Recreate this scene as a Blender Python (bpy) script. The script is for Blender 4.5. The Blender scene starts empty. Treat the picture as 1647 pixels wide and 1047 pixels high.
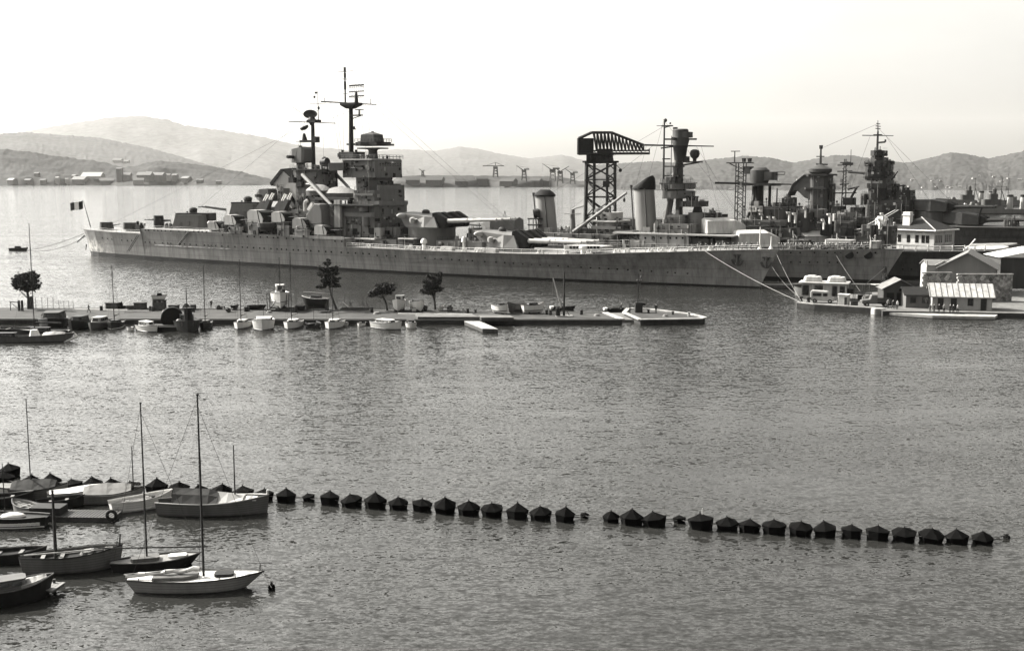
import bpy, bmesh, math, random
from mathutils import Vector, Matrix, noise
random.seed(7)
R = math.radians
scene = bpy.context.scene
COL = scene.collection

# ------------------------------------------------------------------ camera
CAM_H = 26.0; FOC = 1850.0; HORIZON = 284.0; PW, PH = 1647.0, 1047.0
PITCH = math.atan((PH / 2 - HORIZON) / FOC)
cam_data = bpy.data.cameras.new("camera"); cam = bpy.data.objects.new("camera", cam_data)
COL.objects.link(cam); scene.camera = cam
cam.location = (0, 0, CAM_H); cam.rotation_euler = (R(90) - PITCH, 0, 0)
cam_data.sensor_width = 36.0; cam_data.lens = FOC / PW * 36.0
cam_data.clip_start = 1.0; cam_data.clip_end = 60000.0

def ray(u, v):
    a = (u - PW / 2) / FOC; b = (PH / 2 - v) / FOC
    return Vector((a, math.cos(PITCH) + b * math.sin(PITCH), -math.sin(PITCH) + b * math.cos(PITCH)))
def G(u, v, z=0.0):
    """point at height z seen at photo pixel u, v"""
    d = ray(u, v); t = (z - CAM_H) / d.z
    return Vector((d.x * t, d.y * t, z))
def AtY(u, v, Y):
    d = ray(u, v)
    return Vector((0, 0, CAM_H)) + d * (Y / d.y)

# ------------------------------------------------------------------ object helpers
def tag(o, label=None, cat=None, group=None, kind=None):
    if label: o['label'] = label
    if cat: o['category'] = cat
    if group: o['group'] = group
    if kind: o['kind'] = kind
    return o
def thing(name, loc, rz, label, cat, group=None):
    o = bpy.data.objects.new(name, None); COL.objects.link(o)
    o.empty_display_size = 0.3
    o.location = loc; o.rotation_euler = (0, 0, rz)
    return tag(o, label, cat, group)
def clone(o, parent=None):
    c = o.copy(); COL.objects.link(c)
    if parent is not None: c.parent = parent
    return c
def clone_tree(o, parent=None):
    c = clone(o, parent)
    for ch in [x for x in o.children]:
        clone_tree(ch, c)
    return c

class MB:
    """collects geometry for ONE mesh object"""
    def __init__(s):
        s.v = []; s.f = []; s.mi = []; s.T = Matrix.Identity(4); s.m = 0
    def add(s, vs, fs):
        b = len(s.v)
        for p in vs: s.v.append(s.T @ Vector(p))
        for f in fs:
            s.f.append([b + i for i in f]); s.mi.append(s.m)
    def at(s, loc=(0, 0, 0), rz=0, rx=0, ry=0):
        s.T = Matrix.Translation(loc) @ Matrix.Rotation(rz, 4, 'Z') @ Matrix.Rotation(ry, 4, 'Y') @ Matrix.Rotation(rx, 4, 'X')
        return s
    def box(s, x0, x1, y0, y1, z0, z1):
        s.add([(x0,y0,z0),(x1,y0,z0),(x1,y1,z0),(x0,y1,z0),(x0,y0,z1),(x1,y0,z1),(x1,y1,z1),(x0,y1,z1)],
              [(0,3,2,1),(4,5,6,7),(0,1,5,4),(1,2,6,5),(2,3,7,6),(3,0,4,7)])
        return s
    def prism(s, poly, z0, z1, top=None):
        n = len(poly); top = top or poly
        s.add([(p[0], p[1], z0) for p in poly] + [(p[0], p[1], z1) for p in top],
              [tuple(range(n - 1, -1, -1)), tuple(range(n, 2 * n))] + [(i, (i + 1) % n, n + (i + 1) % n, n + i) for i in range(n)])
        return s
    def side(s, poly, y0, y1):
        """profile in x,z extruded along y"""
        n = len(poly)
        s.add([(p[0], y0, p[1]) for p in poly] + [(p[0], y1, p[1]) for p in poly],
              [tuple(range(n)), tuple(range(2 * n - 1, n - 1, -1))] + [((i + 1) % n, i, n + i, n + (i + 1) % n) for i in range(n)])
        return s
    def tube(s, p0, p1, r0, r1=None, n=6, cap=True):
        r1 = r0 if r1 is None else r1
        a = Vector(p0); b = Vector(p1); d = (b - a)
        if d.length < 1e-6: return s
        d.normalize()
        q = Vector((0, 0, 1)) if abs(d.z) < 0.9 else Vector((1, 0, 0))
        x = d.cross(q).normalized(); y = d.cross(x)
        vs = []
        for c, r in ((a, r0), (b, r1)):
            for i in range(n):
                t = 2 * math.pi * i / n
                vs.append(c + (x * math.cos(t) + y * math.sin(t)) * r)
        fs = [(i, (i + 1) % n, n + (i + 1) % n, n + i) for i in range(n)]
        if cap: fs += [tuple(range(n - 1, -1, -1)), tuple(range(n, 2 * n))]
        s.add(vs, fs); return s
    def path(s, pts, r, n=5):
        for a, b in zip(pts[:-1], pts[1:]): s.tube(a, b, r, r, n)
        return s
    def lathe(s, prof, n=12, c=(0, 0, 0), sx=1, sy=1, ang=0):
        vs = []; fs = []
        for (r, z) in prof:
            for i in range(n):
                t = 2 * math.pi * i / n + ang
                vs.append((c[0] + r * math.cos(t) * sx, c[1] + r * math.sin(t) * sy, c[2] + z))
        for k in range(len(prof) - 1):
            for i in range(n):
                j = (i + 1) % n
                fs.append((k * n + i, k * n + j, (k + 1) * n + j, (k + 1) * n + i))
        fs.append(tuple(range(n - 1, -1, -1))); fs.append(tuple((len(prof) - 1) * n + i for i in range(n)))
        s.add(vs, fs); return s
    def ball(s, c, rx, ry=None, rz=None, n=10, m=6, half=False):
        ry = ry or rx; rz = rz or rx
        t0 = 0 if half else -math.pi / 2
        prof = [(max(0.02, math.cos(t0 + (math.pi / 2 - t0) * k / m)), math.sin(t0 + (math.pi / 2 - t0) * k / m)) for k in range(m + 1)]
        s.lathe([(r * rx, z * rz) for r, z in prof], n, c, 1, ry / rx); return s
    def loft(s, rings, closed=True, caps=True):
        n = len(rings[0]); vs = [p for r in rings for p in r]; fs = []
        for k in range(len(rings) - 1):
            for i in range(n if closed else n - 1):
                j = (i + 1) % n
                fs.append((k * n + i, k * n + j, (k + 1) * n + j, (k + 1) * n + i))
        if caps:
            fs.append(tuple(range(n - 1, -1, -1))); fs.append(tuple((len(rings) - 1) * n + i for i in range(n)))
        s.add(vs, fs); return s
    def wire(s, p0, p1, sag, r, n=8, k=4):
        a = Vector(p0); b = Vector(p1); prev = a
        for i in range(1, n + 1):
            t = i / n; c = a.lerp(b, t); c.z -= sag * 4 * t * (1 - t)
            s.tube(prev, c, r, r, k, cap=False); prev = c
        return s
    def build(s, name, mats, parent=None, smooth=False, bevel=0, loc=None, rz=0, recalc=True):
        me = bpy.data.meshes.new(name)
        me.from_pydata([tuple(p) for p in s.v], [], s.f)
        if not isinstance(mats, (list, tuple)): mats = [mats]
        for m in mats: me.materials.append(m)
        if len(mats) > 1:
            me.polygons.foreach_set('material_index', s.mi)
        if recalc:
            bm = bmesh.new(); bm.from_mesh(me); bmesh.ops.recalc_face_normals(bm, faces=bm.faces); bm.to_mesh(me); bm.free()
        if smooth:
            me.polygons.foreach_set('use_smooth', [True] * len(me.polygons))
            try: me.set_sharp_from_angle(angle=R(38))
            except Exception: pass
        me.update()
        o = bpy.data.objects.new(name, me); COL.objects.link(o)
        if parent is not None: o.parent = parent
        if loc is not None: o.location = loc
        if rz: o.rotation_euler = (0, 0, rz)
        if bevel:
            b = o.modifiers.new('bevel', 'BEVEL'); b.width = bevel; b.segments = 1; b.limit_method = 'ANGLE'
        return o

def octa(x0, x1, y0, y1, c):
    """plan rectangle with cut corners"""
    return [(x0 + c, y0), (x1 - c, y0), (x1, y0 + c), (x1, y1 - c), (x1 - c, y1), (x0 + c, y1), (x0, y1 - c), (x0, y0 + c)]
def ngon(n, r, cx=0, cy=0, a=0, sy=1):
    return [(cx + r * math.cos(a + 2 * math.pi * i / n), cy + r * sy * math.sin(a + 2 * math.pi * i / n)) for i in range(n)]
def interp(x, xs, ys):
    if x <= xs[0]: return ys[0]
    for i in range(len(xs) - 1):
        if x <= xs[i + 1]:
            t = (x - xs[i]) / max(1e-9, xs[i + 1] - xs[i]); return ys[i] + t * (ys[i + 1] - ys[i])
    return ys[-1]

# ------------------------------------------------------------------ materials
def mat(name, g, rough=0.6, var=0.25, scale=1.0, streak=False, metal=0.0, bump=0.0, tint=(1, .985, .955)):
    """matt paint, wood, stone ... with uneven tone from noise in object space"""
    m = bpy.data.materials.new(name); m.use_nodes = True
    nt = m.node_tree; b = nt.nodes['Principled BSDF']
    b.inputs['Roughness'].default_value = rough; b.inputs['Metallic'].default_value = metal; b.inputs['Specular IOR Level'].default_value = .12 if rough > .3 else .5
    tc = nt.nodes.new('ShaderNodeTexCoord'); mp = nt.nodes.new('ShaderNodeMapping')
    mp.inputs['Scale'].default_value = (scale, scale, scale * (0.18 if streak else 1))
    nt.links.new(tc.outputs['Object'], mp.inputs['Vector'])
    n1 = nt.nodes.new('ShaderNodeTexNoise'); n1.inputs['Scale'].default_value = 1.0; n1.inputs['Detail'].default_value = 6; n1.inputs['Roughness'].default_value = 0.65
    nt.links.new(mp.outputs['Vector'], n1.inputs['Vector'])
    r = nt.nodes.new('ShaderNodeValToRGB')
    lo = max(0.0, g * (1 - var)); hi = g * (1 + var)
    r.color_ramp.elements[0].position = 0.3; r.color_ramp.elements[1].position = 0.7
    r.color_ramp.elements[0].color = (lo * tint[0], lo * tint[1], lo * tint[2], 1)
    r.color_ramp.elements[1].color = (hi * tint[0], hi * tint[1], hi * tint[2], 1)
    nt.links.new(n1.outputs['Fac'], r.inputs['Fac']); nt.links.new(r.outputs['Color'], b.inputs['Base Color'])
    if bump:
        bp = nt.nodes.new('ShaderNodeBump'); bp.inputs['Strength'].default_value = bump; bp.inputs['Distance'].default_value = 0.1
        nt.links.new(n1.outputs['Fac'], bp.inputs['Height']); nt.links.new(bp.outputs['Normal'], b.inputs['Normal'])
    return m
M = {}
M['hull'] = mat('hull_grey', .17, .55, .16, .25, True)
M['grey'] = mat('ship_grey', .105, .55, .2, .4, True)
M['dgrey'] = mat('dark_grey', .045, .6, .25, .5, True)
M['turret'] = mat('turret_grey', .15, .55, .18, .5, True)
M['funnel'] = mat('funnel_grey', .17, .5, .2, .3, True)
M['lgrey'] = mat('light_grey', .25, .55, .18, .5, True)
M['white'] = mat('white_paint', .50, .5, .22, .6, True)
M['cream'] = mat('cream_wall', .32, .8, .3, .8, True)
M['black'] = mat('black_canvas', .01, .85, .3, 1.0)
M['boot'] = mat('boot_topping', .012, .5, .3, .4)
M['dark'] = mat('dark_steel', .022, .6, .3, .6)
M['deck'] = mat('deck_planking', .16, .8, .25, .8)
M['glass'] = mat('dark_glass', .012, .12, .2, 1.0)
M['mast'] = mat('mast_wood', .025, .6, .3, 2.0)
M['brightmast'] = mat('varnished_spar', .22, .5, .2, 2.0)
M['rope'] = mat('rope', .14, .9, .2, 3.0)
M['droprope'] = mat('tarred_rope', .06, .9, .2, 3.0)
M['boatwhite'] = mat('boat_white', .46, .45, .14, 1.2, True)
M['boatgrey'] = mat('boat_grey', .085, .5, .25, 1.0, True)
M['boatdark'] = mat('boat_dark', .014, .45, .35, 1.0)
M['boatwood'] = mat('boat_wood', .16, .6, .3, 2.0)
M['canvas'] = mat('boat_canvas', .2, .85, .2, 1.5)
M['dcanvas'] = mat('dark_tarpaulin', .03, .8, .3, 1.5)
M['stone'] = mat('quay_stone', .10, .9, .3, .7, bump=.3)
M['coping'] = mat('pale_coping', .22, .85, .35, .8)
M['bark'] = mat('bark', .04, .9, .3, 3.0)
M['leaf'] = mat('pine_foliage', .03, .75, .5, 1.6)
M['roofdark'] = mat('dark_roof_tiles', .02, .8, .3, 1.5)
M['roofgrey'] = mat('grey_roof', .12, .8, .25, 1.0)
M['zinc'] = mat('zinc_roof', .32, .55, .4, 1.0)
M['rubber'] = mat('rubber', .015, .8, .2, 2.0)
M['skin'] = mat('skin', .35, .6, .1, 4.0)
M['cloth'] = mat('dark_cloth', .035, .9, .3, 5.0)
M['shirt'] = mat('shirt', .22, .9, .2, 5.0)
M['timber'] = mat('timber', .05, .85, .35, 1.4)
M['hullpale'] = mat('sloop_white', .17, .5, .2, 1.2, True)
M['quaywall'] = mat('weedy_shaded_wall', .03, .9, .4, .8)  # weed stain and the wall's shade, both put into one dark colour
M['pierstone'] = mat('pier_surface', .042, .95, .35, .35, bump=.2)
M['tar'] = mat('tarred_float', .004, 1.0, .4, 2.0, bump=.3)

M['tar'].node_tree.nodes['Principled BSDF'].inputs['Specular IOR Level'].default_value = .03
def plated(m, lx=7.0, lz=2.1):
    """faint seams of hull plates laid in strakes"""
    nt = m.node_tree; bs = nt.nodes['Principled BSDF']; src = bs.inputs['Base Color'].links[0].from_socket
    tc = nt.nodes.new('ShaderNodeTexCoord'); sp = nt.nodes.new('ShaderNodeSeparateXYZ'); cb = nt.nodes.new('ShaderNodeCombineXYZ')
    nt.links.new(tc.outputs['Object'], sp.inputs[0]); nt.links.new(sp.outputs[0], cb.inputs[0]); nt.links.new(sp.outputs[2], cb.inputs[1])
    br = nt.nodes.new('ShaderNodeTexBrick'); br.inputs['Scale'].default_value = 1; br.inputs['Brick Width'].default_value = lx; br.inputs['Row Height'].default_value = lz; br.inputs['Mortar Size'].default_value = .07; br.inputs['Mortar Smooth'].default_value = .3
    br.inputs['Color1'].default_value = (1, 1, 1, 1); br.inputs['Color2'].default_value = (.86, .86, .86, 1); br.inputs['Mortar'].default_value = (.62, .62, .62, 1); nt.links.new(cb.outputs[0], br.inputs['Vector'])
    mx = nt.nodes.new('ShaderNodeMix'); mx.data_type = 'RGBA'; mx.blend_type = 'MULTIPLY'; mx.inputs[0].default_value = .8; nt.links.new(src, mx.inputs[6]); nt.links.new(br.outputs['Color'], mx.inputs[7]); # rust and dirt running down from the scuppers
    mp = nt.nodes.new('ShaderNodeMapping'); mp.inputs['Scale'].default_value = (.55, .55, .035); nt.links.new(tc.outputs['Object'], mp.inputs['Vector'])
    ns = nt.nodes.new('ShaderNodeTexNoise'); ns.inputs['Scale'].default_value = 1.3; ns.inputs['Detail'].default_value = 6; ns.inputs['Roughness'].default_value = .75; nt.links.new(mp.outputs['Vector'], ns.inputs['Vector'])
    rr = nt.nodes.new('ShaderNodeValToRGB'); rr.color_ramp.elements[0].position = .34; rr.color_ramp.elements[0].color = (.52, .52, .52, 1); rr.color_ramp.elements[1].position = .56; rr.color_ramp.elements[1].color = (1.04, 1.04, 1.04, 1); nt.links.new(ns.outputs['Fac'], rr.inputs['Fac'])
    m2 = nt.nodes.new('ShaderNodeMix'); m2.data_type = 'RGBA'; m2.blend_type = 'MULTIPLY'; m2.inputs[0].default_value = .75; nt.links.new(mx.outputs[2], m2.inputs[6]); nt.links.new(rr.outputs['Color'], m2.inputs[7])
    nt.links.new(m2.outputs[2], bs.inputs['Base Color'])
    return m
def planked(m, s=5.5):
    """fore-and-aft planking lines"""
    nt = m.node_tree; bs = nt.nodes['Principled BSDF']; src = bs.inputs['Base Color'].links[0].from_socket
    tc = nt.nodes.new('ShaderNodeTexCoord'); wv = nt.nodes.new('ShaderNodeTexWave'); wv.bands_direction = 'Z'; wv.inputs['Scale'].default_value = s * .32; wv.inputs['Distortion'].default_value = .6; wv.inputs['Detail'].default_value = 1; nt.links.new(tc.outputs['Object'], wv.inputs['Vector'])
    r = nt.nodes.new('ShaderNodeValToRGB'); r.color_ramp.elements[0].position = .0; r.color_ramp.elements[0].color = (.55, .55, .55, 1); r.color_ramp.elements[1].position = .16; r.color_ramp.elements[1].color = (1, 1, 1, 1); nt.links.new(wv.outputs['Fac'], r.inputs['Fac'])
    mx = nt.nodes.new('ShaderNodeMix'); mx.data_type = 'RGBA'; mx.blend_type = 'MULTIPLY'; mx.inputs[0].default_value = .9; nt.links.new(src, mx.inputs[6]); nt.links.new(r.outputs['Color'], mx.inputs[7]); nt.links.new(mx.outputs[2], bs.inputs['Base Color'])
    return m
for k_ in ('boatwhite', 'boatgrey', 'hullpale'): planked(M[k_])
plated(M['hull'])
# ------------------------------------------------------------------ daylight
SUN_AZ = R(-64); SUN_EL = R(36)      # azimuth measured from the view direction, negative to the left
sd = bpy.data.lights.new('sun', 'SUN'); so = bpy.data.objects.new('sun', sd); COL.objects.link(so)
sun_dir = Vector((math.sin(SUN_AZ) * math.cos(SUN_EL), math.cos(SUN_AZ) * math.cos(SUN_EL), math.sin(SUN_EL)))
so.rotation_euler = (-sun_dir).to_track_quat('-Z', 'Y').to_euler(); so.location = (-200, 100, 200)
sd.energy = 5.0; sd.angle = R(.53); sd.color = (1, .97, .91)
w = bpy.data.worlds.new('World'); scene.world = w; w.use_nodes = True
nt = w.node_tree; bg = nt.nodes['Background']
sk = nt.nodes.new('ShaderNodeTexSky'); sk.sky_type = 'NISHITA'; sk.sun_disc = False
sk.sun_elevation = SUN_EL; sk.sun_rotation = SUN_AZ
sk.air_density = 1.0; sk.dust_density = 6.0; sk.ozone_density = 1.0; sk.altitude = 0
bw = nt.nodes.new('ShaderNodeRGBToBW'); nt.links.new(sk.outputs['Color'], bw.inputs['Color'])
tn = nt.nodes.new('ShaderNodeMix'); tn.data_type = 'RGBA'; tn.blend_type = 'MULTIPLY'; tn.inputs[0].default_value = 1.0
nt.links.new(bw.outputs['Val'], tn.inputs[6]); tn.inputs[7].default_value = (1, .985, .94, 1)
tcw = nt.nodes.new('ShaderNodeTexCoord'); mpw = nt.nodes.new('ShaderNodeMapping'); mpw.inputs['Scale'].default_value = (2.2, 2.2, 7); nt.links.new(tcw.outputs['Generated'], mpw.inputs['Vector'])
nzw = nt.nodes.new('ShaderNodeTexNoise'); nzw.inputs['Scale'].default_value = 1.6; nzw.inputs['Detail'].default_value = 5; nt.links.new(mpw.outputs['Vector'], nzw.inputs['Vector'])
mrw = nt.nodes.new('ShaderNodeMapRange'); mrw.inputs[1].default_value = .35; mrw.inputs[2].default_value = .65; mrw.inputs[3].default_value = .93; mrw.inputs[4].default_value = 1.05; nt.links.new(nzw.outputs['Fac'], mrw.inputs[0])
tw = nt.nodes.new('ShaderNodeMix'); tw.data_type = 'RGBA'; tw.blend_type = 'MULTIPLY'; tw.inputs[0].default_value = 1.0; nt.links.new(tn.outputs[2], tw.inputs[6]); nt.links.new(mrw.outputs[0], tw.inputs[7])   # thin uneven veil of high haze
nt.links.new(tw.outputs[2], bg.inputs['Color']); bg.inputs['Strength'].default_value = 0.12
vs = scene.view_settings; vs.view_transform = 'Standard'; vs.look = 'None'; vs.gamma = 1.0; vs.exposure = 1.72; vs.use_curve_mapping = False
scene.cycles.use_denoising = True; scene.cycles.denoiser = 'OPENIMAGEDENOISE'; scene.cycles.denoising_input_passes = 'RGB_ALBEDO_NORMAL'; scene.cycles.denoising_prefilter = 'ACCURATE'
scene.cycles.max_bounces = 6; scene.cycles.diffuse_bounces = 3; scene.cycles.glossy_bounces = 3; scene.cycles.volume_bounces = 0; scene.cycles.sample_clamp_indirect = 4.0
scene.cycles.caustics_reflective = False; scene.cycles.caustics_refractive = False

# ------------------------------------------------------------------ water
WAVE_A, WAVE_B = 1.12, .55
def water_material():
    m = bpy.data.materials.new('harbour_water'); m.use_nodes = True
    nt = m.node_tree; b = nt.nodes['Principled BSDF']
    b.inputs['Base Color'].default_value = (.016, .016, .015, 1); b.inputs['Roughness'].default_value = .045; b.inputs['IOR'].default_value = 1.34
    tc = nt.nodes.new('ShaderNodeTexCoord')
    def layer(scale, sx, sy, rot, detail, rough):
        mp = nt.nodes.new('ShaderNodeMapping'); mp.inputs['Scale'].default_value = (sx, sy, 1); mp.inputs['Rotation'].default_value = (0, 0, rot)
        nt.links.new(tc.outputs['Object'], mp.inputs['Vector'])
        n = nt.nodes.new('ShaderNodeTexNoise'); n.inputs['Scale'].default_value = scale; n.inputs['Detail'].default_value = detail; n.inputs['Roughness'].default_value = rough
        nt.links.new(mp.outputs['Vector'], n.inputs['Vector']); return n
    a = layer(1.0, 2.5, 4.4, R(10), 3, .62); c = layer(1.0, .6, 1.7, R(-10), 2, .55); d = layer(1.0, .010, .045, R(5), 4, .6); d2 = layer(1.0, .05, .16, R(-8), 3, .6)
    def vmath(op, x, y):
        n = nt.nodes.new('ShaderNodeVectorMath'); n.operation = op
        nt.links.new(x, n.inputs[0])
        if isinstance(y, tuple): n.inputs[1].default_value = y
        else: nt.links.new(y, n.inputs[1])
        return n.outputs[0]
    # slope of each wave facet taken straight from noise, rougher and calmer lanes across the basin
    s1 = vmath('MULTIPLY', vmath('SUBTRACT', a.outputs['Color'], (.5, .5, .5)), (WAVE_A, WAVE_A, 0))
    s2 = vmath('MULTIPLY', vmath('SUBTRACT', c.outputs['Color'], (.5, .5, .5)), (WAVE_B, WAVE_B, 0))
    sm = vmath('ADD', s1, s2)
    mr = nt.nodes.new('ShaderNodeMapRange'); mr.inputs['From Min'].default_value = .36; mr.inputs['From Max'].default_value = .62; mr.inputs['To Min'].default_value = .45; mr.inputs['To Max'].default_value = 1.1
    av = nt.nodes.new('ShaderNodeMath'); av.operation = 'MULTIPLY_ADD'; av.inputs[1].default_value = .5; nt.links.new(d2.outputs['Fac'], av.inputs[0])
    hf = nt.nodes.new('ShaderNodeMath'); hf.operation = 'MULTIPLY'; hf.inputs[1].default_value = .5; nt.links.new(d.outputs['Fac'], hf.inputs[0]); nt.links.new(hf.outputs[0], av.inputs[2])
    nt.links.new(av.outputs[0], mr.inputs['Value'])
    sc_ = nt.nodes.new('ShaderNodeVectorMath'); sc_.operation = 'SCALE'; nt.links.new(sm, sc_.inputs[0]); nt.links.new(mr.outputs['Result'], sc_.inputs['Scale'])
    nn = vmath('NORMALIZE', vmath('ADD', sc_.outputs[0], (0, 0, 1)), (0, 0, 0))
    nt.links.new(nn, b.inputs['Normal'])
    return m
wm = MB(); wm.add([(-26000, -600, 0), (26000, -600, 0), (26000, 26000, 0), (-26000, 26000, 0)], [(0, 1, 2, 3)])
tag(wm.build('water', water_material(), recalc=False), kind='structure')

# ------------------------------------------------------------------ hills round the bay
def veg_material(name, g, s, pale=.5):
    m = mat(name, g, .95, .55, s)
    nt = m.node_tree; ramp = [n for n in nt.nodes if n.type == 'VALTORGB'][0]
    e = ramp.color_ramp.elements.new(.78); q = g * 3 * pale + .04; e.color = (q, q * .98, q * .94, 1)
    return m
from mathutils.bvhtree import BVHTree
HILLS = []
def on_hill(u, v, Y):
    """where the sight line meets the slopes, so that houses and cranes stand on the ground"""
    best = None; o = Vector((0, 0, CAM_H)); d = ray(u, v).normalized()
    for t in HILLS:
        h = t.ray_cast(o, d)
        if h[0] is not None and (best is None or h[3] < best[1]): best = (h[0], h[3])
    return best[0] if best and best[1] < 7000 else AtY(u, v, Y)
def hill(name, ridge, y_ridge, y_shore, mtl, nu=260, nv=26, rough=.10, seed=0, shore_rise=0.06, tree=4.0):
    us = [r[0] for r in ridge]; vz = [r[1] for r in ridge]
    mb = MB(); vsx = []; fs = []
    for i in range(nu + 1):
        u = us[0] + (us[-1] - us[0]) * i / nu
        v = interp(u, us, vz)
        P = AtY(u, v, y_ridge); k = P.x / y_ridge; zr = P.z
        wob = noise.noise((u * .02, seed, 3.1)) * .06 + noise.noise((u * .006, seed, 9.1)) * .08
        for j in range(nv + 5):
            s = j / nv
            Y = y_shore * (1 + wob * (1 - min(s, 1))) + (y_ridge - y_shore * (1 + wob * (1 - min(s, 1)))) * s
            if s <= 1:
                prof = shore_rise * min(1, s * 6) + (1 - shore_rise) * (s ** 1.25)
                z = zr * prof
                z *= 1 + .22 * math.sin(math.pi * s) * noise.fractal((k * 9, s * 3, seed + .5), 1.0, 2.0, 4)
            else:
                z = zr * max(0, 1 - (s - 1) * 5)
            if 0.02 < s < 1.05: z += tree * (noise.noise((k * Y * .05, Y * .03, seed)) + .7 * noise.noise((k * Y * .13, Y * .09, seed + 5)))
            if j == 0: z = -3
            vsx.append((k * Y, Y, z if j == 0 else max(z, -1)))
    n = nv + 5
    for i in range(nu):
        for j in range(n - 1):
            a = i * n + j; fs.append((a, a + n, a + n + 1, a + 1))
    mb.add(vsx, fs)
    HILLS.append(BVHTree.FromPolygons([tuple(q) for q in mb.v], fs))
    o = mb.build(name, mtl, smooth=True, recalc=False)
    for p in o.data.polygons: p.use_smooth = True
    return tag(o, kind='structure')
VEG = veg_material('wooded_slope', .034, .02)
VEGN = veg_material('near_woods', .024, .05)
VEGR = veg_material('facing_woods', .036, .022)
VEG2 = veg_material('scrub_slope', .05, .012)
hill('hills', [(-700, 236), (-300, 225), (0, 219), (60, 208), (130, 196), (180, 189), (230, 187), (265, 192), (300, 202), (350, 209), (420, 220), (470, 232), (560, 242), (700, 250), (900, 262)], 14000, 10000, VEG2, 260, 20, seed=1, tree=16)
hill('hills', [(-800, 232), (-300, 222), (0, 215), (40, 213), (90, 217), (120, 219), (160, 222), (190, 228), (240, 238), (290, 252), (330, 264), (380, 276), (430, 286), (470, 290)], 7500, 4600, VEG, 460, 22, seed=2, tree=6)
hill('hills', [(200, 262), (260, 240), (320, 231), (400, 234), (440, 246), (500, 248), (560, 250), (600, 244), (640, 240), (700, 243), (740, 236), (770, 240), (800, 247), (850, 255), (880, 252), (905, 249), (935, 257), (980, 263), (1040, 266), (1100, 272)], 15000, 8500, VEG2, 260, 22, seed=3, tree=10)
hill('hills', [(-800, 250), (-300, 244), (0, 239), (60, 246), (100, 253), (150, 258), (200, 269), (225, 266), (250, 259), (290, 261), (340, 268), (380, 275), (430, 287), (470, 296), (490, 299)], 3750, 3420, VEGN, 620, 22, seed=4, shore_rise=.12, tree=3.2)
hill('hills', [(620, 299), (640, 284), (680, 282), (800, 283), (900, 284), (930, 291), (1000, 293), (1060, 297)], 3000, 2850, VEG, 120, 10, seed=5, shore_rise=.3, tree=1.5)
hill('hills', [(940, 268), (1000, 263), (1050, 260), (1100, 263), (1130, 258), (1150, 256), (1200, 251), (1240, 254), (1275, 262), (1310, 256), (1340, 250), (1370, 250), (1420, 259), (1460, 262), (1500, 253), (1530, 245), (1560, 249), (1590, 255), (1620, 249), (1647, 243), (1760, 232), (2000, 240), (2600, 236)], 5200, 2150, VEGR, 700, 34, seed=6, shore_rise=.05, tree=4.5)

# houses on the far shores: each a small block with a pitched roof
def house(u, v, Y, wpx, hpx, label, group, roof='roofgrey', wall='cream'):
    P = on_hill(u, v, Y); s = P.y / FOC; wd = wpx * s; ht = hpx * s; rz = random.uniform(-.5, .3)
    root = thing('house', P, rz, label, 'house', group)
    MB().box(-wd/2, wd/2, -wd*.35, wd*.35, -3, ht).build('wall', M[wall], root)
    a = MB(); a.add([(-wd*.54,-wd*.4,ht),(wd*.54,-wd*.4,ht),(wd*.54,wd*.4,ht),(-wd*.54,wd*.4,ht),(-wd*.54,0,ht+wd*.22),(wd*.54,0,ht+wd*.22)], [(0,1,5,4),(2,3,4,5),(1,2,5),(3,0,4),(0,3,2,1)])
    a.build('roof', M[roof], root)
    return root
random.seed(3)
for (u, v) in [(1462,301),(1484,303),(1506,302),(1524,302),(1530,303),(1544,302),(1500,292),(1513,292),(1566,288),(1575,284),(1598,286),(1611,293),(1622,288),(1489,310),(1455,308),(1636,309),(1640,290),(1468,291),
               (1250,292),(1248,298),(1284,290),(1120,304),(1210,300),(1175,306),(1365,300),(1440,306)]:
    house(u, v, 2500, random.uniform(3.4, 6), random.uniform(1.2, 2.2), 'small pale house dotted on the wooded far slope behind the cruisers', 'houses on the far wooded slope', wall=random.choice(['cream', 'lgrey']))
for (u, v, a, b, l) in [(93,296,6,10,'tall white waterside building at the foot of the wooded hill'),(108,296,5,8,'narrow white waterside building beside a taller white one'),
                        (150,287,30,3,'long low white-roofed building below the wooded hill'),(193,292,9,20,'tall grey tower block on the far left shore'),(202,291,18,9,'broad grey block beside the tower block on the far shore'),
                        (223,296,16,6,'pale low waterside shed right of the tower block'),(234,291,22,9,'wide grey block with light roof on the far shore'),(255,292,20,10,'grey block behind the pale waterside shed'),
                        (268,290,12,8,'pale block near the right end of the far built-up shore'),(282,291,9,9,'last grey block of the far built-up shore'),(130,295,22,6,'long grey shed at the far waterside'),(172,296,20,5,'low grey shed at the foot of the tower block'),
                        (190,262,14,4,'pale farmstead on the saddle between the wooded hills'),(203,263,10,3,'small pale house beside the farmstead on the saddle')]:
    house(u, v, 3520 if v > 270 else 3740, a, b, l, 'buildings on the far left shore', wall='grey' if 'grey' in l else 'lgrey', roof='lgrey' if 'white-roofed' in l or 'white' in l else 'grey')

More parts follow.
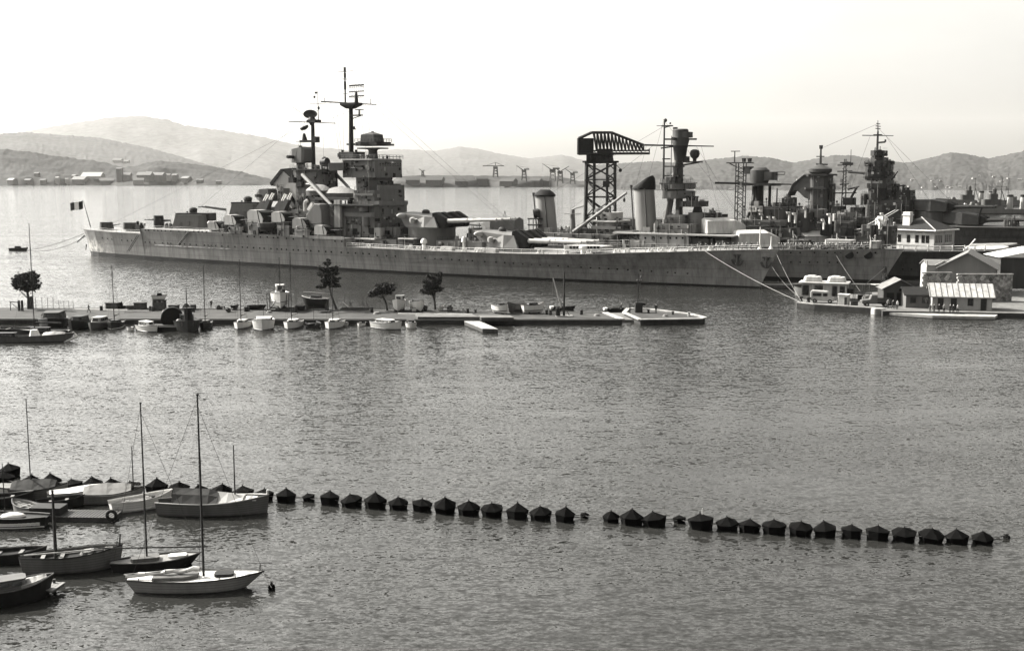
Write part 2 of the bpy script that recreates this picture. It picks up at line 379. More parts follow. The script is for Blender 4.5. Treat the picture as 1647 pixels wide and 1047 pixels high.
for (u, v, a, b, l) in [(20,295,14,5,'dark low shed at the far left end of the distant shore'),(46,296,10,6,'grey boathouse on the distant shore left of the tall white building'),(70,295,9,5,'small grey house on the distant shore left of the tall white building'),(300,293,14,6,'grey shed where the far built-up shore ends'),(322,294,10,4,'low grey shed alone on the far wooded point'),(352,296,8,4,'tiny grey house on the far wooded point'),(120,288,8,5,'grey house up the slope behind the long white-roofed building'),(240,283,9,5,'grey house on the slope above the far grey blocks'),(60,284,8,5,'lone grey house on the wooded slope at far left')]:
    house(u, v, 3520, a, b, l, 'buildings on the far left shore', wall='grey', roof='grey')
for (u, v, a, b, l) in [(664,296,22,6,'long dim shipyard shed, leftmost on the low middle shore'),(700,297,26,7,'second dim shipyard shed on the low middle shore'),(742,298,20,6,'third dim shipyard shed on the low middle shore'),(775,297,18,9,'taller dim shipyard hall on the low middle shore'),(818,298,24,6,'dim shipyard shed below the faint hammerhead crane'),(862,298,18,7,'dim shipyard shed among the faint V-jib cranes')]:
    house(u, v, 2950, a, b, l, 'shipyard sheds on the low middle shore', wall='dgrey', roof='dgrey')
# shipyard cranes on the far shore
def far_crane(u, vb, vt, Y, kind, label):
    P = on_hill(u, vb, Y); s = P.y / FOC; h = (vb - vt) * s
    root = thing('harbour_crane', P, random.uniform(-.2, .2), label, 'crane', 'cranes of the far shipyard')
    b = MB()
    for sx in (-1, 1):
        for sy in (-1, 1): b.tube((sx*h*.17, sy*h*.12, -6), (sx*h*.11, sy*h*.08, h*.6), 1.3, 1.1, 4)
    for q in (.15, .35, .5): b.tube((-h*.15,-h*.1,h*q),(h*.13,-h*.1,h*(q+.14)),.8,.8,4); b.tube((h*.15,-h*.1,h*q),(-h*.13,-h*.1,h*(q+.14)),.8,.8,4)
    b.build('tower', M['dark'], root)
    MB().box(-h*.16, h*.14, -h*.1, h*.1, h*.58, h*.72).build('cab', M['dark'], root)
    j = MB()
    if kind == 'V':
        j.tube((0,0,h*.66),(-h*.52,0,h*1.0),1.0,.5,4); j.tube((-h*.1,0,h*.7),(-h*.52,0,h*1.0),.6,.4,4); j.box(0,h*.34,-1.5,1.5,h*.72,h*.8); j.tube((-h*.5,0,h*.98),(h*.3,0,h*.84),.3,.3,3); j.tube((-h*.5,0,h*.98),(-h*.5,0,h*.6),.2,.2,3)
    elif kind == 'T':
        j.box(-h*.9,h*.6,-1.4,1.4,h*.74,h*.79); j.tube((0,0,h*.8),(0,0,h*1.0),1,.6,4); j.tube((0,0,h),(-h*.6,0,h*.8),.5,.5,3); j.tube((0,0,h),(h*.5,0,h*.8),.5,.5,3)
    else:
        j.tube((0,0,h*.7),(h*.5,0,h*1.0),1.2,.8,4); j.tube((0,0,h*.7),(-h*.2,0,h*.84),1.6,1.2,4)
    j.build('jib', M['dark'], root)
far_crane(680, 284, 272, 2950, 'V', 'faint far crane right of the battleship tower')
far_crane(797, 285, 262, 2950, 'T', 'faint far hammerhead crane, tallest on the low shore')
far_crane(843, 291, 267, 2950, 'V', 'faint far crane with wide V jibs')
far_crane(889, 296, 264, 2950, 'V', 'faint thick far crane nearest the big dark crane')
far_crane(901, 296, 268, 2950, 'L', 'faint slim far crane just right of the thick one')
far_crane(921, 296, 272, 2950, 'V', 'faint far crane partly behind the big dark crane')

# haze over the bay
hz = MB(); hz.box(-30000, 30000, -900, 30000, -5, 1500)
hm = bpy.data.materials.new('haze_air'); hm.use_nodes = True
hm.node_tree.nodes.remove(hm.node_tree.nodes['Principled BSDF'])
pv = hm.node_tree.nodes.new('ShaderNodeVolumePrincipled'); pv.inputs['Color'].default_value = (.97, .955, .92, 1); pv.inputs['Density'].default_value = .000014; pv.inputs['Anisotropy'].default_value = .3
hm.node_tree.links.new(pv.outputs['Volume'], hm.node_tree.nodes['Material Output'].inputs['Volume'])
tag(hz.build('haze', hm), kind='stuff')
# ------------------------------------------------------------------ ships
HEAD = (G(1226, 463) - G(145, 407)).normalized()
PORT = Vector((-HEAD.y, HEAD.x, 0))
BOW_A = G(1226, 463)

class Frame:
    """ship-local frame: x forward, y to port, z up, origin amidships on the waterline"""
    def __init__(s, origin): s.O = origin; s.h = HEAD; s.n = PORT; s.rz = math.atan2(HEAD.y, HEAD.x)
    def S(s, u, v, off=0.0):
        d = ray(u, v); t = (off + s.O.x * s.n.x + s.O.y * s.n.y) / (d.x * s.n.x + d.y * s.n.y)
        P = Vector((0, 0, CAM_H)) + d * t
        return (P - s.O).dot(s.h), P.z
    def at(s, u, v, off=0.0):
        x, z = s.S(u, v, off); return Vector((x, off, z))

GR = random.Random(21)
def dress(b, x0, x1, y0, y1, zb, zt, c, rnd, k=1.0):
    """plating ledges, scuttles, lockers, pipes, ladder and rails worked into the faces of a deckhouse"""
    L, W, H = x1 - x0, y1 - y0, zt - zb
    c = c + .15
    for _ in range(max(1, int(H / 2.6))):                       # ledges
        z = rnd.uniform(zb + .4, zt - .3); b.m = rnd.choice([0, 3]); b.box(x0 + c, x1 - c, y0 - .14, y0 + .1, z, z + .16); b.box(x1 - .1, x1 + .14, y0 + c, y1 - c, z, z + .16)
    for _ in range(int(L * H / 5 * k) + 1):                     # fittings on the starboard face
        w, h, d = rnd.uniform(.25, 1.0), rnd.uniform(.3, 1.2), rnd.uniform(.08, .5)
        x = rnd.uniform(x0 + c, max(x0 + c + .1, x1 - c - w)); z = rnd.uniform(zb, max(zb + .1, zt - h)); b.m = rnd.choice([0, 1, 1, 1, 2, 3]); b.box(x, x + w, y0 - d, y0 + .1, z, z + h)
    for _ in range(int(W * H / 6 * k) + 1):                     # and on the forward face
        w, h, d = rnd.uniform(.25, .9), rnd.uniform(.3, 1.2), rnd.uniform(.08, .45)
        y = rnd.uniform(y0 + c, max(y0 + c + .1, y1 - c - w)); z = rnd.uniform(zb, max(zb + .1, zt - h)); b.m = rnd.choice([0, 1, 1, 2, 3]); b.box(x1 - .1, x1 + d, y, y + w, z, z + h)
    for _ in range(int(L / 4) + 1):                             # pipes
        x = rnd.uniform(x0 + c, x1 - c); b.m = rnd.choice([1, 2, 3]); b.tube((x, y0 - .16, zb), (x, y0 - .16, zt + rnd.choice([0, .6, 1.2])), .09, .09, 5)
    for _ in range(int(L * W / 16 * k) + 1):                    # gear on the roof
        x = rnd.uniform(x0 + c, x1 - c); y = rnd.uniform(y0 + c, y1 - c); h = rnd.uniform(.3, 1.3); w = rnd.uniform(.2, .7); b.m = rnd.choice([0, 1, 1, 2, 3])
        if rnd.random() < .5: b.box(x - w, x + w, y - w * .7, y + w * .7, zt, zt + h)
        else: b.lathe([(w * .5, zt), (w * .45, zt + h), (w * .7, zt + h + .1), (w * .4, zt + h + .4)], 7, (x, y, 0))
    b.m = 1                                                    # rails
    n = max(2, int(L / 1.6))
    for i in range(n + 1): x = x0 + c + (L - 2 * c) * i / n; b.tube((x, y0 + .15, zt), (x, y0 + .15, zt + 1.0), .045, .045, 4, cap=False)
    for h in (.5, 1.0): b.tube((x0 + c, y0 + .15, zt + h), (x1 - c, y0 + .15, zt + h), .035, .035, 3, cap=False); b.tube((x1 - .15, y0 + c, zt + h), (x1 - .15, y1 - c, zt + h), .035, .035, 3, cap=False)
    b.m = 0
def block(F, parent, name, u0, u1, vt, vb, y0, y1, m, cut=0.0, taper=0.0, hole=None, lean=0.0, detail=True):
    """deckhouse whose starboard face spans the photo rectangle u0..u1, vt..vb"""
    um = (u0 + u1) / 2
    x0 = F.S(u0, vb, y0)[0]; x1 = F.S(u1, vb, y0)[0]
    zb = F.S(um, vb, y0)[1]; zt = F.S(um, vt, y0)[1]
    b = MB(); base = octa(x0, x1, y0, y1, cut) if cut else [(x0, y0), (x1, y0), (x1, y1), (x0, y1)]
    cx = (x0 + x1) / 2; cy = (y0 + y1) / 2; k = 1 - taper
    top = [(cx + (p[0] - cx) * k + lean, cy + (p[1] - cy) * k) for p in base]
    b.prism(base, zb, zt, top)
    if zt - zb > 1.3 and detail: dress(b, x0, x1, y0, y1, zb, zt, cut, GR)
    o = b.build(name, [m, M['dark'], M['lgrey'], M['grey']], parent)
    return o, (x0, x1, zb, zt)

def ship_hull(parent, st, boot, m=None, zs=(.45, .8)):
    """st: (x at waterline, x at deck, half beam at waterline, half beam at deck, deck height)"""
    rings = []
    for (xw, xd, hw, hd, zd) in st:
        bz = boot(xw)
        ring = []
        lv = [(-2.0, -.12), (0.0, 0.0), (bz, bz / zd), (zd * zs[0], zs[0]), (zd * zs[1], zs[1]), (zd, 1.0)]
        for z, t in lv:
            tt = max(0, t); q = tt ** 1.6
            ring.append((xw + (xd - xw) * t, -(hw + (hd - hw) * q), z))
        rings.append(ring + [(p[0], -p[1], p[2]) for p in reversed(ring)])
    b = MB(); n = len(rings[0])
    for k in range(len(rings) - 1):
        for i in range(n - 1):
            b.m = 1 if i in (0, 1, n - 2, n - 3) else 0
            A_, B_ = rings[k], rings[k + 1]
            b.add([A_[i], A_[i + 1], B_[i + 1], B_[i]], [(0, 1, 2, 3)])
    for ring in (rings[0], rings[-1]):
        for i in range(n // 2 - 1):
            b.m = 1 if i in (0, 1) else 0
            b.add([ring[i], ring[i + 1], ring[n - 2 - i], ring[n - 1 - i]], [(0, 1, 2, 3)])
    hull = b.build('hull', [m or M['hull'], M['boot']], parent)
    d = MB()
    for k in range(len(rings) - 1):
        a, c = rings[k], rings[k + 1]; q = n // 2 - 1
        e = 0.03
        d.add([(a[q][0], a[q][1], a[q][2] - e), (c[q][0], c[q][1], c[q][2] - e), (c[q][0], -c[q][1], c[q][2] - e), (a[q][0], -a[q][1], a[q][2] - e)], [(0, 1, 2, 3)])
    d.build('deck', M['deck'], parent)
    xs = [s_[0] for s_ in st]
    def half(x, z):
        zd = interp(x, [s_[1] for s_ in st], [s_[4] for s_ in st]); t = min(1, max(0, z / zd)) ** 1.6
        return interp(x, [s_[0] for s_ in st], [s_[2] for s_ in st]) * (1 - t) + interp(x, [s_[1] for s_ in st], [s_[3] for s_ in st]) * t
    def zdeck(x): return interp(x, [s_[1] for s_ in st], [s_[4] for s_ in st])
    return half, zdeck

def on_side(F, half, u, v):
    y = -10.0
    for _ in range(6):
        x, z = F.S(u, v, y); y = -half(x, z)
    return x, y, z
def portholes(F, half, parent, px, r=.26, m='black'):
    first = None
    for (u, v) in px:
        x, y, z = on_side(F, half, u, v)
        dy = (half(x + 1, z) - half(x - 1, z)) / 2
        if first is None:
            b = MB(); b.tube((0, -.12, 0), (0, .3, 0), 1, 1, 10); first = b.build('porthole', M[m], parent); o = first
        else: o = clone(first, parent)
        o.location = (x, y, z); o.scale = (r, 1, r); o.rotation_euler = (0, 0, -math.atan(dy))

def rail(parent, pts, h=1.0, step=2.2, m='lgrey', name='railing', r=.035):
    b = MB()
    for p, q in zip(pts[:-1], pts[1:]):
        p = Vector(p); q = Vector(q); L = (q - p).length; k = max(1, int(L / step))
        for i in range(k + 1):
            c = p.lerp(q, i / k); b.tube(c, c + Vector((0, 0, h)), r * 1.3, r * 1.3, 4, cap=False)
        for hh in (h, h * .55): b.tube(p + Vector((0, 0, hh)), q + Vector((0, 0, hh)), r, r, 3, cap=False)
    return b.build(name, M[m], parent, recalc=False)

def barrel(parent, p, d, L, r0, r1, m='lgrey', tipm=None):
    b = MB(); d = Vector(d).normalized(); p = Vector(p)
    b.tube(p, p + d * L * .45, r0, r0 * .92, 10); b.tube(p + d * L * .45, p + d * L, r0 * .72, r1, 10); b.tube(p + d * (L - .25), p + d * (L + .15), r1 * 1.35, r1 * 1.35, 8)
    return b.build('barrel', M[m], parent, smooth=True)

def quad_turret(parent, c, zbase, ztop, barb_bot, elev=0.0):
    """four-gun main turret: barbette, gun house with sloping roof and overhanging rear, ear hoods, black bags, barrels"""
    rt = bpy.data.objects.new('main_turret', None); COL.objects.link(rt); rt.parent = parent; rt.location = c
    b = MB(); b.lathe([(6.6, barb_bot), (6.6, zbase - .6), (6.9, zbase - .2), (6.9, zbase + .1)], 28, (-.5, 0, 0)); b.build('barbette', M['grey'], rt, smooth=True)
    g = MB(); H = ztop - zbase
    # plan tapers to the rear; roof highest at the back
    base = [(-6.5,-4.6),(2,-7.4),(6.2,-6.9),(6.2,6.9),(2,7.4),(-6.5,4.6)]
    top = [(-9.6,-3.9),(-8.0,-5.2),(1.8,-6.7),(4.6,-6.2),(4.6,6.2),(1.8,6.7),(-8.0,5.2),(-9.6,3.9)]
    lo = [(-6.5,-4.0),(-6.3,-4.7),(2,-7.4),(6.2,-6.9),(6.2,6.9),(2,7.4),(-6.3,4.7),(-6.5,4.0)]
    zt = [ztop, ztop - .1, ztop - .75, ztop - .95, ztop - .95, ztop - .75, ztop - .1, ztop]
    vs = [(p[0], p[1], zbase) for p in lo] + [(p[0], p[1], z) for p, z in zip(top, zt)]
    n = 8; g.add(vs, [tuple(range(n - 1, -1, -1)), (8, 9, 14, 15), (9, 10, 13, 14), (10, 11, 12, 13)] + [(i, (i + 1) % n, n + (i + 1) % n, n + i) for i in range(n)])
    gh = g.build('gun_house', M['turret'], rt)
    e = MB(); e.at((-6.2, 0, ztop - .75)).ball((0, -6.1, 0), 1.0, 2.1, .72, 12, 8); e.ball((0, 6.1, 0), 1.0, 2.1, .72, 12, 8); e.box(-.5, .5, -5.6, 5.6, -.45, .5); e.build('rangefinder', M['lgrey'], rt, smooth=True)
    c1 = MB(); c1.lathe([(1.1, ztop - .35), (1.1, ztop + .35), (.6, ztop + .75)], 10, (-4.2, 2.4, 0)); c1.build('cupola', M['dgrey'], rt, smooth=True)
    h1 = MB(); h1.at((-2.2, -6.6, zbase + H * .45)).lathe([(.75, -.6), (.9, 0), (.8, .7), (.3, .95)], 10); h1.tube((0, -.3, .3), (1.9, -.3, .5), .2, .15, 6); h1.build('side_hood', M['lgrey'], rt, smooth=True)
    for yy in (-4.9, -2.1, 2.1, 4.9):
        k = MB(); k.loft([[(4.0, yy - 1.35, zbase + .2), (4.0, yy + 1.35, zbase + .2), (4.0, yy + 1.2, ztop + .1), (4.0, yy - 1.2, ztop + .1)],
                          [(5.4, yy - 1.38, zbase - .1), (5.4, yy + 1.38, zbase - .1), (5.0, yy + .8, ztop + .35), (5.0, yy - .8, ztop + .35)],
                          [(7.6, yy - 1.25, zbase - .1), (7.6, yy + 1.25, zbase - .1), (7.0, yy + .85, zbase + H * .8), (7.0, yy - .85, zbase + H * .8)],
                          [(8.4, yy - .7, zbase + H * .25), (8.4, yy + .7, zbase + H * .25), (8.3, yy + .55, zbase + H * .62), (8.3, yy - .55, zbase + H * .62)]])
        k.build('blast_bag', M['black'], rt, smooth=True)
        barrel(rt, (7.4, yy, zbase + H * .46), (math.cos(elev), 0, math.sin(elev)), 16.2, .62, .3, 'lgrey')
    return rt

def gun_box(parent, name, c, L, W, H, rz, m='grey', nb=2, bl=5.0, el=.03, dome=True, front=True, bm='dark', holder=True):
    """enclosed gun mount: cut-corner shield, roof plate, optional dome, barrels"""
    rt = bpy.data.objects.new(name, None); COL.objects.link(rt); rt.parent = parent; rt.location = c; rt.rotation_euler = (0, 0, rz)
    b = MB(); cc = min(L, W) * .24
    lo = octa(-L/2, L/2, -W/2, W/2, cc); hi = [(p[0] * .94 - (.06 * L if p[0] > 0 else 0), p[1] * .9) for p in lo]
    b.prism(lo, .25, H, hi); b.lathe([(min(L, W) * .42, -.35), (min(L, W) * .42, .3)], 14)
    for (x_, s_) in ((-L*.12, 1), (L*.1, .8)): b.box(x_, x_ + .9 * s_, -W/2 - .1, -W/2 + .6, H*.25, H*.25 + 1.1 * s_); b.box(x_, x_ + .9 * s_, W/2 - .6, W/2 + .1, H*.25, H*.25 + 1.1 * s_)
    b.box(-L*.4, L*.3, -W*.47, W*.47, H - .02, H + .025)
    b.build('shield', M[m], rt)
    if dome:
        d = MB(); d.lathe([(W*.13, H - .1), (W*.13, H + 1.2), (W*.15, H + 1.3), (W*.13, H + 1.9), (W*.06, H + 2.3)], 12, (-L*.04, 0, 0)); d.box(-L*.5, L*.3, -W*.32, W*.32, H + .03, H + .5); d.box(-L*.5 - .5, -L*.42, -W*.26, W*.26, H * .35, H + .4); d.lathe([(.35, H + .4), (.3, H + .9)], 8, (L*.18, -W*.2, 0)); d.tube((-L*.3, -W*.34, H + .5), (-L*.3, -W*.34, H + 1.2), .06, .06, 4); d.build('sight_dome', M['dark'], rt, smooth=True)
    for i in range(nb):
        y = (i - (nb - 1) / 2) * W * .26
        barrel(rt, (L * .44, y, H * .52), (math.cos(el), 0, math.sin(el)), bl, .17, .11, bm)
    return rt

def aa_mount(parent, c, s=1.0, rz=0.0, el=.05):
    """twin anti-aircraft turret with rounded hood"""
    rt = bpy.data.objects.new('anti_aircraft_turret', None); COL.objects.link(rt); rt.parent = parent; rt.location = c; rt.rotation_euler = (0, 0, rz)
    prof = [(-2.1, .2), (2.0, .2), (2.2, 1.0), (1.5, 2.1), (.7, 2.65), (-1.4, 2.75), (-2.1, 2.3)]
    b = MB(); b.side([(p[0] * s, p[1] * s) for p in prof], -1.7 * s, 1.7 * s); b.build('shield', M['lgrey'], rt, smooth=True)
    k = MB(); k.lathe([(1.7 * s, -1.4 * s), (1.7 * s, .3 * s)], 14); k.build('base_ring', M['dgrey'], rt, smooth=True)
    f = MB(); f.loft([[(1.2*s, -1.74*s, .25*s), (1.2*s, 1.74*s, .25*s), (.6*s, 1.74*s, 2.72*s), (.6*s, -1.74*s, 2.72*s)], [(2.5*s, -1.5*s, .4*s), (2.5*s, 1.5*s, .4*s), (1.75*s, 1.5*s, 2.3*s), (1.75*s, -1.5*s, 2.3*s)]]); f.build('gun_port_panel', M['black'], rt)  # black over gun ports and whole forward face, its shade put into the colour
    for y in (-.45, .45): barrel(rt, (2.3 * s, y * s, 1.45 * s), (math.cos(el), 0, math.sin(el)), 3.6 * s, .15, .09, 'dark')
    return rt

# ================================================================== the battleship moored in front
FA = Frame((BOW_A + G(145, 407)) / 2)
ship = thing('battleship', FA.O, FA.rz, 'long grey battleship with twin towers and pale stern, moored behind the small pier', 'battleship')
bootA = lambda x: interp(x, [-110, -40, 40, 110], [1.25, 1.0, .6, .3])
stA = [(-114, -115.5, 3.0, 4.6, 8.6), (-113, -114.5, 4.6, 6.2, 8.6), (-110, -111, 6.2, 7.9, 8.5), (-105, -105, 8.0, 9.4, 8.4), (-95, -95, 9.6, 10.8, 8.2), (-79.4, -79.4, 11, 12.1, 8.15), (-79.2, -79.2, 11, 12.1, 9.7),
       (-65, -65, 11.8, 12.9, 9.65), (-45, -45, 12.4, 13.6, 9.5), (-15, -15, 12.8, 14, 9.3), (4.2, 4.2, 12.8, 14, 9.0), (4.5, 4.5, 12.8, 14, 6.75), (25, 25, 12.4, 13.7, 6.6), (40, 40, 11.4, 13.5, 6.6), (55, 55, 9.9, 12.3, 6.6), (70, 70, 7.8, 11, 6.8),
       (80, 80.5, 6.2, 9.8, 7.2), (88, 89, 4.8, 8.5, 7.7), (96, 98, 3.5, 6.9, 8.1), (103, 106, 2.4, 5.2, 8.5), (109, 112.6, 1.5, 3.4, 8.85), (114, 118, .8, 1.7, 9.05), (118.6, 123, .15, .25, 9.25)]
hullm = plated(mat('battleship_paint', .20, .5, .16, .22, True))
# pale scoured patches low on the stern
nt = hullm.node_tree; bs = nt.nodes['Principled BSDF']; src = bs.inputs['Base Color'].links[0].from_socket
tc = nt.nodes.new('ShaderNodeTexCoord'); sx = nt.nodes.new('ShaderNodeSeparateXYZ'); nt.links.new(tc.outputs['Object'], sx.inputs[0])
def mrange(sock, a, b, c, d):
    n = nt.nodes.new('ShaderNodeMapRange'); n.inputs[1].default_value = a; n.inputs[2].default_value = b; n.inputs[3].default_value = c; n.inputs[4].default_value = d
    nt.links.new(sock, n.inputs[0]); return n.outputs[0]
def mul(a, b):
    n = nt.nodes.new('ShaderNodeMath'); n.operation = 'MULTIPLY'; nt.links.new(a, n.inputs[0]); nt.links.new(b, n.inputs[1]); return n.outputs[0]
nz = nt.nodes.new('ShaderNodeTexNoise'); nz.inputs['Scale'].default_value = .55; nz.inputs['Detail'].default_value = 7; nz.inputs['Roughness'].default_value = .7; nt.links.new(tc.outputs['Object'], nz.inputs['Vector'])
f = mul(mul(mrange(sx.outputs[0], -112, -94, 1, 0), mrange(sx.outputs[2], 6.5, 2.0, 0, 1)), mrange(nz.outputs['Fac'], .47, .58, 0, 1))
mx = nt.nodes.new('ShaderNodeMix'); mx.data_type = 'RGBA'; nt.links.new(f, mx.inputs[0]); nt.links.new(src, mx.inputs[6]); mx.inputs[7].default_value = (.62, .60, .56, 1)
nt.links.new(mx.outputs[2], bs.inputs['Base Color'])
halfA, zdA = ship_hull(ship, stA, bootA, hullm)

pp = [(165,383),(173,384),(180,385),(196,386.5),(205,387),(212,387)]
pp += [(u, 370.5 + (u - 234) * .03) for u in (234,239,248,254,260,266,275,288,299,312,319,325,332)] + [(358,378),(398,380.5),(409,381),(419,381.5),(430,381.5),(440,382.5),(447,382.5),(461,383.5),(472,384.5),(504,386),(539,388),(550,388.5)]
pp += [(u, 389.5 + (u - 234) * .0525) for u in (234,241,249,262,270,275,290,297,306,316,329,335,340,347,357,367,378,390,398,408,418,425,436,446,453,461,472,480,493,500,513,524,533,549,560,572,584,594)]
pp += [(u, 411.5 + (u - 620) * .046) for u in (607,622,636)] + [(u, 415 + (u - 684) * .058) for u in (684,700,710,727,739,752,760,780,798,812,826,841,855,869,884,898,914,935,950,964,979,993,1010,1030,1048,1074,1086,1106,1131,1150)]
pp += [(680,409),(945,413),(965,413.5),(982,414),(1003,415)]
portholes(FA, halfA, ship, pp[:100], .24)

# raised bulwark plates between the gun bays
for (u0, u1, vt, vb) in [(368,387,365,376),(399,415,360,378),(446,465,363,380),(474,497,369,382),(497,553,380,385)]:
    block(FA, ship, 'bulwark', u0, u1, vt, vb, -14.03, -13.7, hullm)
# armour-belt ledge
lb = MB(); prev = None
for u in range(250, 545, 12):
    x, y, z = on_side(FA, halfA, u, 398 + (u - 320) * .052)
    c = Vector((x, y - .02, z))
    if prev is not None: lb.tube(prev, c, .05, .05, 4, cap=False)
    prev = c
lb.build('rubbing_strake', hullm, ship)
# gun tub under the bay, quarterdeck door recess, ladders and stern boom
tb = MB(); tb.lathe([(1.6, 0), (2.6, 1.2), (2.6, 2.4)], 14, (FA.S(429, 371, -13.5)[0], -13.6, FA.S(429, 372, -13.5)[1])); tb.build('gun_tub', M['dgrey'], ship, smooth=True)
x0, z0 = FA.S(228, 372, -12.1)
MB().box(x0 - 1.0, x0 - .35, -11.9, 11.9, 8.2, 9.65).build('step_bulkhead', M['dark'], ship)
ld = MB(); a = FA.at(221, 378, -12.4); c = FA.at(205, 404, -12.6)
for dy in (0, .8): ld.tube(a + Vector((dy, 0, 0)), c + Vector((dy, 0, 0)), .12, .12, 4)
for i in range(12):
    p = a.lerp(c, i / 12); ld.tube(p, p + Vector((.8, 0, 0)), .07, .07, 3)
ld.build('boarding_ladder', M['dark'], ship)
ld = MB(); a = FA.at(304, 372, -13.4); c = FA.at(286, 394, -13.2); ld.tube(a, c, .16, .16, 4); ld.tube(a + Vector((.7, 0, 0)), c + Vector((.7, 0, 0)), .12, .12, 4); ld.build('boarding_ladder', M['dgrey'], ship)
bo = MB(); bo.tube(FA.at(136, 379, -4), FA.at(124, 390, -4), .22, .16, 5); bo.tube(FA.at(139, 393, -5), FA.at(138, 402, -5), .2, .15, 5); bo.build('stern_boom', M['dark'], ship)
fs_ = MB(); fb = FA.at(146, 366, 0); ft = FA.at(133.5, 322, 0); fs_.tube(fb, ft, .16, .08, 6); fs_.build('flagstaff', M['dark'], ship)
# railings along the starboard edge
def deck_edge(xs, off=.35): return [(x, -(halfA(x, zdA(x)) - off), zdA(x) + .02) for x in xs]
rail(ship, deck_edge([-114, -111, -105, -95, -80]), 1.0, 2.4, 'lgrey')
rail(ship, deck_edge([-78.5, -65, -50, -42]), 1.0, 2.4, 'lgrey')
rail(ship, deck_edge([5, 25, 40, 55, 70, 80, 90, 100, 108, 114, 119]), 1.05, 2.2, 'white', r=.05)
# white chocks, lockers and rolled canvas along the deck edge
for u in (601,662,680,703,752,775,868,908,943,985,1000,1035,1050,1068,1095,1125):
    x = FA.S(u, 404, -11)[0]; y = -(halfA(x, zdA(x)) - .7); z = zdA(x); k = random.uniform(.7, 1.2)
    b = MB(); b.prism(octa(x - k, x + k, y - .35, y + .35, .12), z, z + .35, octa(x - k * .9, x + k * .9, y - .3, y + .3, .1)); b.lathe([(.28, .3), (.22, .75), (.34, .9)], 8, (x - k * .5, y, z)); b.lathe([(.28, .3), (.22, .75), (.34, .9)], 8, (x + k * .5, y, z))
    b.build('bollard', M['white'], ship)
# flag
fl = MB(); a = FA.O + (HEAD * ft.x) + Vector((0, 0, ft.z)); wdt = 4.6; hgt = 2.7
for i in range(12):
    for j in range(6): pass
vs_ = []; fs2 = []
for i in range(13):
    t = i / 12
    for j in range(5):
        q = j / 4
        vs_.append((-wdt * t * .9, .35 * math.sin(t * 7 + q) * t, -hgt * q - .9 * t - .15 * math.sin(t * 6)))
for i in range(12):
    fl.m = 0 if i < 4 else (1 if i < 8 else 2)
    for j in range(4):
        k = i * 5 + j; fl.add([vs_[k], vs_[k + 5], vs_[k + 6], vs_[k + 1]], [(0, 1, 2, 3)])
fo = fl.build('flag', [mat('flag_blue', .02, .8, .1), mat('flag_white', .8, .8, .05), mat('flag_red', .05, .8, .1)], recalc=False)
fo.location = a + Vector((-.1, 0, -.2)); fo.rotation_euler = (0, 0, R(12)); tag(fo, 'three-banded dark, white and dark flag flying at the battleship stern', 'flag')

# --- stern armament
for (u, v, L, W, H, rz) in [(172, 369, 4.2, 3.6, 2.5, .5), (211, 371, 4.8, 3.8, 2.6, .4)]:
    p = FA.at(u, v, -3); gun_box(ship, 'gun_mount', (p.x, -3, 8.4), L, W, H, rz, 'dgrey', 2, 2.5, .2, dome=False)
p = FA.at(218, 365, -4); bx = MB(); bx.prism(octa(-1.4, 1.4, -1, 1, .3), 0, 2.2); bx.lathe([(.5, 2.0), (.5, 3.2), (.3, 3.4)], 8, (-.9, 0, 0)); bx.lathe([(.45, 2.0), (.45, 2.9)], 8, (.8, 0, 0)); bx.build('winch_house', M['dark'], ship, loc=(p.x + 2, -4, 8.2))
p = FA.at(256, 362, -5); gun_box(ship, 'gun_mount', (p.x, -5, 9.7), 3.2, 2.6, 3.9, .6, 'dark', 2, 4.0, .1, dome=False)
for u in (268, 274): 
    p = FA.at(u, 364, -6); b = MB(); b.lathe([(.7, 0), (.7, 1.1), (.35, 1.7)], 8); b.build('ventilator', M['dgrey'], ship, loc=(p.x, -6, 9.6))
p = FA.at(309, 366, 0); gun_box(ship, 'secondary_turret', (p.x, 0, 9.7), 13.5, 9.5, 4.3, R(180 + 20), 'grey', 3, 9, .04)
p = FA.at(397, 352, 0); tb = MB(); tb.lathe([(4.4, 9.4), (4.4, 13.4)], 18, (p.x, 0, 0)); tb.build('barbette', M['grey'], ship, smooth=True)
gun_box(ship, 'secondary_turret', (p.x, 0, 13.5), 12.5, 9.5, 4.2, R(180 + 22), 'grey', 3, 9, .12)
b = MB(); p = FA.at(338, 366, -9); b.lathe([(.55, 0), (.6, 2.0), (.9, 2.4), (.5, 3.0)], 10); b.build('ventilator', M['white'], ship, loc=(p.x, -9, 9.5), smooth=True)
# --- starboard anti-aircraft battery
for (u, v, y, s) in [(349, 369, -11, 1.0), (378, 361, -11, 1.15), (420, 358, -11, 1.45), (455, 357, -10.5, 1.2), (488, 367, -11.5, 1.15), (522, 377, -12, 1.05)]:
    x, z = FA.S(u, v, y); aa_mount(ship, (x, y, z - .3), s, random.uniform(-.08, .08))
for (u, y) in [(360, -11.5), (392, -11.5), (470, -12)]:
    x, z = FA.S(u, 372, y); b = MB(); b.prism(octa(-1.6, 1.6, -1.2, 1.2, .4), 0, 2.6); b.box(-1.0, 1.2, -1.25, -1.2, .8, 1.6); b.build('ready_locker', M['dark'], ship, loc=(x, y + 1.5, 9.3))
# solid block in dark colour to blacken the gun bays, long low deckhouse behind the battery
block(FA, ship, 'gun_bay_backing', 344, 500, 363, 379, -12.0, -9.5, M['dark'])
block(FA, ship, 'deckhouse', 352, 402, 357, 368, -6.0, 6.0, M['grey'], 1.0)
block(FA, ship, 'deckhouse', 402, 470, 340, 372, -7.0, 7.0, M['grey'], 1.5)
block(FA, ship, 'deckhouse', 466, 548, 338, 378, -8.0, 8.0, M['grey'], 1.0)
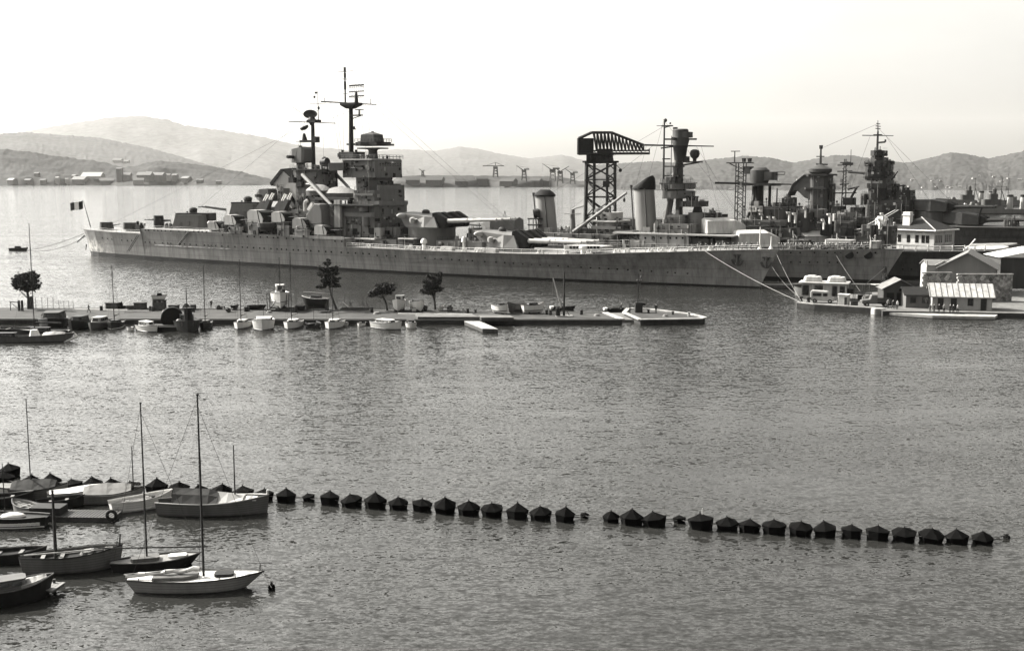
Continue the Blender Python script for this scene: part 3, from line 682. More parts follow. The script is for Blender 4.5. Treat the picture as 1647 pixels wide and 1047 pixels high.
# inclined guns (white barrels) on the after shelter deck
for (u, v) in [(420, 341), (429, 339), (449, 341), (458, 339)]:
    p = FA.at(u, v, -7.5); rt = bpy.data.objects.new('twin_gun', None); COL.objects.link(rt); rt.parent = ship; rt.location = p - Vector((0, 0, .8))
    b = MB(); b.lathe([(1.3, 0), (1.2, .8)], 10); b.build('pedestal', M['dgrey'], rt)
    b = MB(); b.side([(-1.6, .6), (.2, .6), (2.0, 3.6), (1.0, 4.4), (-1.2, 2.2)], -.8, .8); b.build('cradle', M['dgrey'], rt)
    b = MB(); b.tube((.9, -.3, 3.2), (2.7, -.3, 6.0), .3, .22, 8); b.tube((.9, .45, 3.0), (2.7, .45, 5.8), .3, .22, 8); b.build('barrel', M['white'], rt, smooth=True)
# angled twin mount forward of them
rt = bpy.data.objects.new('twin_gun', None); COL.objects.link(rt); rt.parent = ship; rt.location = FA.at(511, 366, -9.5)
b = MB(); b.side([(-2.6, 0), (3.2, 0), (3.2, 4.6), (2.6, 6.6), (.6, 6.8), (-2.6, 3.4)], -2, 2); b.build('shield', M['grey'], rt, bevel=.15)
b = MB(); b.side([(-3.0, 2.8), (-.6, 5.6), (-.2, 5.0), (-2.4, 2.3)], -1.6, -.5); b.side([(-2.9, 5.2), (-1.2, 7.2), (-.6, 6.6), (-2.3, 4.7)], -1.2, -.1); b.build('gun_port_panel', M['white'], rt)
# after director tower on the left, and rounded tower
rt = bpy.data.objects.new('director', None); COL.objects.link(rt); rt.parent = ship; rt.location = FA.at(429, 326, -2)
b = MB(); b.lathe([(1.6, -4.5), (1.4, .3), (2.0, .6)], 12); b.build('pedestal', M['dgrey'], rt, smooth=True)
b = MB(); b.loft([[(-3.0, y, z) for y, z in ((-1.3, 1.2), (1.3, 1.2), (1.2, 2.6), (-1.2, 2.6))], [(-1.2, y, z) for y, z in ((-2, .4), (2, .4), (1.9, 4.0), (-1.9, 4.0))], [(2.4, y, z) for y, z in ((-2.1, .4), (2.1, .4), (1.8, 4.2), (-1.8, 4.2))], [(3.0, y, z) for y, z in ((-1.6, .8), (1.6, .8), (1.4, 3.7), (-1.4, 3.7))]]); b.build('cabin', M['dgrey'], rt)
b = MB(); b.tube((-.6, -4, 2.1), (-.6, 4, 2.1), .45, .45, 8); b.build('rangefinder', M['dgrey'], rt, smooth=True)
o, bb = block(FA, ship, 'ammunition_tower', 441, 463, 303, 342, -4.5, 1.5, M['grey'], 1.6)
# --- combined mast and funnel
o, bb = block(FA, ship, 'funnel_tower', 470, 520, 272, 342, -4.2, 4.2, M['grey'], 1.4, .04)
fx, fz = FA.S(466, 276, 0)
g = MB(); k = FA.at(453, 273, -3.2); e = FA.at(435, 296, -3.2); r1 = FA.at(472, 304, -3.2); r0 = FA.at(477, 274, -3.2)
for (y0, y1) in ((-3.2, 3.2),):
    g.side([(e.x, e.z), (k.x, k.z), (r0.x, r0.z), (FA.at(478, 330, -3.2).x, FA.at(478, 330, -3.2).z), (r1.x - 1.5, r1.z - 1.5)], y0, y1)
g.build('funnel', M['lgrey'], ship, bevel=.5)
g = MB(); kk = FA.at(451.5, 272, -3.4); ee = FA.at(434, 294.5, -3.4); g.side([(ee.x, ee.z), (kk.x, kk.z), (kk.x + .8, kk.z - .5), (ee.x + .6, ee.z - .9)], -3.5, 3.5); g.side([(kk.x, kk.z), (kk.x + 4.5, kk.z + .3), (kk.x + 4.5, kk.z - 3.2)], -3.3, 3.3); g.build('funnel_cap', M['black'], ship)
g = MB(); g.tube(FA.at(450, 302, -3.9), FA.at(472, 334, -3.9), .7, .7, 8); g.tube(FA.at(444, 300, -3.6), FA.at(462, 316, -3.6), .25, .25, 6); g.build('exhaust_pipe', M['lgrey'], ship, smooth=True)
for (u, v, wq, hq) in [(471, 290, 1.2, 1.0), (484, 296, 1.3, .9), (484, 285, 1.0, .7), (500, 300, 1.0, .7), (513, 320, 1.0, .8), (493, 322, .9, .7)]:
    p = FA.at(u, v, -4.4); b = MB(); b.prism(octa(-wq, wq, -.9, .5, .3), 0, hq * 1.6); b.lathe([(.35, hq * 1.5), (.35, hq * 1.5 + .8)], 8); b.build('searchlight', M['dark'], ship, loc=p - Vector((0, 0, .8)))
o, bb = block(FA, ship, 'platform', 466, 522, 272, 274, -5.2, 5.2, M['dgrey'], 1.0)
rail(ship, [(bb[0], -5.1, bb[3]), (bb[1], -5.1, bb[3]), (bb[1], 5.1, bb[3])], 1.1, 1.6, 'dgrey')
# director on the funnel tower
rt = bpy.data.objects.new('director', None); COL.objects.link(rt); rt.parent = ship; rt.location = FA.at(484, 271, -.5)
b = MB(); b.lathe([(1.5, -.2), (1.3, 1.4), (2.1, 1.8)], 12); b.build('pedestal', M['dgrey'], rt, smooth=True)
b = MB(); b.loft([[(-3.6, y, z) for y, z in ((-1.0, 3.1), (1.0, 3.1), (.9, 4.4), (-.9, 4.4))], [(-1.6, y, z) for y, z in ((-2.2, 1.6), (2.2, 1.6), (2.1, 5.6), (-2.1, 5.6))], [(2.2, y, z) for y, z in ((-2.3, 1.6), (2.3, 1.6), (2.1, 6.2), (-2.1, 6.2))], [(3.0, y, z) for y, z in ((-1.9, 2.2), (1.9, 2.2), (1.8, 5.6), (-1.8, 5.6))]]); b.build('cabin', M['grey'], rt)
b = MB(); b.tube((-1.0, -4.6, 3.3), (-1.0, 4.6, 3.3), .5, .5, 8); b.build('rangefinder', M['dgrey'], rt, smooth=True)
b = MB(); b.lathe([(.5, 6.0), (.5, 6.6)], 8); b.tube((0, 0, 6.4), (0, 0, 8.0), .08, .06, 4); b.tube((-1.6, 0, 7.7), (1.2, 0, 7.7), .07, .07, 4); b.build('aerial', M['dark'], rt)
# after mast
rt = bpy.data.objects.new('after_mast', None); COL.objects.link(rt); rt.parent = ship
p = FA.at(504.5, 273, 0); q = FA.at(503.5, 188, 0); rt.location = (p.x, 0, p.z); hgt = q.z - p.z
b = MB(); b.tube((0, 0, -6), (0, 0, hgt), .72, .5, 10); b.build('pole', M['dark'], rt, smooth=True)
b = MB(); z = FA.at(504, 196, 0).z - p.z; b.tube((-6.6, -3, z + .1), (6.2, 3, z - .5), .14, .1, 5); b.prism(octa(-1.7, 2.6, -1.3, 1.3, .5), z - .3, z + .5); b.tube((-7.5, 0, z + 4.4), (0, 0, z + .2), .06, .06, 4); b.build('crosstree', M['dark'], rt)
zb = FA.at(502, 184, 0).z - p.z; b = MB(); b.lathe([(.5, -3.2), (1.3, -1.6), (.8, -.9)], 10, (-.3, 0, zb)); b.build('radar_mount', M['dark'], rt, smooth=True)
b = MB(); b.at((-.7, 0, zb), R(20)).loft([[(math.cos(t) * 2.2 * s_, d, math.sin(t) * 1.3 * s_) for t in [2 * math.pi * i / 14 for i in range(14)]] for s_, d in ((.25, .9), (.8, .5), (1.0, -.3), (.9, -.2), (.2, .5))]); b.build('radar_dish', M['dgrey'], rt, smooth=True)
b = MB(); zt = FA.at(513, 146, 0).z - p.z; z1 = FA.at(513, 193, 0).z - p.z; b.tube((2.2, 0, z1), (2.2, 0, zt), .14, .07, 5); zz = FA.at(513, 167, 0).z - p.z; b.tube((-.8, 0, zz), (5.2, 0, zz), .07, .07, 4); b.ball((2.4, 0, FA.at(513, 174, 0).z - p.z), .4, .3, .5); b.ball((1.5, 0, zt - .6), .5, .3, .35, 8, 5); b.ball((.9, 0, zt - 1.8), .4, .3, .4, 8, 5); b.build('topmast', M['dark'], rt)
b = MB(); zz = FA.at(497, 227, 0).z - p.z; b.prism(octa(-4.6, 1.2, -1.0, 1.0, .3), zz - .4, zz + .2); b.tube((-3.2, 0, zz), (-3.4, 0, zz + 2.2), .9, .35, 8); b.box(.6, 1.8, -.9, .9, zz - .5, zz + 1.2); b.build('searchlight_platform', M['dark'], rt)
b = MB(); b.at((-3.2, 0, zz + 3.8), R(35), 0, R(-25)).lathe([(.3, -.6), (1.2, -.3), (1.35, .3), (1.3, .4)], 12); b.build('radar_dish', M['dgrey'], rt, smooth=True)
# searchlights between the towers
for (u, v) in [(522, 263), (520, 293)]:
    p = FA.at(u, v, -2); rt2 = bpy.data.objects.new('searchlight', None); COL.objects.link(rt2); rt2.parent = ship; rt2.location = p
    b = MB(); b.box(-.25, .25, -1.3, -1.05, -2.6, .2); b.box(-.25, .25, 1.05, 1.3, -2.6, .2); b.prism(octa(-1.5, 1.3, -1.4, 1.4, .4), -3.1, -2.6); b.tube((0, 0, -3), (-.2, 0, -6.0), .35, .35, 6); b.build('yoke', M['dark'], rt2)
    b = MB(); b.tube((-.9, 0, .2), (1.1, 0, .4), 1.15, 1.3, 12); b.lathe([(1.1, 0), (.8, 1.5), (.3, 1.9)], 10, (0, 0, 0)); b.build('lamp', M['dark'], rt2, smooth=True)
b = MB(); b.box(FA.S(515, 280, 0)[0], FA.S(537, 280, 0)[0], -2.6, -1.4, FA.S(520, 279.5, -2)[1] - .25, FA.S(520, 279.5, -2)[1]); b.build('catwalk', M['dark'], ship)
# boat cranes
b = MB(); b.tube(FA.at(486, 281, -6), FA.at(534, 331, -9), .55, .4, 6); b.tube(FA.at(492, 296, -6), FA.at(500, 297, -6.5), .2, .2, 4); b.build('boat_crane', M['lgrey'], ship)
b = MB(); b.tube(FA.at(541, 281, 2), FA.at(561, 302, -3), .5, .4, 6); b.tube(FA.at(541, 278, 2), FA.at(541, 330, 2), .3, .3, 6); b.build('boat_crane', M['dgrey'], ship)
# ship's boats under covers, between the towers
for (u, v, L, y) in [(513, 309, 9, -5), (548, 313, 12, -4.5)]:
    p = FA.at(u, v, y); rt2 = bpy.data.objects.new('ship_boat', None); COL.objects.link(rt2); rt2.parent = ship; rt2.location = p; rt2.rotation_euler = (0, 0, .1)
    rings = []
    for i in range(9):
        t = i / 8; x = (t - .5) * L; wq = max(.15, 1.7 * (1 - abs(2 * t - 1) ** 2.4)); rings.append([(x, -wq, .4), (x, -wq * .7, -1.0), (x, wq * .7, -1.0), (x, wq, .4)])
    b = MB(); b.loft(rings); b.build('hull', M['boatgrey'], rt2, smooth=True)
    b = MB(); b.loft([[(r[0][0], r[0][1] * 1.03, .38), (r[0][0], 0, .5 + 1.7 * abs(r[0][1]) / 1.7), (r[3][0], r[3][1] * 1.03, .38)] for r in rings]); b.build('cover', M['canvas'], rt2)
o, bb = block(FA, ship, 'boat_deck', 505, 562, 318, 322, -8, 6, M['dgrey'])
b = MB()
for u in (541, 546): 
    p = FA.at(u, 322, -9); q = FA.at(u, 366, -9); b.box(p.x - .6, p.x + .4, -9.4, -8.4, q.z, p.z)
b.build('deck_support', M['lgrey'], ship)
block(FA, ship, 'platform', 529, 600, 329, 331, -9.8, -5, M['dgrey'])
b = MB(); p = FA.at(491, 340, -9); b.path([(p.x, -9, p.z), (p.x, -9, p.z + 2.4), (p.x + .4, -9, p.z + 3.0), (p.x + 1.0, -9, p.z + 2.9)], .5, 8); b.build('ventilator', M['lgrey'], ship, smooth=True)

# --- the forward tower
o, tb_ = block(FA, ship, 'tower_base', 545, 606, 330, 392, -7.5, 7.5, M['grey'], .8)
zb0 = tb_[2]
block(FA, ship, 'tower_stage', 566, 606, 306, 331, -6.4, 6.4, M['grey'], .8)
block(FA, ship, 'tower_stage', 567, 602, 283, 308, -5.2, 4.8, M['grey'], 1.6)
o, fb_ = block(FA, ship, 'conning_tower', 606, 614, 298, 372, -5.6, 5.6, M['grey'], .4)
block(FA, ship, 'conning_tower_top', 610, 616, 296, 300, -4.0, 4.6, M['dgrey'], .4)
o, br_ = block(FA, ship, 'bridge', 549, 606, 257.5, 286, -6.0, 6.2, M['grey'], .6)
b = MB()
for k in range(9): b.box(br_[1] - .02, br_[1] + .06, -4.6 + k * 1.15, -4.0 + k * 1.15, br_[3] - 1.6, br_[3] - .9)
b.build('window', M['glass'], o)
b = MB()
for (uu, vv) in [(571, 268), (590, 266), (582, 290), (586, 300)]:
    p = FA.at(uu, vv, -6); b.box(p.x - .3, p.x + .3, -6.08, -5.3, p.z - .3, p.z + .3)
b.build('window', M['glass'], o)
b = MB(); b.box(br_[1] - 3.2, br_[1] - 3.0, -6.15, -5.95, br_[2] + 1.2, br_[3] - .2); b.build('pipe', M['lgrey'], o)
b = MB(); b.tube((br_[1], -2, br_[2] + 4.2), (br_[1] + 3.6, -2.8, br_[2] + 4.1), .22, .2, 6); b.build('spur', M['dgrey'], o)
block(FA, ship, 'signal_deck', 546, 602, 255.5, 258, -6.6, 6.6, M['lgrey'], .8)
rail(ship, [(br_[0], -6.2, br_[3] + .3), (br_[1], -6.2, br_[3] + .3), (br_[1], 6.2, br_[3] + .3)], 1.1, 1.4, 'dgrey', r=.06)
p = FA.at(540, 268, -5); b = MB(); b.prism(octa(p.x - 1.0, p.x + 5.4, -7.4, -5.9, .5), p.z - 1.2, p.z + 1.0); b.tube((p.x + 5, -6.8, p.z - .3), (p.x + 8.5, -6.8, p.z - .5), .2, .15, 6); b.build('bridge_wing_gun', M['dark'], ship)
# ledges and lookouts round the tower
for (u0, u1, vt, vb, y) in [(565, 612, 324, 331, -7.2), (552, 600, 342, 349, -8.4), (568, 602, 311, 315, -6.9)]:
    block(FA, ship, 'gallery', u0, u1, vt, vb, y, 6, M['grey'], .5)
for (u, v0, v1, rr) in [(585, 332, 340, 1.3), (588, 349, 363, 1.1), (555, 350, 380, .5)]:
    p = FA.at(u, v1, -8); q = FA.at(u, v0, -8); b = MB(); b.lathe([(rr, p.z), (rr, q.z)], 12, (p.x, -7.9, 0)); b.build('lookout_tub', M['grey'], ship, smooth=True)
b = MB()
for (u, v, wq, hq) in [(563, 357, 1.8, .35), (606, 354, .5, .4), (598, 372, 1.0, .9), (622, 374, .5, .5), (571, 373, .8, .9), (588, 296, .4, .6), (577, 268, 1.2, .2)]:
    p = FA.at(u, v, -7.5); b.box(p.x - wq, p.x + wq, -7.62, -6.8, p.z - hq, p.z + hq)
b.build('scuttle', M['black'], ship)
# lower deckhouses by the tower
o, bb = block(FA, ship, 'deckhouse', 553, 640, 384, 404, -8.5, 8.5, M['grey'], .6)
block(FA, ship, 'deck_locker', 601, 612, 367, 384, -8.8, -6.5, M['lgrey'], .3)
block(FA, ship, 'deckhouse', 612, 642, 366, 400, -6.0, 6.0, M['grey'], .6)
block(FA, ship, 'deckhouse', 640, 668, 384, 405, -9.0, -2.0, M['dgrey'], .4)
block(FA, ship, 'awning', 556, 602, 383, 385, -9.2, -6.6, M['white'])
block(FA, ship, 'awning', 640, 664, 383.5, 385, -9.4, -7.4, M['white'])
# foremast
rt = bpy.data.objects.new('foremast', None); COL.objects.link(rt); rt.parent = ship
p = FA.at(565, 257, 0); rt.location = (p.x, 0, p.z)
dz = lambda v: FA.at(565, v, 0).z - p.z
dx = lambda u, v: FA.at(u, v, 0).x - p.x
b = MB(); b.tube((0, 0, -2), (.2, 0, dz(168)), .78, .6, 10); b.build('pole', M['dark'], rt, smooth=True)
b = MB(); b.prism(octa(-3.2, 3.6, -2.6, 2.6, .8), dz(256), dz(245)); b.box(-2.9, -2.3, -2.65, 2.65, dz(253), dz(247)); b.build('mast_house', M['dgrey'], rt)
b = MB()
for xx in (-2.2, .8, 2.8): b.lathe([(.35, dz(245)), (.35, dz(243)), (.5, dz(241.5))], 8, (xx, -1.2, 0))
b.build('signal_lamp', M['dark'], rt, smooth=True)
b = MB(); z1 = dz(166); b.prism(octa(-1.0, 1.4, -1, 1, .3), z1 - 1.6, z1 - .6, octa(-2.8, 3.4, -1.8, 1.8, .5)); b.prism(octa(-2.8, 3.4, -1.8, 1.8, .5), z1 - .6, z1); b.build('mast_platform', M['dark'], rt)
b = MB(); b.tube((-8.0, -3.4, z1 + .5), (6.6, 3.6, z1 - .5), .2, .12, 5); b.tube((-7.0, -3, z1 + .4), (-7.0, -3, z1 + 1.6), .1, .1, 4); b.tube((5.2, 2.8, z1 - .3), (5.2, 2.8, z1 + 1.2), .1, .1, 4); b.build('yard', M['dark'], rt)
b = MB(); xt = dx(555, 140); b.tube((xt, 0, z1), (xt, 0, dz(109)), .26, .16, 6)
for v, l in ((115, 3.0), (126.5, 1.0), (128.5, .8), (151, 1.0)): b.tube((xt - l, 0, dz(v)), (xt + l, 0, dz(v) + .1), .07, .07, 4)
for v in (112, 121, 135, 140): b.tube((xt, 0, dz(v) - .7), (xt, 0, dz(v) + .7), .36, .36, 6)
b.build('topmast', M['dark'], rt)
b = MB(); xc = dx(573, 150); x0, x1 = dx(560, 148) - xc, dx(587, 148) - xc
b.at((xc, 0, 0), R(-8))
for v in (137, 141, 148, 155, 158): b.tube((x0, 0, dz(v)), (x1, 0, dz(v)), .16 if v == 148 else .06, .16 if v == 148 else .06, 4)
for i in range(9):
    x = x0 + (x1 - x0) * i / 8; b.tube((x, 0, dz(157)), (x, 0, dz(137)), .05, .05, 3)
for i in range(4):
    x = x0 + (x1 - x0) * (i + .5) / 4
    for v in (139, 156): b.tube((x - .35, -.5, dz(v)), (x + .35, .5, dz(v) + .2), .16, .16, 4)
b.tube((0, 0, z1), (0, 0, dz(148)), .6, .3, 8); b.build('radar_antenna', M['dark'], rt)
b = MB(); z2 = dz(187); b.prism(octa(.3, 4.2, -.8, .8, .2), z2, z2 + .3); b.tube((3.2, 0, z2), (3.2, 0, z2 + 1.6), .3, .2, 6); b.tube((1.8, 0, z2 + 1.7), (4.8, 0, z2 + 1.7), .14, .14, 5); b.tube((.5, 0, z2 - .8), (3.8, 0, z2), .14, .14, 4); b.build('radar_bracket', M['dark'], rt)
b = MB(); z2 = dz(209); b.prism(octa(.4, 1.8, -.5, .5, .2), z2, z2 + .25); b.lathe([(.25, z2), (.3, z2 + .9)], 6, (1.3, 0, 0)); b.build('lamp_bracket', M['dark'], rt)
# main director on its pedestal
rt = bpy.data.objects.new('main_director', None); COL.objects.link(rt); rt.parent = ship
p = FA.at(600, 257, 0); rt.location = (p.x, 0, p.z); dz = lambda v: FA.at(600, v, 0).z - p.z
b = MB(); b.lathe([(1.55, 0), (1.25, dz(243)), (1.5, dz(241)), (3.2, dz(239))], 14); b.build('pedestal', M['dgrey'], rt, smooth=True)
b = MB(); b.prism(octa(-4.2, 4.0, -3, 3, 1), dz(240), dz(238)); b.prism(octa(-4.6, 4.8, -3.2, 3.2, 1), dz(235), dz(229)); b.build('platform', M['dark'], rt)
b = MB(); b.prism(octa(-3.2, 2.6, -2.2, 2.2, .5), dz(229), dz(217), octa(-3.0, 2.4, -2.1, 2.1, .5)); b.prism(octa(-3.0, 2.4, -2.1, 2.1, .5), dz(217), dz(213), octa(-.5, .3, -.4, .4, .1)); b.lathe([(.4, dz(214)), (.4, dz(211.5))], 8); b.build('cabin', M['dgrey'], rt)
b = MB(); b.tube((.2, -6.4, dz(231.5)), (.2, 6.4, dz(231.5)), .55, .5, 10); b.tube((-9.4, 0, dz(231.5)), (7.4, 0, dz(234)), .3, .28, 8); b.build('rangefinder', M['dgrey'], rt, smooth=True)
rail(rt, [(-4.2, -3, dz(229)), (4.4, -3, dz(229)), (4.4, 3, dz(229))], .9, 1.2, 'dark', r=.06)

# --- main turrets
t2 = FA.at(697, 370, 0); quad_turret(ship, (t2.x, 0, 0), FA.S(690, 366, -7)[1], FA.S(690, 343, -4)[1], 6.6, R(2.2))
t1 = FA.at(822, 392, 0); quad_turret(ship, (t1.x, 0, 0), FA.S(815, 401, -7)[1] + .3, FA.S(805, 372, -4)[1], 6.0, R(0))
# fittings on the forecastle and between the turrets
for (u, v, y, r_, h_) in [(682, 402, -11, .9, 3.0), (938, 402, -8.6, 1.1, 2.2), (746, 388, -6, .7, 3.5), (752, 386, -2, .6, 3)]:
    p = FA.at(u, v, y); b = MB(); b.lathe([(r_ * .55, -.6), (r_ * .55, h_ * .55), (r_, h_ * .6), (r_ * .9, h_ * .85), (r_ * .4, h_)], 12); b.build('ventilator', M['white'], ship, loc=(p.x, y, zdA(p.x)), smooth=True)
block(FA, ship, 'deckhouse', 700, 778, 388, 405, -6, 6, M['grey'], .6)
block(FA, ship, 'winch_house', 752, 764, 367, 388, -1, 3, M['grey'], .4)
block(FA, ship, 'deckhouse', 906, 966, 396, 404, -8.0, -1, M['lgrey'], .3)
b = MB(); 
for k in range(9):
    p = FA.at(918 + k * 5.5, 398, -8.0); b.box(p.x - .35, p.x + .35, -8.06, -7.6, p.z - .35, p.z + .3)
b.build('window', M['glass'], ship)
for (u, v) in [(775, 402), (790, 402), (720, 401)]:
    p = FA.at(u, v, -10.5); b = MB(); b.prism(octa(-2.2, 2.2, -.8, .8, .4), 0, 1.1, octa(-2, 2, -.5, .5, .3)); b.build('canvas_roll', M['canvas'], ship, loc=(p.x, -10.5, zdA(p.x)))
for (u, h_) in [(1222, 5.2), (1240, 3.0)]:
    x = FA.S(u, 400, 0)[0]; b = MB(); b.tube((x, 0, zdA(x)), (x, 0, zdA(x) + h_), .2, .1, 6); b.lathe([(.6, 0), (.3, .6)], 8, (x, 0, zdA(x))); b.build('jackstaff', M['white'], ship)
# anchors housed at the bow
for (u, v) in [(1186, 419), (1233, 423)]:
    x, y, z = on_side(FA, halfA, u, v); b = MB(); b.tube((0, -.5, 1.4), (0, -.5, -1.0), .28, .35, 6)
    for sg in (-1, 1): b.path([(0, -.4, -1.0), (sg * .8, -.4, -.8), (sg * 1.25, -.4, .2)], .3, 5)
    b.tube((-.9, -.5, 1.3), (.9, -.5, 1.3), .18, .18, 5); b.tube((0, .3, .9), (0, -.3, .9), .5, .6, 12); b.build('anchor', M['dgrey'], ship, loc=(x, y, z), rz=-math.atan((halfA(x + 1, z) - halfA(x - 1, z)) / 2))
rg = MB()
for (a_, c_, y0_, y1_) in [((555, 112), (513, 150), 0, 0), ((533, 165), (485, 194), -3, -3), ((594, 165), (520, 197), 3, 3), ((485, 195), (300, 352), -2, 0), ((502, 196), (180, 360), 1, 0), ((553, 168), (552, 250), 0, 0), ((578, 168), (590, 256), 2, 2), ((594, 165), (830, 372), 2, 0), ((533, 166), (548, 258), -3, -5), ((540, 165), (551, 258), -3, -5), ((587, 165), (602, 256), 3, 4), ((560, 120), (840, 374), 0, 0), ((490, 195), (470, 272), -2, -3), ((519, 196), (521, 272), 2, 3)]:
    rg.tube(FA.at(*a_, y0_), FA.at(*c_, y1_), .035, .035, 3, cap=False)
rg.build('rigging', M['dark'], ship, recalc=False)
# crew lining the forecastle are added below with the other figures
# ================================================================== two cruisers rafted beyond the battleship
def perp_point(perp, u):
    k = ray(u, HORIZON); k = k.x / k.y; P = BOW_A + PORT * perp
    a = (k * P.y - P.x) / (HEAD.x - k * HEAD.y); return P + HEAD * a

def cruiser_top(F, root, u_t, sc=1.0):
    pass

FB = Frame(perp_point(25, 1425) - HEAD * 86)
crB = thing('cruiser', FB.O, FB.rz, 'grey cruiser with two funnels and tripod tower, rafted directly behind the battleship bow', 'cruiser')
def cruiser_stations(zs=1.0):
    return [(-86, -87, 3.5, 5, 5.5), (-78, -78, 5.5, 6.8, 5.5), (-60, -60, 7.4, 8, 5.6), (-20, -20, 8.2, 8.7, 5.8), (-19.5, -19.5, 8.2, 8.7, 7.2), (10, 10, 8.2, 8.8, 7.2), (35, 35, 7.0, 8.4, 7.4), (50, 50.5, 5.2, 7.4, 7.6), (62, 63.5, 3.6, 6.0, 7.9), (72, 74.5, 2.1, 4.2, 8.2), (80, 84, .9, 2.0, 8.45), (86, 91, .12, .2, 8.7)]
hullb = plated(mat('cruiser_paint', .16, .5, .14, .25, True))
halfB, zdB = ship_hull(crB, cruiser_stations(), lambda x: .9, hullb)
portholes(FB, halfB, crB, [(u, 421.5 + (u - 1255) * .006) for u in (1256,1272,1287,1302,1315,1334,1347)] + [(u, 406.5) for u in (1247,1272,1287,1310,1331,1343,1352,1379,1408)] + [(1247, 436)], .22)
for (u, v) in [(1366, 410), (1396, 410)]:
    x, y, z = on_side(FB, halfB, u, v); b = MB(); b.tube((0, -.12, 0), (0, .6, 0), 1.05, 1.05, 16); b.build('hawse_pipe', M['black'], crB, loc=(x, y, z))
rail(crB, [(x, -(halfB(x, zdB(x)) - .3), zdB(x)) for x in (-18, 10, 35, 50, 62, 74, 84, 90)], 1.05, 2.0, 'lgrey', r=.05)

def tripod_tower(F, root, U, vb, s=1.0):
    """tripod foremast with two-level bridge, control top and yard; U maps photo u offsets"""
    pass

# superstructure of the first cruiser
o, bb = block(FB, crB, 'deckhouse', 1028, 1107, 378, 404, -7.6, 7.6, M['lgrey'])
b = MB()
for u in (1038, 1052, 1063, 1078, 1088, 1098):
    p = FB.at(u, 383, -7.6); b.tube((p.x, -7.7, p.z), (p.x, -7.3, p.z), .28, .28, 10)
b.build('scuttle', M['black'], o)
block(FB, crB, 'shelter_deck', 985, 1180, 376.5, 378.5, -8.0, 8.0, M['lgrey'])
o, bb = block(FB, crB, 'deckhouse', 1050, 1118, 360, 377, -5, 5, M['grey'], .5)
b = MB()
for u in (1060, 1067, 1080, 1092):
    p = FB.at(u, 366, -5); b.box(p.x - .4, p.x + .4, -5.06, -4.6, p.z - .4, p.z + .4)
b.build('window', M['glass'], o)
block(FB, crB, 'bridge_house', 1064, 1100, 346, 361, -4, 4, M['grey'], .5)
# barbette-like conning tower
p = FB.at(1124, 377, 0); q = FB.at(1124, 342, 0); b = MB(); b.lathe([(2.9, p.z - 1), (2.9, q.z)], 20, (p.x, 0, 0)); b.build('conning_tower', M['grey'], crB, smooth=True)
b = MB(); b.lathe([(1.4, q.z), (1.0, q.z + 1.4), (2.0, q.z + 2.0)], 14, (p.x - .5, 0, 0)); b.build('rangefinder_mount', M['dark'], crB, smooth=True)
o, bb = block(FB, crB, 'lower_bridge', 1092, 1122, 324, 333, -4.0, 4.0, M['dgrey'], .5)
for k in range(5):
    b = MB(); b.lathe([(.3, 0), (.3, 1.0), (.45, 1.3)], 8); b.tube((0, -.9, 1.1), (0, .9, 1.1), .16, .16, 5); b.build('signal_lamp', M['dark'], crB, loc=(bb[1] - .8 - k * 1.1, -2.5 + k, bb[3]))
# tripod
rt = bpy.data.objects.new('tripod_mast', None); COL.objects.link(rt); rt.parent = crB
zt = FB.at(1090, 240, 0).z; zb = FB.at(1090, 378, 0).z; xc = FB.at(1093, 300, 0).x
b = MB(); b.tube((xc, 0, zb), (xc, 0, zt), 1.0, .85, 12); b.build('leg', M['dgrey'], rt, smooth=True)
for (u, v, y) in ((1066, 376, -4.5), (1072, 372, 4.5)):
    p = FB.at(u, v, y); b = MB(); b.tube((p.x, y, p.z), (xc - .6, y * .12, zt - 2), .62, .5, 10); b.build('leg', M['grey'], rt, smooth=True)
for v in (283, 268): 
    z = FB.at(1085, v, 0).z; b = MB(); b.box(xc - 3.6, xc + .5, -2, 2, z - .15, z + .15); b.tube((xc - 2, -1.2, z), (xc - 2, -1.2, z + 8), .1, .1, 4); b.build('platform', M['dark'], rt)
o, br = block(FB, crB, 'bridge', 1061, 1085, 296, 305, -5.5, 9, M['grey'], .4)
o2, br2 = block(FB, crB, 'bridge', 1062, 1085, 307.5, 320, -5.6, 9, M['grey'], .6)
block(FB, crB, 'bridge_core', 1064, 1082, 304, 309, -4.2, 4.8, M['black'], .4)
block(FB, crB, 'bridge_roof', 1060, 1086, 294.5, 296, -5.8, 9.3, M['dgrey'])
block(FB, crB, 'bridge_top', 1069, 1082, 285, 295, -2.5, 2.5, M['dgrey'], .4)
rail(crB, [(br[0], -5, br[3] + .3), (br[1], -5, br[3] + .3), (br[1], 5, br[3] + .3)], 1, 1.2, 'dark')
# control top
rt = bpy.data.objects.new('control_top', None); COL.objects.link(rt); rt.parent = crB; z0 = FB.at(1090, 262, 0).z; rt.location = (xc, 0, z0)
dz = lambda v: FB.at(1090, v, 0).z - z0
b = MB(); b.lathe([(1.4, dz(262)), (1.6, dz(252)), (1.9, dz(238)), (2.2, dz(235))], 14); b.build('support', M['dark'], rt, smooth=True)
b = MB(); b.lathe([(2.0, dz(235)), (2.35, dz(226)), (2.1, dz(221)), (2.1, dz(210)), (1.8, dz(208))], 18); b.prism(octa(.5, 3.0, -1.7, 1.7, .6), dz(222), dz(213)); b.lathe([(.7, dz(208)), (.6, dz(205))], 10, (-1.5, 0, 0)); b.build('cabin', M['dgrey'], rt, smooth=True)
b = MB(); b.tube((-.5, -4.2, dz(224)), (-.5, 4.2, dz(224)), .4, .4, 8); b.tube((-4.6, -.5, dz(224)), (4.2, 1, dz(224.5)), .25, .25, 6); b.build('rangefinder', M['dark'], rt, smooth=True)
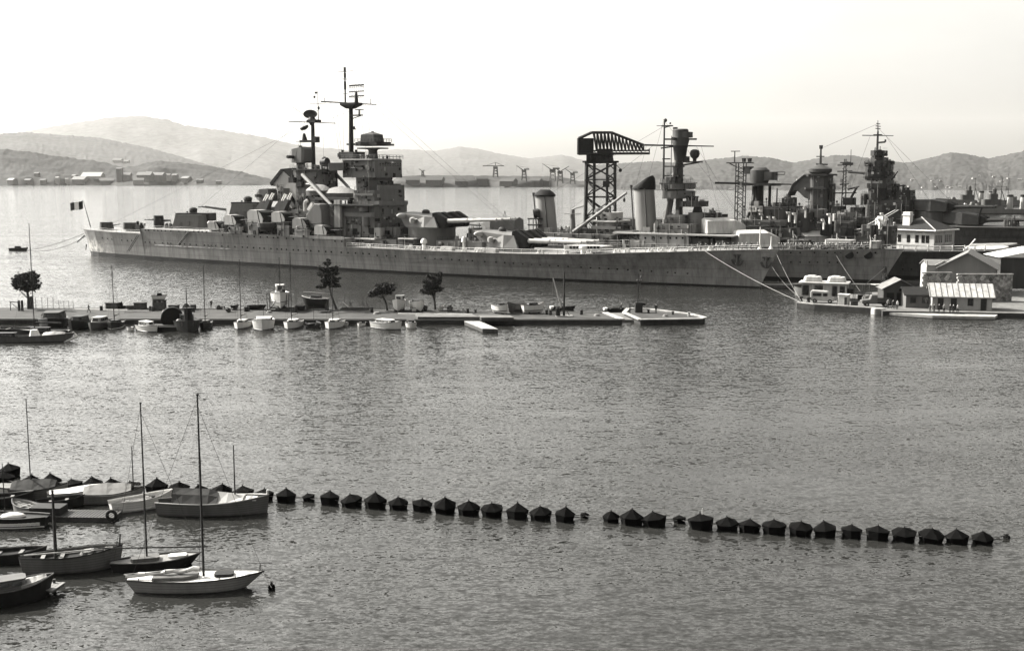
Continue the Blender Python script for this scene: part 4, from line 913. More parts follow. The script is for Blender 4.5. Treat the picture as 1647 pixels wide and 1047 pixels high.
b = MB(); b.tube((-7.5, -6.5, dz(234)), (7.0, 6, dz(235.5)), .26, .16, 6); b.tube((-4, -3.5, dz(239)), (-1.5, -1, dz(236)), .2, .2, 5); b.build('yard', M['dark'], rt)
b = MB(); b.prism(octa(1, 6.0, -1.5, 1.5, .4), dz(262), dz(260)); b.tube((1, 0, dz(266)), (5.8, 0, dz(261)), .2, .2, 4); b.build('platform', M['dark'], rt)
b = MB(); b.lathe([(.5, dz(260)), (.5, dz(256)), (1.1, dz(253)), (1.35, dz(248)), (1.1, dz(243)), (.5, dz(241))], 12, (4.3, -.4, 0)); b.build('radar_dish', M['dark'], rt, smooth=True)
b = MB(); b.box(.9, 2.4, -.8, .8, dz(260), dz(252)); b.build('searchlight', M['dark'], rt)
# pole mast behind the control top
rt = bpy.data.objects.new('mast', None); COL.objects.link(rt); rt.parent = crB; p = FB.at(1067, 296, -1); rt.location = p; dz = lambda v: FB.at(1067, v, -1).z - p.z
b = MB(); b.tube((0, 0, 0), (0, 0, dz(192)), .28, .2, 6); b.build('pole', M['dark'], rt)
b = MB(); b.tube((-2.2, 0, dz(202.5)), (0, 0, dz(202.5)), .08, .08, 4); b.prism(octa(-.8, 2.4, -.5, .5, .2), dz(204), dz(202)); b.tube((0, 0, dz(206)), (1.8, 0, dz(203)), .14, .14, 4); b.ball((.3, 0, dz(194)), .5, .4, .5, 8, 5); b.ball((1.7, 0, dz(199)), .3, .3, .3, 6, 4); b.build('lamp_bracket', M['dark'], rt)
b = MB(); b.prism(octa(-.3, 1.8, -.5, .5, .2), dz(257), dz(255)); b.build('platform', M['dark'], rt)
# funnels
def funnel(F, root, uc, vt, vb, r, capk, lean=0.0, name='funnel'):
    rt = bpy.data.objects.new(name, None); COL.objects.link(rt); rt.parent = root
    p = F.at(uc, vb, 0); q = F.at(uc, vt, 0); rt.location = (p.x, 0, p.z); h = q.z - p.z
    def ring(z, rr, dx, tilt=0): return [(dx + rr * math.cos(2 * math.pi * i / 22), rr * .92 * math.sin(2 * math.pi * i / 22), z + tilt * math.cos(2 * math.pi * i / 22)) for i in range(22)]
    b = MB(); b.loft([ring(-1, r, 0), ring(h * .3, r, -lean * .3), ring(h, r * .98, -lean)]); b.build('casing', M['funnel'], rt, smooth=True)
    c = MB()
    if capk == 'flat': c.loft([ring(h - .1, r * 1.12, -lean), ring(h + .4, r * 1.15, -lean), ring(h + 1.1, r * .9, -lean), ring(h + 1.9, r * .5, -lean)])
    else: c.loft([ring(h - .2, r * 1.1, -lean), ring(h + .4, r * 1.12, -lean, .3), ring(h + 1.6, r * .98, -lean + .2, 1.2), ring(h + 2.3, r * .72, -lean + .5, 1.3), ring(h + 2.6, r * .3, -lean + .7, .6)])
    c.build('cap', M['black'], rt, smooth=True)
    e = MB(); e.tube((r * .5, -r * .95, 0), (r * .5 - lean, -r * .95, h), .2, .18, 6); e.tube((-r - .5, -.6, -1), (-r - .6 - lean, -.6, h + .2), .2, .2, 6); e.lathe([(.3, h), (.45, h + 1.0)], 8, (-r - .6 - lean, -.6, 0)); e.build('steam_pipe', M['dgrey'], rt, smooth=True)
    e = MB(); e.box(r * .15, r * .85, -r * 1.15, -r * .7, 0, h * .16); e.build('ladder_box', M['lgrey'], rt)
    return rt
funnel(FB, crB, 882, 316, 375, 2.75, 'flat', 1.2)
funnel(FB, crB, 1040, 304, 376, 2.9, 'slant', 1.0)
# mid-ships: deckhouses, crane, after gear
block(FB, crB, 'deckhouse', 855, 985, 376, 402, -7, 7, M['grey'], .4)
o, bb = block(FB, crB, 'after_bridge', 957, 985, 342, 378, -3.5, 3.5, M['lgrey'], .6)
b = MB()
for (u, v) in [(963, 351), (964, 367), (976, 368)]:
    p = FB.at(u, v, -3.5); b.box(p.x - .55, p.x + .55, -3.58, -3, p.z - .5, p.z + .5)
b.build('window', M['glass'], o)
p = FB.at(968, 342, 0); b = MB(); b.lathe([(2.3, 0), (2.0, .9), (.5, 1.4)], 14); b.build('director', M['dark'], crB, loc=(p.x, 0, p.z), smooth=True)
block(FB, crB, 'platform', 949, 990, 355, 357, -4.6, 4.6, M['white'])
block(FB, crB, 'platform', 954, 990, 364, 369, -5, 5, M['grey'])
rt = bpy.data.objects.new('aircraft_crane', None); COL.objects.link(rt); rt.parent = crB; p = FB.at(921, 378, -4); rt.location = p
dz = lambda v: FB.at(921, v, -4).z - p.z
b = MB(); b.tube((0, 0, 0), (0, 0, dz(337)), .95, .55, 8); b.path([(0, 0, dz(337)), (.8, 0, dz(335)), (3.4, 0, dz(331))], .25, 5); b.box(-2, 2, -1.2, 1.2, dz(345), dz(344)); b.build('post', M['grey'], rt)
q = FB.at(1008, 310, -4) - p; b = MB(); b.tube((.6, -.6, dz(373)), q, .62, .35, 6); b.build('jib', M['grey'], rt)
b = MB(); e = FB.at(1004, 322, -4) - p; b.tube(q - Vector((.5, 0, 0)), e, .05, .05, 4); b.ball(e, .35, .35, .6, 8, 5); b.build('hook', M['dark'], rt)
# searchlight tower beside the after funnel
rt = bpy.data.objects.new('searchlight_tower', None); COL.objects.link(rt); rt.parent = crB; p = FB.at(861, 376, -3); rt.location = p; dz = lambda v: FB.at(861, v, -3).z - p.z
b = MB()
for sx_ in (-1.4, 1.6):
    for sy_ in (-1.2, 1.2): b.tube((sx_, sy_, 0), (sx_, sy_, dz(352)), .14, .14, 4)
b.prism(octa(-1.9, 2.1, -1.5, 1.5, .3), dz(363), dz(361)); b.prism(octa(-1.9, 2.1, -1.5, 1.5, .3), dz(353), dz(351)); b.build('frame', M['dark'], rt)
b = MB(); b.lathe([(.5, dz(351)), (.4, dz(348))], 8); b.at((0, 0, dz(344)), R(30)).tube((-.6, 0, 0), (.9, 0, .2), 1.2, 1.35, 12); b.build('searchlight', M['dark'], rt, smooth=True)
# after turrets of the cruiser, seen over the battleship turret
def cruiser_turret(F, root, u, v, rz, m='lgrey', s=1.0, nb=3, elev=.03, bl=7.0, base=2.0):
    rt = bpy.data.objects.new('gun_turret', None); COL.objects.link(rt); rt.parent = root; p = F.at(u, v, 0); rt.location = (p.x, 0, p.z); rt.rotation_euler = (0, 0, rz)
    b = MB(); b.loft([[(-4.2*s, y, z) for y, z in ((-2.4*s, 0), (2.4*s, 0), (2.2*s, 2.6*s), (0, 3.2*s), (-2.2*s, 2.6*s))], [(1.6*s, y, z) for y, z in ((-3.1*s, 0), (3.1*s, 0), (2.9*s, 2.7*s), (0, 3.3*s), (-2.9*s, 2.7*s))], [(4.2*s, y, z) for y, z in ((-2.6*s, 0), (2.6*s, 0), (2.1*s, 1.7*s), (0, 2.1*s), (-2.1*s, 1.7*s))]]); b.build('gun_house', M[m], rt)
    b = MB(); b.lathe([(2.6*s, -base), (2.6*s, .05)], 16); b.build('barbette', M['grey'], rt, smooth=True)
    for i in range(nb): barrel(rt, (4.0*s, (i - (nb - 1) / 2) * 1.5*s, 1.2*s), (math.cos(elev), 0, math.sin(elev)), bl, .24, .14, 'dgrey')
    return rt
cruiser_turret(FB, crB, 808, 372, R(185), 'grey', 1.3)
block(FB, crB, 'deckhouse', 771, 870, 373, 388, -5, 5, M['dgrey'], .5)
b = MB(); p = FB.at(812, 357, 0)
for sg in (-1, 1): b.tube((p.x, 0, p.z + 3.2), (p.x + sg * .8, 0, p.z), .08, .08, 4)
b.build('sight_frame', M['dark'], crB)
cruiser_turret(FB, crB, 1162, 375, R(42), 'cream', 1.25, base=1.8)
cruiser_turret(FB, crB, 1215, 396, R(40), 'cream', 1.3, base=1.2)
# breakwater, bollards and cable gear on the forecastle
for u in range(1255, 1425, 9):
    x = FB.S(u, 398, -3)[0]; y = random.uniform(-.8, .4) * halfB(x, zdB(x)) * .8; b = MB(); hh = random.uniform(.5, 1.1)
    b.lathe([(.45, 0), (.35, hh * .7), (.5, hh)], 8); b.lathe([(.45, 0), (.35, hh * .7), (.5, hh)], 8, (1.2, 0, 0)); b.box(-.6, 1.8, -.5, .5, 0, .18)
    b.build('bollard', M[random.choice(['dark', 'dgrey', 'white'])], crB, loc=(x, y, zdB(x)))
for (u, h_) in [(1277, 4.5), (1345, 3.8), (1362, 3.0), (1402, 3.4)]:
    x = FB.S(u, 398, 0)[0]; b = MB(); b.tube((x, 0, zdB(x)), (x + random.uniform(-.6, .6), 0, zdB(x) + h_), .16, .1, 5); b.tube((x, 0, zdB(x) + h_ * .8), (x + 2.2, 0, zdB(x) + .6), .08, .08, 4); b.build('davit', M['white'], crB)
for (u0, u1, vt, vb, m_) in [(1326, 1370, 386, 390, 'lgrey'), (1266, 1296, 386, 392, 'grey'), (1398, 1412, 388, 396, 'lgrey')]:
    block(FB, crB, 'deck_locker', u0, u1, vt, vb + 4, -2, 2, M[m_], .3)

rg = MB()
for (a_, c_) in [((1040, 234), (1022, 300)), ((1067, 195), (1040, 300)), ((1128, 236), (1160, 352)), ((1067, 193), (1215, 380)), ((1050, 235), (920, 335)), ((1120, 236), (1210, 380)), ((1067, 204), (884, 312))]: rg.tube(FB.at(*a_, 0), FB.at(*c_, 0), .035, .035, 3, cap=False)
rg.build('rigging', M['dark'], crB, recalc=False)
for (u0_, u1_, vt_, vb_, y_, m_) in [(986, 1020, 371, 378, -5, 'grey'), (990, 1004, 362, 372, -4, 'dark'), (900, 918, 372, 380, -5, 'dgrey'), (926, 950, 368, 378, -4, 'dgrey'), (1000, 1030, 386, 402, -8, 'lgrey'), (960, 998, 386, 402, -8, 'grey'), (1108, 1140, 384, 402, -7, 'dgrey'), (898, 915, 384, 402, -7, 'dgrey'), (1130, 1150, 343, 352, -2, 'dark'), (1141, 1160, 345, 356, 2, 'dark')]:
    block(FB, crB, 'deck_locker', u0_, u1_, vt_, vb_, y_, y_ + 5, M[m_], .3)
# ------------------------------------------------------------------ second cruiser
FC = Frame(perp_point(43.5, 1600) - HEAD * 90)
crC = thing('cruiser', FC.O, FC.rz, 'dark cruiser with lattice topmast and white hut on deck, rafted beyond the two-funnelled cruiser', 'cruiser')
hullc = plated(mat('cruiser_dark_paint', .05, .6, .2, .25, True))
stC = [(a_, b_, c_, d_, e_ - .9) for (a_, b_, c_, d_, e_) in cruiser_stations()]
halfC, zdC = ship_hull(crC, stC, lambda x: .9, hullc)
portholes(FC, halfC, crC, [(u, 433 + (u - 1450) * .01) for u in (1452, 1466, 1481, 1495)] , .22)
x, y, z = on_side(FC, halfC, 1511, 421); b = MB(); b.tube((0, -.12, 0), (0, .6, 0), 1.0, 1.0, 16); b.build('hawse_pipe', M['black'], crC, loc=(x, y, z))
# white-posted rail round the forecastle
b = MB(); xs = [FC.S(u, 405, -6)[0] for u in (1432, 1450, 1470, 1489, 1508, 1527, 1546, 1562, 1578)]
pts = [(x, -(halfC(x, zdC(x)) - .3), zdC(x)) for x in xs]
for p in pts: b.tube(p, (p[0], p[1], p[2] + 1.5), .2, .14, 6)
for p, q in zip(pts[:-1], pts[1:]):
    for hh in (.7, 1.3): b.tube((p[0], p[1], p[2] + hh), (q[0], q[1], q[2] + hh), .07, .07, 4)
b.tube((pts[6][0], pts[6][1], pts[6][2]), (pts[7][0], pts[7][1], pts[7][2] + 3.0), .16, .16, 5)
b.build('railing', M['white'], crC)
block(FC, crC, 'deckhouse', 1160, 1275, 366, 398, -7, 7, M['dgrey'], .5)
block(FC, crC, 'bridge_deck', 1185, 1262, 354, 363, -6.5, 6.5, M['grey'], 1.2)
o, bb = block(FC, crC, 'bridge', 1205, 1262, 333, 355, -4.6, 4.6, M['dgrey'], .6)
block(FC, crC, 'awning', 1204, 1226, 331.5, 341, -4.8, -4.62, M['white'])
block(FC, crC, 'deckhouse', 1262, 1300, 342, 372, -4, 4, M['dgrey'], .5)
rt = bpy.data.objects.new('tripod_mast', None); COL.objects.link(rt); rt.parent = crC
zt = FC.at(1222, 298, 0).z; zb = FC.at(1222, 340, 0).z; xc = FC.at(1221, 310, 0).x
b = MB(); b.tube((xc, 0, zb - 3), (xc, 0, zt), 1.35, 1.2, 12); b.build('leg', M['dark'], rt, smooth=True)
for (u, v, y) in ((1202, 350, -4.0), (1206, 345, 4)):
    p = FC.at(u, v, y); b = MB(); m1 = (p.x + 1.2, y * .8, (p.z + zt) / 2); b.path([(p.x, y, p.z), m1, (xc - 1.2, y * .2, zt - .5)], .5, 8); b.build('leg', M['dgrey'], rt, smooth=True)
b = MB(); 
for k in range(6): b.tube((xc + 3, -1 + .4 * k, zb), (xc + 3, -1 + .4 * k, zt), .08, .08, 3)
b.build('signal_halyard', M['dark'], rt)
rt = bpy.data.objects.new('control_top', None); COL.objects.link(rt); rt.parent = crC; rt.location = (xc, 0, zt); dz = lambda v: FC.at(1222, v, 0).z - zt
b = MB(); b.prism(octa(-5, 5.4, -3.4, 3.4, 1.2), dz(299), dz(295)); b.build('platform', M['dark'], rt)
b = MB(); b.lathe([(2.3, dz(296)), (2.6, dz(288)), (2.6, dz(274)), (1.8, dz(270))], 16); b.prism(octa(1.5, 4.6, -2, 2, .6), dz(290), dz(277)); b.prism(octa(-4.2, -2, -1.2, 1.2, .4), dz(280), dz(268)); b.build('cabin', M['dgrey'], rt, smooth=True)
b = MB(); b.tube((3, 0, dz(277)), (7, 0, dz(277)), .1, .1, 4); b.tube((3, 0, dz(281)), (7, 0, dz(281)), .1, .1, 4); b.tube((7, 0, dz(277)), (7, 0, dz(281)), .1, .1, 4); b.tube((-10.5, -6, dz(294.5)), (7, 6, dz(297)), .32, .2, 6); b.build('yard', M['dark'], rt)
# lattice topmast
rt = bpy.data.objects.new('lattice_mast', None); COL.objects.link(rt); rt.parent = crC; p = FC.at(1194, 318, 0); rt.location = p; dz = lambda v: FC.at(1194, v, 0).z - p.z
b = MB()
for sx_ in (-1, 1):
    for sy_ in (-1, 1): b.tube((sx_ * 1.1 - .6, sy_ * 1.0, dz(356)), (sx_ * 1.1 - .6, sy_ * 1.0, dz(263)), .16, .16, 4)
vv = [352, 340, 328, 318, 309, 300, 292, 284, 276, 268]
for a_, c_ in zip(vv[:-1], vv[1:]):
    b.tube((-1.7, -1, dz(a_)), (.5, -1, dz(c_)), .1, .1, 3); b.tube((.5, 1, dz(a_)), (-1.7, 1, dz(c_)), .1, .1, 3); b.tube((-1.7, -1, dz(a_)), (.5, -1, dz(a_)), .1, .1, 3)
b.build('lattice', M['dark'], rt)
b = MB(); b.prism(octa(-4.6, 2.6, -1.4, 1.4, .4), dz(263), dz(261.5)); b.tube((-2.5, 0, dz(261)), (-2.5, 0, dz(243)), .2, .14, 6); b.tube((-3.6, 0, dz(243.5)), (-1, 0, dz(243.5)), .12, .12, 4)
for k in range(4): b.lathe([(.35, dz(261)), (.4, dz(257)), (.55, dz(255))], 6, (-.2 + k * .8, (-1) ** k * .6, 0))
b.tube((-4.2, 0, dz(262)), (-1.6, 0, dz(270)), .14, .14, 4); b.build('mast_platform', M['dark'], rt)
b = MB(); p2 = FC.at(1249, 334, 0); b.tube((p2.x, 0, p2.z), (p2.x, 0, FC.at(1249, 303, 0).z), .22, .16, 5); b.build('signal_pole', M['dark'], crC)
# hut on its deck, and more fittings between the towers
pd = FC.at(1312, 384, 0)
hut = thing('deck_hut', FC.O + HEAD * pd.x + PORT * 0 + Vector((0, 0, zdC(pd.x))), FC.rz + R(40), 'white gabled hut with a dark door standing on the second cruiser deck', 'hut')
b = MB(); b.box(-4.2, 4.2, -3, 3, 0, 3.8); b.build('wall', M['cream'], hut)
b = MB(); b.add([(-4.5, -3.3, 3.7), (4.5, -3.3, 3.7), (4.5, 3.3, 3.7), (-4.5, 3.3, 3.7), (-4.5, 0, 5.0), (4.5, 0, 5.0)], [(0, 1, 5, 4), (2, 3, 4, 5), (1, 2, 5), (3, 0, 4), (0, 3, 2, 1)]); b.build('roof', M['white'], hut)
b = MB(); b.box(-2.6, -1.5, -3.06, -2.9, 0, 2.3); b.build('door', M['dark'], hut)
for (u0, u1, vt, vb, y0, m_) in [(1262, 1285, 366, 380, -5, 'grey'), (1335, 1420, 380, 400, -5, 'dgrey'), (1338, 1351, 344, 356, -1, 'lgrey'), (1340, 1372, 356, 384, -3, 'dgrey'), (1300, 1320, 337, 350, 0, 'grey'), (1322, 1336, 348, 362, 0, 'dgrey')]:
    block(FC, crC, 'deckhouse', u0, u1, vt, vb, y0, y0 + 6, M[m_], .5)
for (u, v, m_) in [(1238, 357, 'white'), (1247, 358, 'white'), (1226, 352, 'cream'), (1296, 343, 'cream'), (1325, 362, 'white'), (1270, 350, 'cream'), (1279, 352, 'white'), (1335, 353, 'white'), (1415, 361, 'white'), (1420, 352, 'white')]:
    p = FC.at(u, v, -5); b = MB(); q_ = random.uniform(.32, .5); b.path([(0, 0, -1.2), (0, 0, .8), (-.25, -.2, 1.3)], q_ * .8, 8); b.lathe([(q_, 0), (q_ * 1.35, .5)], 8, (-.35, -.25, 1.0)); b.build('ventilator', M[m_], crC, loc=p, smooth=True)
block(FC, crC, 'deckhouse', 1405, 1432, 364, 404, -4, 3, M['dgrey'], .5)
p = FC.at(1418, 368, 0); b = MB(); b.lathe([(1.7, -4), (1.7, 2.4), (1.2, 3.2)], 14); b.build('ventilator', M['white'], crC, loc=(p.x, 0, p.z), smooth=True)
# davits and rigging between
b = MB()
for (a_, c_) in [((1425, 352), (1416, 372)), ((1340, 382), (1390, 372)), ((1360, 372), (1400, 366)), ((1425, 350), (1445, 338)), ((1395, 362), (1440, 338))]:
    b.tube(FC.at(*a_, -4), FC.at(*c_, -4), .16, .12, 5)
b.build('boat_boom', M['lgrey'], crC)

for (u, v0, v1) in [(1232, 345, 318), (1268, 345, 322), (1285, 352, 326), (1300, 345, 318), (1345, 356, 322), (1398, 372, 330), (1409, 380, 340), (1372, 378, 346), (1254, 360, 336), (1196, 352, 330)]:
    p = FC.at(u, v0, -2); q = FC.at(u, v1, -2); b = MB(); b.tube((p.x, -2, p.z - 3), (p.x, -2, q.z), .16, .08, 5); b.tube((p.x - .9, -2, q.z - 1.2), (p.x + .9, -2, q.z - 1.2), .07, .07, 4); b.ball((p.x, -2, q.z - .4), .3, .3, .35, 6, 4); b.build('aerial', M['dark'], crC)
for (u0, u1, vt, vb, y0, m_) in [(1175, 1196, 362, 378, -6, 'dark'), (1232, 1262, 372, 392, -7, 'dark'), (1270, 1284, 356, 372, -3, 'dgrey'), (1350, 1372, 366, 384, -5, 'dark'), (1384, 1404, 362, 384, -5, 'dgrey'), (1372, 1392, 350, 366, 0, 'dark'), (1318, 1340, 362, 380, -2, 'dark'), (1285, 1300, 346, 360, 1, 'dark'), (1245, 1262, 326, 342, 0, 'dark')]:
    block(FC, crC, 'deckhouse', u0, u1, vt, vb, y0, y0 + 5, M[m_], .4)
# ================================================================== the farther battleship with the dark tower
FD = Frame(perp_point(206, 1410) - HEAD * 2)
shD = thing('battleship', FD.O, FD.rz, 'far dark battleship with stepped tower and backward-slanting funnel, beyond the rafted cruisers', 'battleship')
stD = [(-119, -120, 5, 7, 7.6), (-105, -105, 9, 10, 7.6), (-60, -60, 13, 14, 7.8), (0, 0, 14, 15, 7.8), (40, 40, 12, 14.5, 7.4), (70, 70, 8, 11.5, 7.6), (95, 97, 4, 7.5, 8.4), (110, 114, 1.5, 3.2, 9), (118, 123, .15, .25, 9.4)]
ship_hull(shD, stD, lambda x: .8, hullc)
MD = M['dark']
o, bb = block(FD, shD, 'deckhouse', 1262, 1440, 350, 372, -8, 8, M['dgrey'], 1)
# slanting funnel
def at(u, v, y=0): return FD.at(u, v, y)
g = MB(); g.side([(at(u, v, -3).x, at(u, v, -3).z) for u, v in [(1271, 311), (1277, 297), (1294, 283), (1306, 283), (1306, 322), (1294, 318), (1284, 308), (1275, 307)]], -3.6, 3.6); g.build('funnel', M['dgrey'], shD, bevel=.5)
g = MB(); g.side([(at(u, v, -3).x, at(u, v, -3).z) for u, v in [(1266.5, 315), (1275.5, 296), (1294, 281), (1297, 283), (1278, 299), (1270, 315)]], -3.8, 3.8); g.build('funnel_cap', M['black'], shD)
o, bb = block(FD, shD, 'funnel_tower', 1300, 1328, 283, 352, -5, 5, M['dgrey'], 1.2)
block(FD, shD, 'platform', 1296, 1334, 280, 283, -6, 6, M['dark'], 1)
block(FD, shD, 'platform', 1292, 1332, 302, 305, -6, 6, M['dark'], 1)
b = MB(); p = at(1319, 282); b.lathe([(2.6, p.z), (4.6, at(1319, 277).z), (4.8, at(1319, 272).z), (2.6, at(1319, 268).z), (.8, at(1319, 265).z)], 14, (p.x, 0, 0)); b.build('director', M['dgrey'], shD, smooth=True)
b = MB(); x_ = p.x; b.tube((x_, 0, at(1319, 270).z), (x_, 0, at(1319, 236).z), .55, .3, 6); b.tube((x_ - 1.8, 0, at(1319, 252).z), (x_ + 1.5, 0, at(1319, 252).z), .2, .2, 4); b.tube((x_ - 1.8, 0, at(1319, 264).z), (x_ + 3, 0, at(1319, 265).z), .3, .3, 4); b.lathe([(.7, at(1319, 240).z), (.8, at(1319, 234).z)], 8, (x_, 0, 0)); b.build('after_mast', MD, shD)
block(FD, shD, 'gun_house', 1256, 1273, 318, 332, -6, 2, M['dgrey'], 1); block(FD, shD, 'deckhouse', 1262, 1280, 332, 352, -6, 4, M['dgrey'], 1)
block(FD, shD, 'ammunition_house', 1331, 1336, 296, 350, -3, 3, MD, .5)
# main tower, widening and narrowing in steps
for (u0, u1, vt, vb, w, nm, cu) in [(1390, 1428, 330, 356, 8, 'tower_base', 1.0), (1394, 1428, 302, 331, 7, 'tower_shaft', 1.5), (1389, 1430, 286, 303, 7, 'bridge', 1.2), (1387, 1432, 283.5, 287, 7.6, 'bridge_roof', 1.0), (1390, 1428, 268, 284, 8, 'upper_bridge', 1.4),
                                     (1398, 1424, 253, 269, 6, 'director_base', 1.6), (1398, 1424, 242, 251, 5.6, 'director', 1.8), (1400, 1416, 250.5, 254, 3.5, 'director_neck', 1.4)]:
    o, bb = block(FD, shD, nm, u0, u1 - 6, vt, vb, -w, w, M['dgrey'] if nm in ('bridge', 'tower_base') else MD, cu)
    if nm in ('bridge', 'upper_bridge'):
        b = MB()
        for k in range(7): b.box(bb[0] + 1.2 + k * (bb[1] - bb[0] - 2.4) / 7, bb[0] + 2.0 + k * (bb[1] - bb[0] - 2.4) / 7, -w - .06, -w + .1, bb[3] - 2.2, bb[3] - 1.2)
        b.build('window', M['lgrey'] if nm == 'bridge' else M['glass'], o)
        rail(o, [(bb[0], -w - .3, bb[3] + .8), (bb[1], -w - .3, bb[3] + .8), (bb[1], w, bb[3] + .8)], 1.2, 1.6, 'dark', r=.1)
b = MB(); x_ = at(1411, 240).x
b.tube((x_, 0, at(1411, 243).z), (x_, 0, at(1411, 212).z), .5, .35, 6); b.tube((x_, 0, at(1411, 214).z), (x_ - .2, 0, at(1411, 194).z), .25, .12, 5)
for v, l in ((218, 5.5), (203, .9), (207, .9), (199, .7)): b.tube((x_ - l, -l * .4, at(1411, v).z), (x_ + l, l * .4, at(1411, v).z - .2), .18, .14, 4)
b.prism(octa(x_ - 1.6, x_ + 1.6, -1, 1, .3), at(1411, 219).z, at(1411, 216.5).z); b.path([(x_, 0, at(1411, 230).z), (x_ + 3.0, 0, at(1411, 229).z), (x_ + 3.0, 0, at(1411, 225).z)], .35, 5); b.build('foremast', MD, shD)
b = MB(); b.tube((at(1370, 277).x, -5, at(1370, 277).z), (at(1396, 279).x, -5, at(1396, 279).z), .5, .5, 6); b.tube((at(1438, 290).x, -4, at(1438, 290).z), (at(1448, 276).x, -4, at(1448, 276).z), .35, .2, 5); b.build('signal_yard', MD, shD)
b = MB(); b.lathe([(2, at(1428, 264).z), (2, at(1428, 259).z)], 10, (at(1430, 262).x, 0, 0)); b.tube((at(1415, 262).x, 0, at(1415, 262).z), (at(1430, 262).x, 0, at(1430, 262).z), .5, .5, 5); b.build('searchlight', MD, shD)
# conning tower group forward of the tower
block(FD, shD, 'conning_tower', 1440, 1462, 306, 334, -6, 5, MD, 1.2); block(FD, shD, 'shelter_deck', 1392, 1466, 322, 356, -7, 7, MD, 1)
for (u, v) in [(1445, 298), (1453, 297)]:
    b = MB(); p = at(u, v, -3); b.tube((p.x, -3, p.z), (p.x, -3, p.z - 4.5), .3, .5, 5); b.tube((p.x - .9, -3, p.z - .6), (p.x + .9, -3, p.z - .3), .3, .3, 5); b.build('anti_aircraft_gun', MD, shD)
for (u0_, u1_, vt_, vb_, w_, m_) in [(1432, 1440, 296, 330, 4, 'dark'), (1426, 1436, 300, 306, 7, 'dark'), (1383, 1392, 312, 330, 6, 'dgrey'), (1336, 1352, 332, 352, 5, 'dark'), (1366, 1388, 334, 352, 6, 'dark'), (1352, 1384, 342, 356, 7, 'dgrey'), (1280, 1298, 336, 352, 6, 'dgrey'), (1440, 1452, 328, 340, 8, 'dark'), (1420, 1428, 262, 270, 6, 'dark'), (1390, 1400, 262, 268, 6, 'dark')]:
    block(FD, shD, 'deckhouse', u0_, u1_, vt_, vb_, -w_, w_ * .6, M[m_], .4)
rg = MB()
for (a_, c_) in [((1411, 200), (1319, 240)), ((1400, 218), (1370, 300)), ((1424, 218), (1500, 330)), ((1411, 205), (1560, 355))]: rg.tube(FD.at(*a_, 0), FD.at(*c_, 0), .05, .05, 3, cap=False)
rg.build('rigging', M['dark'], shD, recalc=False)
# lattice mast between funnel and tower
rt = bpy.data.objects.new('lattice_mast', None); COL.objects.link(rt); rt.parent = shD; p = at(1356, 352); rt.location = p; dz = lambda v: at(1356, v).z - p.z
b = MB()
for sx_ in (-1, 1): b.tube((sx_ * 1.0, 0, 0), (sx_ * .3, 0, dz(256)), .26, .18, 4)
for v in range(350, 262, -6): b.tube((-1, 0, dz(v)), (1, 0, dz(v - 6)), .14, .14, 3)
for v, l in ((262, 2.0), (266, 3.0), (276, 3.0), (297, 1.8), (311, 5)): b.tube((-l, 0, dz(v)), (l, 0, dz(v) + .2), .25, .2, 4)
b.tube((2.2, 0, dz(268)), (2.2, 0, dz(241)), .2, .1, 4); b.build('lattice', MD, rt)
b = MB(); b.prism(octa(-1, 3, -1, 1, .3), dz(266), dz(262)); b.prism(octa(0, 4.6, -2, 2, .6), dz(330), dz(318)); b.tube((3, 0, dz(318)), (5.2, 0, dz(300)), .5, .5, 5); b.tube((1.5, 0, dz(305)), (6, 0, dz(300)), .3, .3, 4); b.build('mast_platform', MD, rt)
# her forward turrets
def big_turret(F, root, u, vb, s, base):
    rt = bpy.data.objects.new('main_turret', None); COL.objects.link(rt); rt.parent = root; p = F.at(u, vb, 0); rt.location = (p.x, 0, p.z)
    b = MB(); b.loft([[(-9, y, z) for y, z in ((-4.5, .8), (4.5, .8), (4.2, 4.4), (-4.2, 4.4))], [(0, y, z) for y, z in ((-7, 0), (7, 0), (6.5, 4.6), (-6.5, 4.6))], [(6, y, z) for y, z in ((-6.5, 0), (6.5, 0), (6, 3.6), (-6, 3.6))]]); b.build('gun_house', M['dark'], rt, bevel=.2)
    b = MB(); b.lathe([(6.5, -base), (6.5, .1)], 20); b.build('barbette', M['dgrey'], rt, smooth=True)
    for yy in (-4.5, -2, 2, 4.5):
        k = MB(); k.loft([[(5, yy - 1.2, 0), (5, yy + 1.2, 0), (5, yy + 1, 4), (5, yy - 1, 4)], [(8, yy - .8, .8), (8, yy + .8, .8), (8, yy + .7, 2.8), (8, yy - .7, 2.8)]]); k.build('blast_bag', M['black'], rt)
        barrel(rt, (7, yy, 1.8), (1, 0, .02), 15, .7, .4, 'dark')
    return rt
big_turret(FD, shD, 1502, 340, 1, 6)
big_turret(FD, shD, 1552, 361, 1, 3)
b = MB(); p = at(1570, 360, -4); b.tube((p.x, -4, p.z), (at(1581, 330, -4).x, -4, at(1581, 330, -4).z), .5, .3, 5); b.build('boat_crane', MD, shD)
block(FD, shD, 'deckhouse', 1613, 1634, 354, 372, -6, 2, M['dgrey'], .4)

